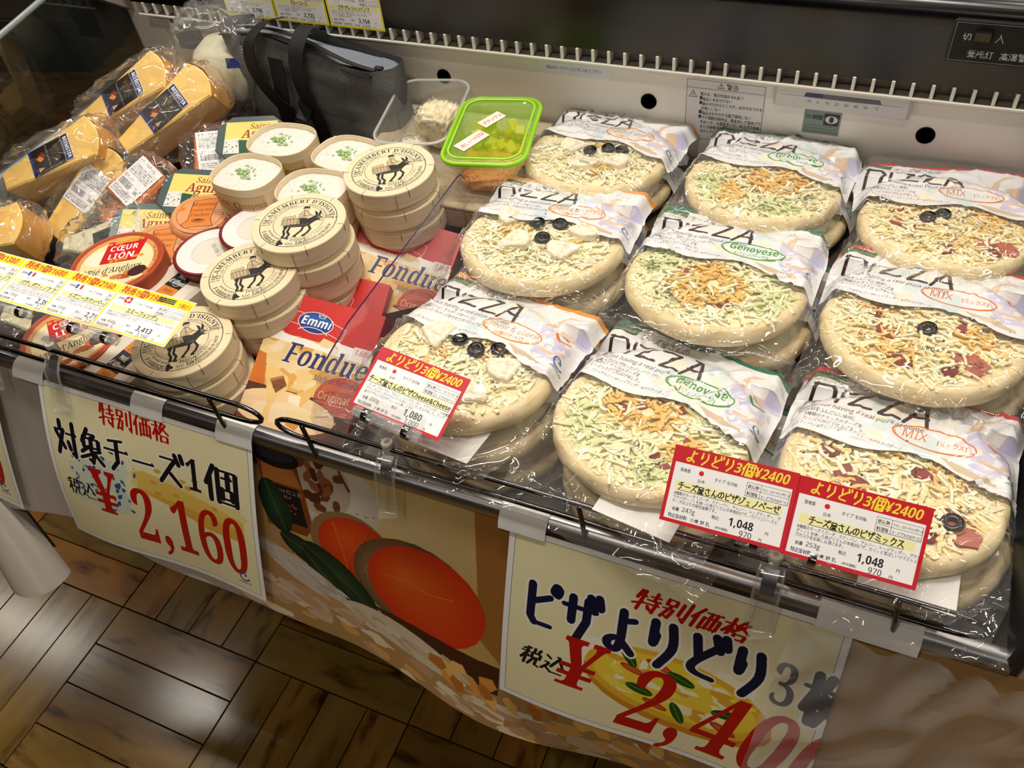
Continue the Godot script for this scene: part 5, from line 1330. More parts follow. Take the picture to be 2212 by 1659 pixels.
			if s[1] == 0 and layer == 0: part("backing_card", backing, cardm, t, Vector3(0.03, 0.0035, 0.088))
			if layer == 0:
				var zc := 0.046
				part("lot_code", codes[k], inkm, t, Vector3(0.004, film_y(0.004, zc, sd, front) + 0.0022, zc), Vector3(-PI / 2, 0, 0), "black printed lot code")
				part("printed_label", film_mesh(sd, front, -0.124 if s[1] < 2 else -0.138, 0.012, 64, 50, -0.0007), labels[k], t, Vector3.ZERO, Vector3.ZERO, "white printed label with %s edge" % stripe[k])
				part("film", film_mesh(sd, front, -0.156, 0.124, 96, 130, 0.0), film, t, Vector3.ZERO, Vector3.ZERO, "clear crinkled film")
			else:
				part("printed_label", film_mesh(sd, 0.006, -0.124, 0.012, 30, 22, -0.0007), labels[k], t)
				if s[1] == 0: part("film", film_mesh(sd, 0.006, -0.150, 0.124, 40, 56, 0.0), film, t)
	# a third, lowest layer carries the front row
	for s in spots:
		if s[1] > 0: continue
		var k: int = s[0]
		var t := thing("pizza_package", "%s-striped pizza bag at the bottom of the pile by the front rail" % stripe[k], "packaged pizza", Vector3(s[2] + 0.008, 0.683, s[3] - 0.006), ypr(s[5] + 2), "%s pizzas in clear bags" % names[k])
		var pz := part("pizza", crust, dough, t, Vector3(0, 0.001, 0)); part("cheese_base", sauce, sm[k], pz)

# ---------------------------------------------------------------- cheeses
func veneer(seed_: int) -> StandardMaterial3D:
	return grained([Color(0.84, 0.76, 0.6), Color(0.9, 0.83, 0.69), Color(0.92, 0.86, 0.74), Color(0.94, 0.89, 0.78)], 0.02, Vector3(2.0, 26.0, 2.0), 0.62, seed_)
# closed crumpled clear pouch round a block of size s
func pouch(s: Vector3, seed_: float, rough := 1.0) -> ArrayMesh:
	return grid(44, 22, func(u, w):
		var a: float = u * TAU; var b: float = (w - 0.5) * PI
		var d := Vector3(cos(a) * cos(b), sin(b), sin(a) * cos(b))
		var e := Vector3(signf(d.x) * pow(absf(d.x), 0.55), signf(d.y) * pow(absf(d.y), 0.6), signf(d.z) * pow(absf(d.z), 0.55))
		var p := e * s * 0.5
		var n := crease.get_noise_3d(d.x * 60.0 + seed_ * 9.0, d.y * 60.0, d.z * 60.0); var n2 := film_noise.get_noise_3d(d.x * 90.0, d.y * 90.0 + seed_ * 31.0, d.z * 90.0)
		var k := (1.0 - absf(n) * 2.2) * 0.007 * rough + n2 * 0.005 * rough
		return p + d * k, true)
func wedge_body(l: float, w0: float, w1: float, h: float) -> ArrayMesh:
	var pl := PackedVector2Array([Vector2(0, -w0), Vector2(0, w0)])
	for k in 9:
		var t := lerpf(1.0, -1.0, k / 8.0)
		pl.append(Vector2(l + 0.012 * (1.0 - t * t), w1 * t))
	return prism(pl, h, 0.0022)
func wedge(label: String, at: Vector3, bas: Basis, lab: Texture2D, paste: Material, rindm: Material, seed_: float, dims := [0.165, 0.012, 0.036, 0.052], lw := 0.046, lx := 0.1) -> Node3D:
	var t := thing("cheese_wedge", label, "cheese", at, bas, "vacuum packed cheese wedges")
	part("paste", wedge_body(dims[0], dims[1], dims[2], dims[3]), paste, t)
	var l: float = dims[0]; var w1: float = dims[2]; var h: float = dims[3]
	part("rind", grid(10, 4, func(u, v):
		var tt := lerpf(-1.0, 1.0, u)
		return Vector3(l + 0.0125 * (1.0 - tt * tt) + 0.0012, lerpf(0.001, h - 0.001, v), w1 * tt * 1.01)), rindm, t)
	if lab:
		part("brand_label", card(lw, lw * 1.56, 0.0003), tmat(lab, 0.35), t, Vector3(lx, h + 0.0009, 0), Vector3(-PI / 2, -PI / 2, 0))
	part("film_pouch", pouch(Vector3(l * 1.28, h * 1.12, w1 * 2.7), seed_), pane(Color(0.95, 0.95, 0.96), 0.04, 0.07), t, Vector3(l * 0.52, h * 0.5, 0))
	return t
func cheeses() -> void:
	# --- camembert boxes: stacks of round wooden boxes
	var wood := veneer(101); var wood2 := veneer(102)
	var lidtex := tmat(art_camembert(), 0.6)
	var proto := thing("camembert_box", "x", "cheese box", Vector3.ZERO, Basis.IDENTITY, "round wooden camembert boxes")
	part("base", lathe([Vector2(0, 0.0), Vector2(0.0538, 0.0), Vector2(0.0545, 0.0006), Vector2(0.0545, 0.02), Vector2(0, 0.02)], 48), wood2, proto)
	var lid := part("lid", lathe([Vector2(0.0548, 0.0085), Vector2(0.0570, 0.0085), Vector2(0.0578, 0.0092), Vector2(0.0578, 0.0300), Vector2(0.0572, 0.0308), Vector2(0.0, 0.0308)], 48), wood, proto)
	part("print", lathe([Vector2(0.0572, 0.0309), Vector2(0.0, 0.0309)], 48), lidtex, lid, Vector3.ZERO, Vector3.ZERO, "black donkey and rider print")
	var stp := boxes([[Vector3(0, 0.031, -0.0016), Vector3(0.0005, 0.0004, 0.007)], [Vector3(0, 0.026, 0.0030), Vector3(0.0005, 0.010, 0.0005)]], 0.0001)
	for k in 6:
		var a := TAU * k / 6 + 0.3
		part("staple", stp, mat(Color(0.3, 0.27, 0.22), 0.4, 0.6), lid, Vector3(sin(a), 0, cos(a)) * 0.055, Vector3(0, a, 0))
	part("seam", rbox(Vector3(0.0004, 0.02, 0.0006), 0.0001, Vector3(0, 0.0195, 0.0581)), mat(Color(0.5, 0.4, 0.26), 0.7), lid)
	var first := true
	for s in [[Vector3(-0.672, 0.757, -0.455), 3, 42.0, "stack nearest the front rail"], [Vector3(-0.644, 0.778, -0.560), 3, 38.0, "second stack from the front rail"], [Vector3(-0.613, 0.803, -0.635), 4, 24.0, "third stack, beside the fondue boxes"], [Vector3(-0.553, 0.808, -0.756), 4, 36.0, "rear stack by the plastic tubs"]]:
		for k in int(s[1]):
			var where: String = ["topmost", "second", "third", "lowest"][k] if k < int(s[1]) - 1 else "lowest"
			var p: Vector3 = s[0] - Vector3(0, 0.0312 * (k + 1), 0) + Vector3(0.004 * sin(k * 2.1 + s[2]), 0, 0.004 * cos(k * 1.7)) * (1 if k else 0)
			var lb := "%s round wooden camembert box with donkey print, %s" % [where, s[3]]
			var tr := Transform3D(ypr(s[2] + k * 47.0), p)
			if first: proto.transform = tr; proto.set_meta("label", lb); first = false
			else: copy(proto, lb, tr)
	# --- oval wooden boxes with soft white cheese
	var sup := func(a: float, rx: float, rz: float): return Vector2(signf(cos(a)) * pow(absf(cos(a)), 0.78) * rx, signf(sin(a)) * pow(absf(sin(a)), 0.78) * rz)
	var wallm := grid(56, 6, func(u, v):
		var q: Vector2 = sup.call(u * TAU, 0.0475, 0.0395)
		var pr: Array = [[1.0, 0.0], [1.0, 0.047], [0.996, 0.048], [0.975, 0.048], [0.965, 0.047], [0.962, 0.03], [0.96, 0.01]][int(round(v * 6))]
		return Vector3(q.x * pr[0], pr[1], q.y * pr[0]), true)
	var capm := grid(40, 8, func(u, v):
		var q: Vector2 = sup.call(u * TAU, 0.0455, 0.0378) * (1.0 - v)
		return Vector3(q.x, 0.0440 + 0.0030 * (1.0 - pow(1.0 - v, 3.0)) + 0.0012 * film_noise.get_noise_2d(q.x * 2600.0, q.y * 2600.0) - 0.004 * pow(1.0 - v, 6.0), q.y), true)
	var cap := grained([Color(0.86, 0.84, 0.8), Color(0.93, 0.92, 0.9), Color(0.96, 0.95, 0.94)], 0.05, Vector3.ONE * 20, 0.6, 61)
	var sprig := flakes(71, 60, [Color(0.6, 0.74, 0.48), Color(0.68, 0.8, 0.57), Color(0.52, 0.67, 0.4)], 0.0036, 0.004, 0.0475, [[0.0, 0.0], [0.005, 0.004], [-0.007, 0.003]])
	var vc := mat(Color.WHITE, 0.6); vc.vertex_color_use_as_albedo = true
	var wrap := grid(36, 10, func(u, v):
		var q: Vector2 = sup.call(u * TAU, 0.0472, 0.0392) * (1.0 - v)
		return Vector3(q.x, 0.0485 + 0.0014 * film_noise.get_noise_2d(q.x * 1800.0 + 9.0, q.y * 1800.0), q.y), true)
	var ov := thing("oval_cheese_box", "x", "cheese box", Vector3.ZERO, Basis.IDENTITY, "oval wooden boxes of soft white cheese")
	part("wooden_wall", wallm, veneer(103), ov)
	part("cheese", capm, cap, ov, Vector3.ZERO, Vector3.ZERO, "bloomy white cheese")
	part("herb_sprig", sprig, vc, ov, Vector3.ZERO, Vector3.ZERO, "pale green herb sprig").set_meta("kind", "stuff")
	part("film_lid", wrap, pane(Color(0.97, 0.97, 0.97), 0.03, 0.06), ov)
	var st := art_side("Le Petit Gris  Champenois", Color(0.82, 0.7, 0.5), Color(0.38, 0.24, 0.13))
	part("side_print", grid(24, 1, func(u, v):
		var q: Vector2 = sup.call(lerpf(2.7, 0.5, u), 0.0479, 0.0399)
		return Vector3(q.x, lerpf(0.036, 0.012, v), q.y)), tmat(st, 0.6), ov)
	var k0 := 0
	for q in [[-0.746, 0.802, -0.712, -4.0, "oval wooden box of white cheese, front left of the four"], [-0.641, 0.800, -0.708, 6.0, "oval wooden box of white cheese, front right of the four"], [-0.741, 0.803, -0.790, 3.0, "oval wooden box of white cheese, back left of the four"], [-0.636, 0.800, -0.787, -6.0, "oval wooden box of white cheese, back right of the four"]]:
		for tier in 2:
			var tr := Transform3D(ypr(q[3] + tier * 5.0), Vector3(q[0], q[1] - 0.05 * (tier + 1), q[2]))
			var lb: String = q[4] if tier == 0 else String(q[4]).replace("box of white cheese,", "box underneath another,")
			if k0 == 0: ov.transform = tr; ov.set_meta("label", lb)
			else:
				var oc2 := copy(ov, lb, tr)
				if tier == 1:
					for nm in ["film_lid", "herb_sprig"]: oc2.get_node(nm).free()
			k0 += 1
	# --- red-rimmed round boxes
	var rb := thing("round_cheese_carton", "white-lidded round carton with red rim beside the front wooden stacks", "cheese box", Vector3(-0.738, 0.728, -0.600), ypr(20), "red-rimmed white cartons")
	part("body", lathe([Vector2(0, 0), Vector2(0.044, 0), Vector2(0.0445, 0.026), Vector2(0, 0.026)], 40), mat(Color(0.42, 0.06, 0.1), 0.5), rb)
	part("rim", lathe_s([Vector2(0.0435, 0.024), Vector2(0.0475, 0.024), Vector2(0.0488, 0.027), Vector2(0.0482, 0.0305), Vector2(0.046, 0.032), Vector2(0.044, 0.0305)], 40), mat(Color(0.46, 0.06, 0.1), 0.4), rb)
	var dt := Pad.new(256, 256, 90, Color(0.9, 0.89, 0.9)); dt.disc(V(45, 45), 25, Color(0.86, 0.84, 0.8)); dt.ring(V(45, 45), 25, 25, 0.6, Color(0.72, 0.7, 0.68)); dt.text("05/08/24", 50, 46, 7, Color(0.3, 0.3, 0.35), "Droid Sans Mono", 0.5, 1.0, 0, 0.08, 1.0, 1.0)
	part("lid", lathe([Vector2(0.0445, 0.0302), Vector2(0.026, 0.0296), Vector2(0.0255, 0.0288), Vector2(0, 0.0288)], 40), tmat(dt.tex(), 0.5), rb, Vector3.ZERO, Vector3.ZERO, "white lid")
	copy(rb, "white-lidded round carton with red rim half under the third wooden stack", Transform3D(ypr(-30), Vector3(-0.697, 0.738, -0.648)))
	# --- terracotta round boxes with a red emblem
	var li := thing("printed_cheese_box", "terracotta round cheese box with red emblem behind the yellow cards", "cheese box", Vector3(-0.846, 0.722, -0.545), ypr(38, 0, 0), "terracotta round cheese boxes")
	var terr := grained([Color(0.6, 0.24, 0.13), Color(0.68, 0.29, 0.16), Color(0.72, 0.33, 0.2)], 0.03, Vector3.ONE * 8, 0.5, 81)
	part("body", lathe([Vector2(0, 0), Vector2(0.0575, 0), Vector2(0.0585, 0.001), Vector2(0.0585, 0.03), Vector2(0.057, 0.03), Vector2(0, 0.03)], 48), mat(Color(0.83, 0.72, 0.5), 0.5), li)
	part("rim", lathe_s([Vector2(0.0585, 0.014), Vector2(0.0602, 0.015), Vector2(0.0605, 0.034), Vector2(0.0598, 0.037), Vector2(0.058, 0.0378), Vector2(0.0568, 0.0366)], 48), terr, li)
	part("lid_print", lathe([Vector2(0.0578, 0.0368), Vector2(0, 0.0368)], 48), tmat(art_lion(), 0.4), li, Vector3.ZERO, Vector3.ZERO, "red emblem on a cream lid")
	copy(li, "terracotta round cheese box with red emblem below the yellow cards, by the rail", Transform3D(ypr(64, 4, 0), Vector3(-0.868, 0.676, -0.448)))
	# --- square white cheeses with a black and orange label
	var pv := thing("square_cheese", "white square soft cheese with black label, behind the yellow cards", "cheese", Vector3(-0.762, 0.705, -0.556), ypr(-9), "white square cheeses")
	var paper := grained([Color(0.82, 0.78, 0.72), Color(0.87, 0.84, 0.79), Color(0.89, 0.86, 0.82)], 0.02, Vector3.ONE * 6, 0.5, 83)
	var sq := rrect(0.072, 0.078, 0.005, 3)
	part("wrapped_block", prism(sq, 0.036, 0.004), paper, pv)
	part("label_band", card(0.026, 0.068, 0.0003), tmat(art_pave(), 0.4), pv, Vector3(0.002, 0.0364, 0.002), Vector3(-PI / 2, 0, 0), "orange and black label")
	copy(pv, "white square soft cheese with black label, under the yellow cards by the rail", Transform3D(ypr(-14, 5), Vector3(-0.776, 0.672, -0.440)))
	# --- orange paper wrapped discs
	var mu := thing("wrapped_cheese_disc", "orange paper wrapped round cheese with scroll print, rear one of the pair", "cheese", Vector3(-0.816, 0.718, -0.672), ypr(26, 6, -4), "orange paper wrapped cheeses")
	var op := grained([Color(0.76, 0.48, 0.3), Color(0.84, 0.58, 0.38), Color(0.88, 0.64, 0.44)], 0.03, Vector3.ONE * 7, 0.5, 85)
	part("wrapper", grid(44, 9, func(u, v):
		var pr: Vector2 = [Vector2(0, 0), Vector2(0.038, 0), Vector2(0.0435, 0.006), Vector2(0.0445, 0.014), Vector2(0.0435, 0.024), Vector2(0.040, 0.0295), Vector2(0.034, 0.0312), Vector2(0.02, 0.0318), Vector2(0.01, 0.032), Vector2(0, 0.032)][int(round(v * 9))]
		var a: float = u * TAU; var w := 1.0 + 0.035 * film_noise.get_noise_3d(cos(a) * 50.0, sin(a) * 50.0, pr.y * 900.0) + (0.012 * sin(a * 8.0) if pr.y > 0.005 and pr.y < 0.03 else 0.0)
		return Vector3(cos(a) * pr.x * w, pr.y, sin(a) * pr.x * w), true), op, mu)
	part("print", lathe([Vector2(0.0375, 0.0316), Vector2(0.02, 0.0326), Vector2(0, 0.0328)], 40), tmat(art_munster(), 0.45), mu, Vector3.ZERO, Vector3.ZERO, "brown scroll print")
	copy(mu, "orange paper wrapped round cheese with scroll print, front one of the pair", Transform3D(ypr(30, 10, -8), Vector3(-0.842, 0.708, -0.612)))
	# --- eight-cornered plastic dishes with yellow and green labels
	var ag := thing("cheese_dish", "eight-cornered dish of blue cheese with yellow green label, beside orange discs", "cheese dish", Vector3(-0.852, 0.728, -0.712), ypr(16, 14, -6), "eight-cornered blue cheese dishes")
	var oc := PackedVector2Array([Vector2(-0.045, -0.02), Vector2(-0.028, -0.036), Vector2(0.028, -0.036), Vector2(0.045, -0.02), Vector2(0.045, 0.02), Vector2(0.028, 0.036), Vector2(-0.028, 0.036), Vector2(-0.045, 0.02)])
	part("tub", prism(oc, 0.024, 0.0), pane(Color(0.4, 0.48, 0.45), 0.55, 0.1), ag)
	part("filling", prism(Geometry2D.offset_polygon(oc, -0.004)[0], 0.02, 0.0, 0.002), mat(Color(0.84, 0.82, 0.74), 0.6), ag)
	part("rim", prism(Geometry2D.offset_polygon(oc, 0.004)[0], 0.003, 0.001, 0.0235), mat(Color(0.3, 0.36, 0.36), 0.25), ag)
	part("label", card(0.074, 0.058, 0.0003), tmat(art_agur(), 0.35), ag, Vector3(0, 0.0268, 0), Vector3(-PI / 2, 0, 0), "yellow and green label")
	copy(ag, "eight-cornered dish of blue cheese with yellow green label, left of oval boxes", Transform3D(ypr(24, 16, -4), Vector3(-0.825, 0.750, -0.822)))
	copy(ag, "eight-cornered dish of blue cheese half hidden behind the terracotta box", Transform3D(ypr(20, 18, -6), Vector3(-0.890, 0.712, -0.642)))
	# --- yellow wedges with dark brand labels, propped up on each other
	var paste := grained([Color(0.91, 0.72, 0.36), Color(0.93, 0.77, 0.43), Color(0.94, 0.8, 0.48)], 0.015, Vector3.ONE * 4, 0.42, 91)
	var rind := mat(Color(0.84, 0.6, 0.24), 0.35); var darkr := mat(Color(0.07, 0.05, 0.05), 0.4)
	var bt := art_beemster()
	var dirw := func(a: Vector3, b: Vector3, n: Vector3) -> Basis: return lying(b - a, n)
	var wa := [[Vector3(-1.004, 0.775, -0.748), Vector3(-0.922, 0.830, -0.844), "yellow cheese wedge with dark label, in the middle of the three wedges"], [Vector3(-1.099, 0.790, -0.768), Vector3(-0.983, 0.850, -0.849), "yellow cheese wedge with dark label, furthest back of the three wedges"], [Vector3(-1.149, 0.758, -0.644), Vector3(-1.035, 0.800, -0.729), "yellow cheese wedge with dark label, lowest of the three wedges"]]
	for i in 3:
		var bw: Basis = dirw.call(wa[i][0], wa[i][1], Vector3(0.15, 0.85, 0.5))
		wedge(wa[i][2], wa[i][0] - bw.y * 0.053, bw, bt, paste, rind, 3.0 + i, [0.15, 0.014, 0.034, 0.046 if i == 1 else 0.052], 0.043, 0.084)
	var bc := art_barcode(5); var bc2 := art_barcode(6)
	# wedge end with a big white sticker, pointing at the shopper
	var wd := wedge("yellow cheese wedge with black rind and large white price sticker", Vector3(-1.066, 0.662, -0.640), lying(Vector3(0.052, 0.07, -0.116), Vector3(0.2, 0.85, 0.5)), null, paste, darkr, 8.0, [0.14, 0.022, 0.034, 0.05])
	part("price_sticker", card(0.048, 0.061, 0.0003), tmat(bc, 0.5), wd, Vector3(0.085, 0.0512, 0), Vector3(-PI / 2, -PI / 2, 0), "white barcode sticker")
	wedge("plain yellow cheese wedge at the left end by the yellow cards", Vector3(-1.16, 0.690, -0.54), lying(Vector3(0.85, 0.15, -0.42), Vector3(0, 0.9, 0.4)), null, paste, rind, 9.0, [0.12, 0.02, 0.034, 0.055])
	# orange blocks with white stickers
	var orp := grained([Color(0.72, 0.36, 0.08), Color(0.8, 0.43, 0.12), Color(0.83, 0.47, 0.16)], 0.015, Vector3.ONE * 5, 0.42, 93)
	var ob := thing("orange_cheese_block", "vacuum packed orange cheese block with white barcode sticker, beside the label wedges", "cheese", Vector3(-0.945, 0.716, -0.712), ypr(-28, 18, -10), "vacuum packed orange cheeses")
	part("block", prism(PackedVector2Array([Vector2(-0.03, -0.036), Vector2(0.036, -0.036), Vector2(0.04, 0.03), Vector2(-0.036, 0.036)]), 0.044, 0.003), orp, ob)
	part("sticker", card(0.056, 0.066, 0.0003), tmat(bc2, 0.5), ob, Vector3(0.0, 0.0455, -0.002), Vector3(-PI / 2, 0, 0), "white barcode sticker")
	part("film_pouch", pouch(Vector3(0.105, 0.056, 0.1), 12.0), pane(Color(0.95, 0.95, 0.96), 0.04, 0.07), ob, Vector3(0, 0.022, 0))
	copy(ob, "vacuum packed orange cheese block with white barcode sticker, left of the oval boxes", Transform3D(ypr(34, 24, -8), Vector3(-0.880, 0.722, -0.800)))
	# a piece with a rough natural rind
	var rr := thing("rind_cheese_piece", "orange cheese piece with rough pale brown rind under clear film", "cheese", Vector3(-0.945, 0.690, -0.672), ypr(-28, 12, 4))
	part("paste", prism(PackedVector2Array([Vector2(-0.012, -0.04), Vector2(0.03, -0.034), Vector2(0.026, 0.03), Vector2(-0.012, 0.034)]), 0.05, 0.003), orp, rr)
	part("rind", rbox(Vector3(0.03, 0.049, 0.072), 0.006, Vector3(-0.024, 0.026, -0.002)), grained([Color(0.42, 0.27, 0.14), Color(0.66, 0.46, 0.26), Color(0.78, 0.6, 0.38)], 0.05, Vector3.ONE * 12, 0.8, 95, 0.12), rr)
	part("film_pouch", pouch(Vector3(0.11, 0.06, 0.11), 14.0, 1.3), pane(Color(0.95, 0.95, 0.96), 0.04, 0.07), rr, Vector3(0, 0.024, 0))
	# blue cheese wedges in printed film
	var blue := grained([Color(0.45, 0.5, 0.46), Color(0.82, 0.8, 0.68), Color(0.87, 0.84, 0.72), Color(0.88, 0.85, 0.74)], 0.03, Vector3.ONE * 9, 0.5, 97)
	for q in [[Vector3(-1.0, 0.685, -0.60), lying(Vector3(0.94, 0.1, -0.32), Vector3(0, 0.92, 0.38)), "pale blue-veined cheese wedge in film behind the terracotta box", 21.0], [Vector3(-1.0, 0.668, -0.47), lying(Vector3(0.96, 0.02, -0.2), Vector3(0, 0.95, 0.3)), "pale blue-veined cheese wedge in film by the rail at the left", 22.0]]:
		var t := thing("blue_cheese_wedge", q[2], "cheese", q[0], q[1], "film wrapped blue cheese wedges")
		part("paste", wedge_body(0.11, 0.01, 0.04, 0.042), blue, t)
		part("label", card(0.034, 0.05, 0.0003), mat(Color(0.05, 0.09, 0.08), 0.4), t, Vector3(0.075, 0.0425, 0.0), Vector3(-PI / 2, -PI / 2 + 0.3, 0), "black green label")
		part("film_pouch", pouch(Vector3(0.14, 0.05, 0.1), q[3]), pane(Color(0.94, 0.96, 0.95), 0.05, 0.07), t, Vector3(0.058, 0.021, 0))
	# white cheese ball in a tall crumpled bag
	var bb := thing("bagged_white_cheese", "white ball cheese in a crumpled clear bag beside the cooler bag", "cheese", Vector3(-0.962, 0.738, -0.935), ypr(10, -4, -8))
	part("cheese_ball", lathe_s([Vector2(0, 0), Vector2(0.03, 0.004), Vector2(0.05, 0.025), Vector2(0.054, 0.05), Vector2(0.046, 0.078), Vector2(0.028, 0.097), Vector2(0, 0.104)], 32), grained([Color(0.78, 0.78, 0.66), Color(0.86, 0.86, 0.76), Color(0.9, 0.9, 0.82)], 0.02, Vector3.ONE * 6, 0.45, 99), bb, Vector3(0.012, 0.012, 0))
	part("bag", pouch(Vector3(0.13, 0.155, 0.09), 31.0, 1.6), pane(Color(0.93, 0.93, 0.95), 0.09, 0.08), bb, Vector3(0.01, 0.075, 0.004))
	part("blue_sticker", card(0.022, 0.014, 0.0003), mat(Color(0.1, 0.13, 0.4), 0.4), bb, Vector3(0.052, 0.10, 0.047), Vector3(-0.5, 0.5, 0))

# ---------------------------------------------------------------- fondue boxes, tubs, cooler bag
func ribbon(path: Array, side: Vector3, w: float, d := 0.0016) -> ArrayMesh:
	var n := path.size() - 1
	return grid(4, n, func(u, v):
		var i := int(round(v * n)); var a: Vector3 = path[maxi(0, i - 1)]; var b: Vector3 = path[mini(n, i + 1)]
		var t := (b - a).normalized(); var s := (side - t * side.dot(t)).normalized(); var nn := t.cross(s)
		var o: Array = [[-0.5, 0.5], [0.5, 0.5], [0.5, -0.5], [-0.5, -0.5], [-0.5, 0.5]][int(round(u * 4))]
		return path[i] + s * o[0] * w + nn * o[1] * d)
func tub(w: float, l: float, h: float, r: float, taper := 0.86) -> ArrayMesh:
	var top := rrect(w, l, r, 6); var n := top.size()
	var rings := [[0.0, 0.0], [taper, 0.0], [taper + 0.03, 0.002], [0.97, h - 0.002], [1.04, h - 0.001], [1.05, h], [1.04, h + 0.001], [0.97, h + 0.001]]
	return grid(n, 7, func(u, v):
		var p: Vector2 = top[int(round(u * n)) % n]; var k: Array = rings[int(round(v * 7))]
		return Vector3(p.x * k[0], k[1], p.y * k[0]), true)
func boxes_and_bags() -> void:
	# --- red fondue cartons
	var ft := tmat(art_fondue(), 0.35)
	var redm := mat(Color(0.76, 0.1, 0.08), 0.4); var browns := mat(Color(0.35, 0.17, 0.1), 0.45)
	var fb := lying(Vector3(0.977, -0.17, -0.12), Vector3(0.2, 0.88, 0.42))
	var f0: Node3D
	var fl := [[Vector3(-0.545, 0.703, -0.503), 0.0, "red fondue carton lying nearest the front rail"], [Vector3(-0.579, 0.681, -0.572), 2.0, "red fondue carton mostly covered by the front carton"], [Vector3(-0.527, 0.699, -0.676), -2.0, "red fondue carton furthest back, against the clear divider"]]
	for i in 3:
		var tr := Transform3D(fb * ypr(fl[i][1]), fl[i][0])
		if i == 0:
			f0 = thing("fondue_carton", fl[0][2], "food carton", tr.origin, tr.basis, "red fondue cartons")
			part("carton", rbox(Vector3(0.134, 0.032, 0.165), 0.0012, Vector3(0, -0.016, 0)), redm, f0)
			part("front_print", card(0.1335, 0.1645, 0.0003), ft, f0, Vector3(0, 0.0004, 0), Vector3(-PI / 2, 0, 0), "fondue picture print")
			part("top_flap", rbox(Vector3(0.118, 0.028, 0.0008), 0.0002, Vector3(0, -0.016, -0.083)), mat(Color(0.7, 0.09, 0.08), 0.4), f0)
			part("foot_panel", rbox(Vector3(0.13, 0.029, 0.0006), 0.0001, Vector3(0, -0.0165, 0.0828)), browns, f0)
		else: copy(f0, fl[i][2], tr)
	# --- covered board under the tubs
	var bd := thing("covered_board", "low beige cloth covered board under the plastic tubs", "display board", Vector3(-0.545, 0.0, -0.885))
	var cloth := grained([Color(0.62, 0.56, 0.46), Color(0.7, 0.64, 0.53), Color(0.73, 0.67, 0.57)], 0.05, Vector3.ONE * 9, 0.9, 111, 0.03)
	part("board", rbox(Vector3(0.235, 0.032, 0.215), 0.004, Vector3(0, 0.728, 0)), cloth, bd)
	part("cloth_layer", rbox(Vector3(0.238, 0.005, 0.218), 0.0015, Vector3(0, 0.7475, 0.001)), cloth, bd)
	part("prop", rbox(Vector3(0.2, 0.03, 0.18), 0.002, Vector3(0, 0.703, 0)), mat(Color(0.3, 0.27, 0.24), 0.8), bd)
	# --- clear tub with two cheese chunks
	var yaw := ypr(12)
	var ct := thing("clear_tub", "open clear plastic tub with a wrapped white cheese", "food tub", Vector3(-0.578, 0.751, -0.898), yaw)
	part("tub_wall", tub(0.1, 0.158, 0.052, 0.024), pane(Color(0.82, 0.85, 0.87), 0.12, 0.08), ct)
	part("rim", tube(loop3(rrect(0.104, 0.162, 0.026, 6), 0.0525), 0.0018, 8, true), pane(Color(0.9, 0.92, 0.93), 0.35, 0.1), ct)
	var chk := grained([Color(0.76, 0.62, 0.36), Color(0.88, 0.82, 0.66), Color(0.93, 0.9, 0.8), Color(0.94, 0.91, 0.83)], 0.03, Vector3.ONE * 10, 0.55, 113)
	var ch := thing("cheese_chunk", "film wrapped creamy white cheese chunk in the clear tub", "cheese", Vector3(-0.560, 0.754, -0.906), ypr(-8))
	part("chunk", pouch(Vector3(0.055, 0.05, 0.05), 41.0, 0.5), chk, ch, Vector3(0, 0.027, 0))
	part("film", pouch(Vector3(0.058, 0.053, 0.053), 42.0, 0.6), pane(Color(0.97, 0.97, 0.97), 0.05, 0.06), ch, Vector3(0, 0.028, 0))
	var c2 := thing("cheese_chunk", "flat film wrapped white cheese piece lying at the front of the clear tub", "cheese", Vector3(-0.582, 0.754, -0.845), ypr(30, 0, 8))
	part("chunk", pouch(Vector3(0.05, 0.022, 0.035), 43.0, 0.4), chk, c2, Vector3(0, 0.014, 0))
	part("film", pouch(Vector3(0.056, 0.027, 0.04), 44.0, 0.8), pane(Color(0.97, 0.97, 0.97), 0.06, 0.06), c2, Vector3(0, 0.015, 0))
	# --- green lidded tub
	var gt := thing("green_lidded_tub", "plastic tub with lime green lid and red handwritten notes", "food tub", Vector3(-0.459, 0.751, -0.868), yaw)
	part("tub_wall", tub(0.096, 0.142, 0.052, 0.02), pane(Color(0.93, 0.9, 0.84), 0.15, 0.07), gt)
	var lg := pane(Color(0.62, 0.86, 0.15), 0.32, 0.12)
	part("lid", grid(28, 8, func(u, v):
		var o := rrect(0.106, 0.152, 0.024, 6); var p: Vector2 = o[int(round(u * 28)) % o.size()]
		var k: Array = [[1.0, 0.048], [1.02, 0.05], [1.02, 0.058], [0.99, 0.0605], [0.9, 0.0605], [0.87, 0.0585], [0.8, 0.057], [0.4, 0.057], [0.0, 0.057]][int(round(v * 8))]
		return Vector3(p.x * k[0], k[1], p.y * k[0]), true), lg, gt, Vector3.ZERO, Vector3.ZERO, "lime green lid")
	part("lid_rim", tube(loop3(rrect(0.108, 0.154, 0.025, 6), 0.057), 0.003, 10, true), mat(Color(0.58, 0.83, 0.16), 0.25), gt)
	part("inner_lid_rim", tube(loop3(rrect(0.094, 0.138, 0.02, 6), 0.0605), 0.0016, 8, true), mat(Color(0.66, 0.88, 0.26), 0.25), gt)
	part("note", card(0.036, 0.018, 0.0003), tmat(art_note(), 0.6), gt, Vector3(-0.006, 0.0584, -0.024), Vector3(-PI / 2, 0.95, 0), "handwritten paper note")
	part("note", card(0.046, 0.02, 0.0003), tmat(art_note2(), 0.6), gt, Vector3(-0.022, 0.0584, 0.026), Vector3(-PI / 2, 0.98, 0), "handwritten paper note")
	rng.seed = 44
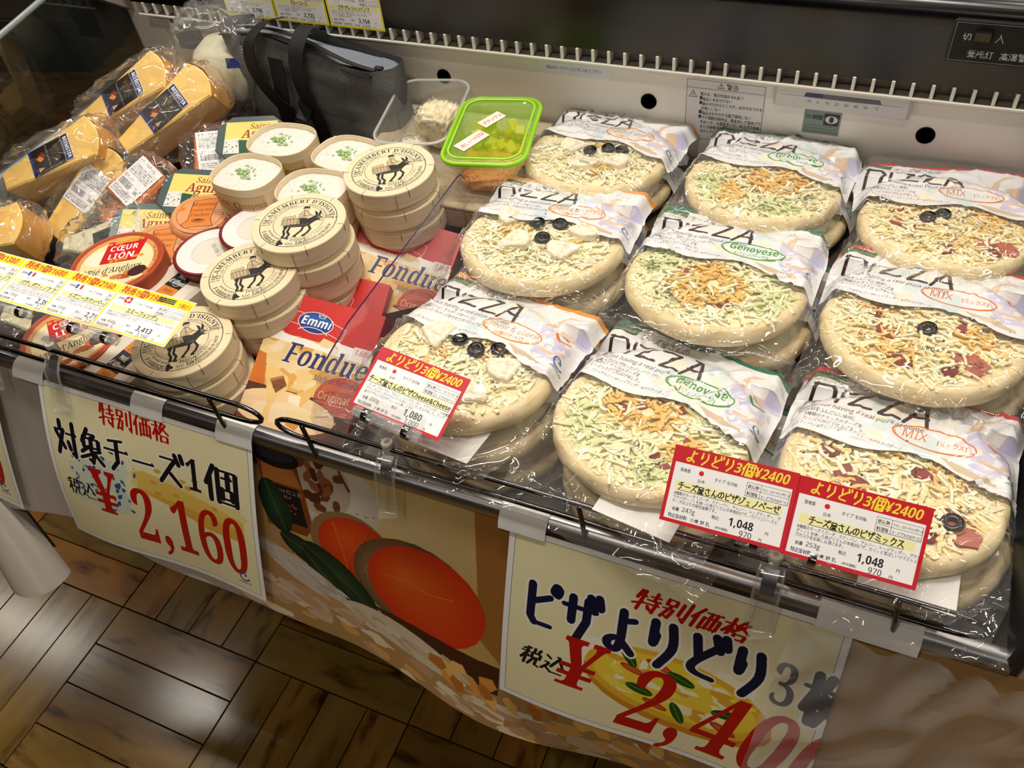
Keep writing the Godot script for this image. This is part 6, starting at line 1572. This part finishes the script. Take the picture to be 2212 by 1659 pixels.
	var cube := rbox(Vector3(0.013, 0.012, 0.013), 0.0012); var cm := [mat(Color(0.9, 0.78, 0.24), 0.5), mat(Color(0.92, 0.84, 0.4), 0.5), mat(Color(0.88, 0.55, 0.18), 0.5)]
	for k in 26: part("cheese_cube", cube, cm[k % 2] if k < 18 else cm[2], gt, Vector3(rng.randf_range(-0.03, 0.032), rng.randf_range(0.022, 0.044) if k < 18 else rng.randf_range(0.009, 0.018), rng.randf_range(-0.05, 0.0) if k < 18 else rng.randf_range(-0.05, 0.05)), Vector3(rng.randf(), rng.randf() * 3, rng.randf()))
	part("grated_filling", pouch(Vector3(0.078, 0.022, 0.118), 51.0, 0.6), grained([Color(0.78, 0.4, 0.12), Color(0.88, 0.58, 0.25), Color(0.9, 0.72, 0.42)], 0.06, Vector3.ONE * 14, 0.6, 115), gt, Vector3(0, 0.0135, 0))
	# --- grey cooler bag
	var cb := thing("cooler_bag", "dark grey fabric cooler bag with black straps leaning on the rear panel", "bag", Vector3(-0.765, 0.70, -0.945))
	var fab := grained([Color(0.27, 0.275, 0.28), Color(0.36, 0.365, 0.37), Color(0.43, 0.435, 0.44)], 0.12, Vector3(9, 9, 9), 0.85, 117, 0.02)
	var blk := mat(Color(0.022, 0.022, 0.025), 0.7)
	var bag_w := func(v: float) -> float: return lerpf(0.256, 0.29, v)
	part("body", grid(64, 16, func(u, v):
		var ww: float = bag_w.call(v); var dd := lerpf(0.078, 0.055, v)
		var a: float = u * TAU; var q := Vector2(signf(cos(a)) * pow(absf(cos(a)), 0.35) * ww / 2, signf(sin(a)) * pow(absf(sin(a)), 0.45) * dd / 2)
		var y: float = 0.162 * v - 0.022 * v * smoothstep(-0.02, 0.14, q.x) + 0.012 * v * smoothstep(0.06, -0.15, q.x)
		var n := film_noise.get_noise_3d(q.x * 260.0, y * 260.0, q.y * 300.0) * 0.006
		return Vector3(q.x - 0.012 * v + n * 0.3, y, q.y + n + 0.010 * v * sin(q.x * 22.0)), true), fab, cb)
	part("base", rbox(Vector3(0.25, 0.006, 0.074), 0.003, Vector3(0, 0.003, 0)), fab, cb)
	part("felt_lining", grid(24, 8, func(u, v):
		var x := lerpf(-0.145, 0.125, u); var z := lerpf(-0.022, 0.016, v)
		return Vector3(x, 0.176 + 0.016 * sin(u * 3.0) * (1.0 - u) - 0.034 * u + 0.004 * sin(v * 6.0 + u * 9.0), z)), grained([Color(0.42, 0.45, 0.5), Color(0.5, 0.53, 0.58), Color(0.58, 0.6, 0.64)], 0.12, Vector3.ONE * 10, 0.95, 119), cb, Vector3(0, -0.016, 0), Vector3.ZERO, "pale grey felt lining")
	var zp := []; var zp2 := []
	for k in 25:
		var u := k / 24.0; var x := lerpf(-0.148, 0.105, u)
		var y := 0.166 + 0.016 * sin(u * 3.0) * (1.0 - u) - 0.032 * u
		zp.append(Vector3(x, y, 0.020 - 0.012 * sin(u * 5.0))); zp2.append(Vector3(x, y + 0.0035, 0.008 - 0.012 * sin(u * 5.0)))
	part("zip_tape", ribbon(zp, Vector3(0, 0.3, 1), 0.014, 0.002), blk, cb)
	part("zip_tape", ribbon(zp2, Vector3(0, 0.3, 1), 0.010, 0.002), mat(Color(0.05, 0.05, 0.055), 0.6), cb)
	part("zip_teeth", tube(zp2.slice(8, 25), 0.0022, 6), mat(Color(0.09, 0.09, 0.095), 0.4), cb)
	part("zip_pull", boxes([[Vector3(0.108, 0.138, 0.014), Vector3(0.014, 0.005, 0.008)]], 0.0015), mat(Color(0.45, 0.45, 0.46), 0.3, 1.0), cb)
	var zf := 0.046
	part("strap", ribbon(curve([Vector3(-0.066, 0.180, -0.015), Vector3(-0.072, 0.185, 0.012), Vector3(-0.083, 0.170, 0.038), Vector3(-0.086, 0.140, zf), Vector3(-0.076, 0.112, zf + 0.002), Vector3(-0.050, 0.080, zf + 0.004), Vector3(-0.020, 0.070, zf + 0.005), Vector3(-0.008, 0.088, zf + 0.004)], 5), Vector3(1, 0.3, 0.2), 0.026), blk, cb)
	part("strap", ribbon(curve([Vector3(-0.004, 0.174, -0.015), Vector3(-0.004, 0.182, 0.010), Vector3(-0.006, 0.166, 0.036), Vector3(-0.008, 0.136, zf), Vector3(-0.006, 0.100, zf), Vector3(0.006, 0.05, zf), Vector3(0.004, 0.004, zf - 0.004)], 5), Vector3(1, 0, 0.1), 0.026), blk, cb)
	part("strap", ribbon(curve([Vector3(-0.044, 0.150, zf - 0.004), Vector3(-0.046, 0.110, zf), Vector3(-0.052, 0.070, zf + 0.001), Vector3(-0.056, 0.004, zf - 0.003)], 5), Vector3(1, 0, 0.1), 0.025), blk, cb)
	part("seam", tube([Vector3(0.128, 0.008, 0.02), Vector3(0.126, 0.08, 0.022), Vector3(0.120, 0.126, 0.018)], 0.0009, 6), blk, cb)
func loop3(pl: PackedVector2Array, y: float) -> Array:
	var o := []
	for p in pl:
		if o.size() == 0 or Vector2(o[-1].x, o[-1].z).distance_to(p) > 1e-5: o.append(Vector3(p.x, y, p.y))
	return o

# ---------------------------------------------------------------- what hangs on the front rail
func hang(y_from_top: float, curl := 0.0) -> Vector3: return Vector3(0, -y_from_top * 0.925 , y_from_top * 0.379 + curl)
func sheet(w: float, h: float, nu: int, nv: int, bend: Callable) -> ArrayMesh:
	return grid(nu, nv, func(u, v): return Vector3((u - 0.5) * w, 0, 0) + hang(v * h) + (bend.call(u, v) as Vector3))
func clip_stand(label: String, foot: Vector3, grip: Vector3, bas: Basis, roll_h := 0.03) -> void:
	var t := thing("card_clip", label, "card clip", foot, Basis.IDENTITY, "clear plastic card clips")
	var cl := pane(Color(0.86, 0.88, 0.88), 0.07, 0.03); var cr := pane(Color(0.86, 0.88, 0.88), 0.22, 0.04)
	var pts := [Vector3(0, 0.030, -0.006), Vector3(0, 0.020, 0.006), Vector3(0, 0.008, 0.014), Vector3(0, -0.006, 0.017), Vector3(0.001, -0.020, 0.020), Vector3(0.002, -0.030, 0.026), Vector3(0.004, -0.033, 0.032)]
	part("front_jaw", ribbon(curve(pts, 4), Vector3(1, 0, 0), 0.020, 0.003), cl, t)
	part("rear_jaw", ribbon(curve([Vector3(0, 0.030, -0.006), Vector3(0.004, 0.018, -0.012), Vector3(0.01, 0.006, -0.017), Vector3(0.014, -0.004, -0.018)], 4), Vector3(1, 0, 0.2), 0.018, 0.003), cl, t)
	part("spring", ribbon(curve([Vector3(0, 0.026, -0.003), Vector3(0, 0.016, 0.007), Vector3(0, 0.006, 0.012)], 4), Vector3(1, 0, 0), 0.012, 0.001), mat(Color(0.6, 0.6, 0.62), 0.25, 1.0), t)
	for s in [-1, 1]: part("jaw_rib", tube(curve([Vector3(0.0095 * s, 0.030, -0.006), Vector3(0.0105 * s, 0.014, 0.011), Vector3(0.0098 * s, -0.006, 0.018), Vector3(0.0105 * s, -0.026, 0.024)], 4), 0.0014, 6), cr, t)
	part("roller", lathe([Vector2(0, 0.028), Vector2(0.0052, 0.028), Vector2(0.0062, 0.029), Vector2(0.0062, 0.042), Vector2(0.0052, 0.043), Vector2(0.0025, 0.043), Vector2(0.0015, 0.041), Vector2(0, 0.041)], 24), mat(Color(0.86, 0.86, 0.84), 0.35), t, Vector3(0, 0, -0.006), Vector3.ZERO, "white roller")
	var g := grip - foot
	var top := Vector3(0, 0.043, -0.006)
	for s in [-1, 1]:
		part("arm", tube(curve([top, top + Vector3(0.004 * s, 0.006, 0), g + bas.x * 0.014 * s - bas.y * 0.008, g + bas.x * 0.014 * s], 5), 0.0018, 6), cl, t)
	var gp := part("gripper", tube([Vector3(-0.036, 0, 0), Vector3(0.036, 0, 0)], 0.0052, 12), cr, t, g); gp.basis = bas
	part("front_lip", rbox(Vector3(0.070, 0.017, 0.0012), 0.0003, Vector3(0, 0.011, 0.0032)), cl, gp)
	var ring := lathe_s([Vector2(0.0058, -0.003), Vector2(0.0066, -0.003), Vector2(0.0066, 0.003), Vector2(0.0058, 0.003)], 24)
	for s in [-1, 1]: part("chrome_ring", ring, mat(Color(0.6, 0.6, 0.62), 0.18, 1.0), gp, Vector3(0.022 * s, 0, 0), Vector3(0, 0, PI / 2))
func front() -> void:
	# --- vinyl banner
	var bm := tmat(art_banner(), 0.35)
	solo("photo_banner", grid(60, 14, func(u, v):
		var x := lerpf(-1.0, 0.3, u)
		var h := 0.225 + 0.02 * smoothstep(-0.7, -0.5, x) + 0.036 * smoothstep(-0.45, -0.25, x) + 0.006 * sin(x * 24.0)
		var q := hang(v * h) + Vector3(x, 0.716, -0.3795)
		q.z += v * 0.006 * sin(x * 17.0) - 0.004 * v
		return q), bm, "vinyl food photo banner hanging below the front rail", "banner")
	# --- laminated signs
	var t0 := art_sign(0); var t1 := art_sign(1)
	var sg := [["left", Vector3(-0.688, 0.721, -0.3745), t0, "laminated cream sign with blue cheese and yellow cheese art, 2,160 price"], ["right", Vector3(-0.079, 0.720, -0.3745), t1, "laminated cream sign with pizza art, 2,400 price"], ["far", Vector3(-1.079, 0.721, -0.3745), t0, "laminated cream sign cut off by the left edge of the picture"]]
	for s in sg:
		var m := tmat(s[2], 0.22)
		var lf: bool = s[0] != "right"
		var node := thing("price_sign", s[3], "sign", s[1], Basis.IDENTITY, "laminated price signs")
		var bend := func(u: float, v: float) -> Vector3: return Vector3((0.012 * pow(1.0 - u, 3.0) * v if lf else 0.0), 0.0, 0.010 * sin(v * PI) * (0.4 + 0.6 * (1.0 - u) if lf else 0.35) + 0.003 * sin(u * 7.0) * v)
		part("laminated_print", sheet(0.31, 0.216, 24, 14, bend), m, node)
	# --- white tape over the rail
	var prof := [Vector2(0.7325, -0.393), Vector2(0.7328, -0.387), Vector2(0.7312, -0.3820), Vector2(0.7280, -0.3785), Vector2(0.7230, -0.3745), Vector2(0.7140, -0.3708)]
	var tm := grained([Color(0.84, 0.84, 0.84), Color(0.9, 0.9, 0.9), Color(0.93, 0.93, 0.93)], 0.2, Vector3(14, 14, 14), 0.7, 131)
	for q in [[-0.852, 0.050, -0.006, "white cloth tape at the left end of the rail, one corner lifted"], [-0.676, 0.046, 0.0, "white cloth tape over the middle of the cream cheese sign"], [-0.556, 0.048, 0.0, "white cloth tape at the right corner of the cream cheese sign"], [-0.222, 0.048, 0.0, "white cloth tape at the left corner of the cream pizza sign"], [0.085, 0.080, 0.0, "long white cloth tape at the right end of the rail"]]:
		var w: float = q[1]; var sk: float = q[2]
		solo("rail_tape", grid(6, 5, func(u, v):
			var p: Vector2 = prof[int(round(v * 5))]
			return Vector3(q[0] + (u - 0.5) * w + sk * v, p.x + (0.004 * u * (1.0 - v) if sk < 0.0 else 0.0) + 0.0004, p.y + 0.0006)), tm, q[3], "tape", Vector3.ZERO, Basis.IDENTITY, "white tape pieces")
	# --- chrome wire guards
	var chrome := mat(Color(0.36, 0.36, 0.37), 0.16, 1.0)
	var loopw := func(x0: float, x1: float, round0: bool, round1: bool) -> Array:
		var p := []; var yt := 0.770; var yb := 0.744; var z0 := -0.386
		var r := (yt - yb) / 2
		if round0:
			for k in 9: p.append(Vector3(x0 + r * 1.6 - sin(PI * k / 8) * r * 2.2, (yt + yb) / 2 - cos(PI * k / 8) * r, z0))
		else: p.append_array([Vector3(x0, yb, z0), Vector3(x0, yt, z0)])
		for k in 9: p.append(Vector3(lerpf(x0 + 0.03, x1 - 0.03, k / 8.0), yt, z0))
		if round1:
			for k in 9: p.append(Vector3(x1 - r * 1.6 + sin(PI * k / 8) * r * 2.2, (yt + yb) / 2 + cos(PI * k / 8) * r, z0))
		for k in 9: p.append(Vector3(lerpf(x1 - 0.03, x0 + 0.03, k / 8.0), yb, z0))
		return p
	for q in [[-1.155, -0.522, false, true, [-0.93, -0.573], "chrome wire guard in front of the cheeses"], [-0.487, 0.158, true, true, [-0.458, -0.166, 0.098], "chrome wire guard in front of the bagged pizzas"]]:
		var t := thing("wire_guard", q[5], "wire guard", Vector3.ZERO, Basis.IDENTITY, "chrome wire guards")
		part("wire_loop", tube(loopw.call(q[0], q[1], q[2], q[3]), 0.0027, 8, true), chrome, t)
		for x in q[4]: part("post", tube([Vector3(x, 0.771, -0.3825), Vector3(x + 0.004, 0.735, -0.3805), Vector3(x + 0.006, 0.712, -0.3805)], 0.0024, 8), chrome, t)
	# --- price cards in clips
	var R := {"border": Color(0.78, 0.08, 0.16), "ink": Color(0.95, 0.88, 0.25), "flag": "jp", "head": "よりどり3個¥2400"}
	var cards := [
		[R.merged({"name": "チーズ屋さんのピザCheese&Cheese", "body": ["ゴーダ、ステッペン、サムソー、レッドチェダー、グラナパダーノの5種類の", "ナチュラルチーズにカマンベールをトッピングし仕上げました。チーズ", "屋のピザならではのボリュームと楽しさです。"], "weight": "200g", "price": "1,080", "net": "1,000"}), Vector3(-0.334, 0.839, -0.407), Vector3(0.993, -0.015, 0.118), Vector3(-0.017, 0.945, 0.32), "red bordered price card for the cheese pizza, leftmost red card"],
		[R.merged({"name": "チーズ屋さんのピザジェノベーゼ", "body": ["5種類のチーズ（ゴーダ、ステッペン、サムソー、レッドチェダー、グ", "ラナパダーノ）を使った具だくさんの本格的ピザ。バジリコソースと", "チーズのコクが相性抜群です。"], "weight": "247g", "price": "1,048", "net": "970"}), Vector3(-0.0435, 0.826, -0.397), Vector3(1, 0.03, 0.0), Vector3(-0.02, 0.78, 0.62), "red bordered price card for the genovese pizza, middle red card"],
		[R.merged({"name": "チーズ屋さんのピザミックス", "body": ["5種類のチーズ（ゴーダ、ステッペン、サムソー、レッドチェダー、グラナパ", "ダーノ）を使った具だくさんの本格的ピザ。カリッと香ばしいクラストとチー", "ズのコクをお楽しみ頂けます。"], "weight": "253g", "price": "1,048", "net": "970"}), Vector3(0.0535, 0.8235, -0.399), Vector3(0.997, -0.045, -0.04), Vector3(0.03, 0.79, 0.6), "red bordered price card for the mix pizza, rightmost red card"]]
	var Y := {"border": Color(0.96, 0.88, 0.1), "ink": Color(0.78, 0.2, 0.08), "small": true, "hx": 0.86, "allergen": "乳"}
	cards.append_array([
		[Y.merged({"flag": "fr", "head": "特売1個¥1380", "name": "パヴェダフィノア", "body": ["リヨンの作るウォッシュタイプの小さなチーズ。", "おいしいコクが特です。"], "weight": "150g", "price": "2,398", "net": "2,220"}), Vector3(-0.885, 0.8262, -0.4275), Vector3(0.997, -0.066, -0.029), Vector3(0.068, 0.99, 0.1), "yellow bordered price card cut by the left edge of the picture"],
		[Y.merged({"flag": "fr", "head": "特売1個¥1680", "name": "パヴェダフィノア アンブル", "body": ["パヴェダフィノアシリーズのウォッシュタイプ。「アンブル」とは", "を意味します。口あたりのよさと香りがとけるような味です。", "チーズの中がとけるようにのびていきます。"], "weight": "200g", "price": "2,398", "net": "2,220"}), Vector3(-0.815, 0.8225, -0.4295), Vector3(0.997, -0.066, -0.029), Vector3(0.068, 0.99, 0.1), "yellow bordered price card, second from the left edge of the picture"],
		[Y.merged({"flag": "fr", "head": "特売1個¥2160", "name": "イズニーカマンベールピロ", "body": ["カマンベール本国のフランス・ノルマンディー地方で作られる、本格", "的なカマンベール。仕上げるにつれて香りなどのコクがでます。"], "weight": "250g", "price": "2,711", "net": "2,510"}), Vector3(-0.747, 0.8190, -0.4315), Vector3(0.997, -0.066, -0.029), Vector3(0.068, 0.99, 0.1), "yellow bordered price card with French flag, 2,711 price, beside the Swiss one"],
		[Y.merged({"flag": "ch", "head": "特売1個¥1980", "struck": true, "name": "エミーフォンデュ", "body": ["本場スイスでも定番のプレーンタイプ。アルコールが効めで、大人向け", "の本格的のチーズフォンデュです。"], "weight": "400g", "price": "3,413", "net": "3,160"}), Vector3(-0.679, 0.8155, -0.4335), Vector3(0.997, -0.066, -0.029), Vector3(0.068, 0.99, 0.1), "yellow bordered price card with red Swiss flag, rightmost yellow card"]])
	var cm := card(0.098, 0.0625, 0.0004)
	for c in cards:
		var bas := facing(c[2], c[3])
		solo("price_card", cm, tmat(art_card(c[0]), 0.35), c[4], "price card", c[1], bas, "red price cards" if c[0].flag == "jp" else "yellow price cards")
	var b0 := facing(Vector3(0.993, -0.015, 0.118), Vector3(-0.017, 0.945, 0.32))
	clip_stand("clear card clip holding the leftmost red price card", Vector3(-0.362, 0.735, -0.382), Vector3(-0.342, 0.829, -0.374) , b0)
	var b1 := facing(Vector3(1, 0.0, -0.02), Vector3(0, 0.78, 0.62))
	clip_stand("clear card clip holding two red price cards at the right", Vector3(0.002, 0.735, -0.382), Vector3(0.006, 0.803, -0.378), b1)
	var b2 := facing(Vector3(0.997, -0.066, -0.029), Vector3(0.068, 0.985, 0.12))
	clip_stand("clear card clip holding the overlapping yellow price cards", Vector3(-0.800, 0.735, -0.384), Vector3(-0.722, 0.812, -0.394), b2)
	clip_stand("clear card clip at the far left behind the yellow cards", Vector3(-0.905, 0.735, -0.384), Vector3(-0.845, 0.815, -0.395), b2)
	# --- yellow cards on the steel header
	var H := {"border": Color(0.93, 0.88, 0.12), "ink": Color(0.78, 0.2, 0.08), "flag": "fr", "head": ""}
	var hx := [[-0.893, {"name": "", "weight": "125g", "price": "2,798", "net": "2,590"}, "leftmost"], [-0.802, {"name": "ブルーコース", "weight": "200g", "price": "2,722", "net": "2,520"}, "middle"], [-0.710, {"name": "プチ グレ シャンペノア", "weight": "100g", "price": "3,154", "net": "2,920"}, "rightmost"]]
	for q in hx:
		var d: Dictionary = H.merged(q[1]); d["body"] = ["山羊のようなやさしい味の小さなチーズ。シャンパーニュに", "とてもよく合います。香りのあるチーズはコクがあり、", "ソースにも相性のよい味です。"]
		solo("header_card", card(0.0895, 0.058, 0.0004), tmat(art_card(d), 0.35), "yellow bordered price card on the steel header, %s of three" % q[2], "price card", Vector3(q[0], 0.896, -0.9795), ypr(0, -2), "price cards on the steel header")
	# --- loose clear plastic over the right sign, and a curled sheet at the left
	solo("plastic_cover", grid(40, 40, func(u, v):
		var x := lerpf(0.028 - 0.02 * v, 0.32, u); var n := crease.get_noise_2d((x * 380.0 + v * 90.0), v * 26.0 - x * 120.0)
		var q := hang(v * 0.30) + Vector3(x, 0.732, -0.366)
		q.z += 0.008 + 0.02 * v + (1.0 - absf(n) * 2.0) * 0.007 + 0.012 * sin((x * 30.0 - v * 7.0)) * v
		return q), pane(Color(0.72, 0.72, 0.72), 0.22, 0.14), "loose clear plastic sheet hanging over the right end of the pizza sign", "plastic sheet")
	solo("curled_sheet", grid(28, 16, func(u, v):
		var a := lerpf(-0.4, 4.4, u); var r: float = 0.030 + 0.012 * v
		var c := Vector3(-1.02, 0.53, -0.305).lerp(Vector3(-0.935, 0.41, -0.255), v)
		return c + Vector3(cos(a) * r, 0.25 * sin(a) * r * 0.4, sin(a) * r)), mat(Color(0.66, 0.63, 0.6), 0.3), "curled grey white vinyl sheet end at the left of the banner", "vinyl sheet")
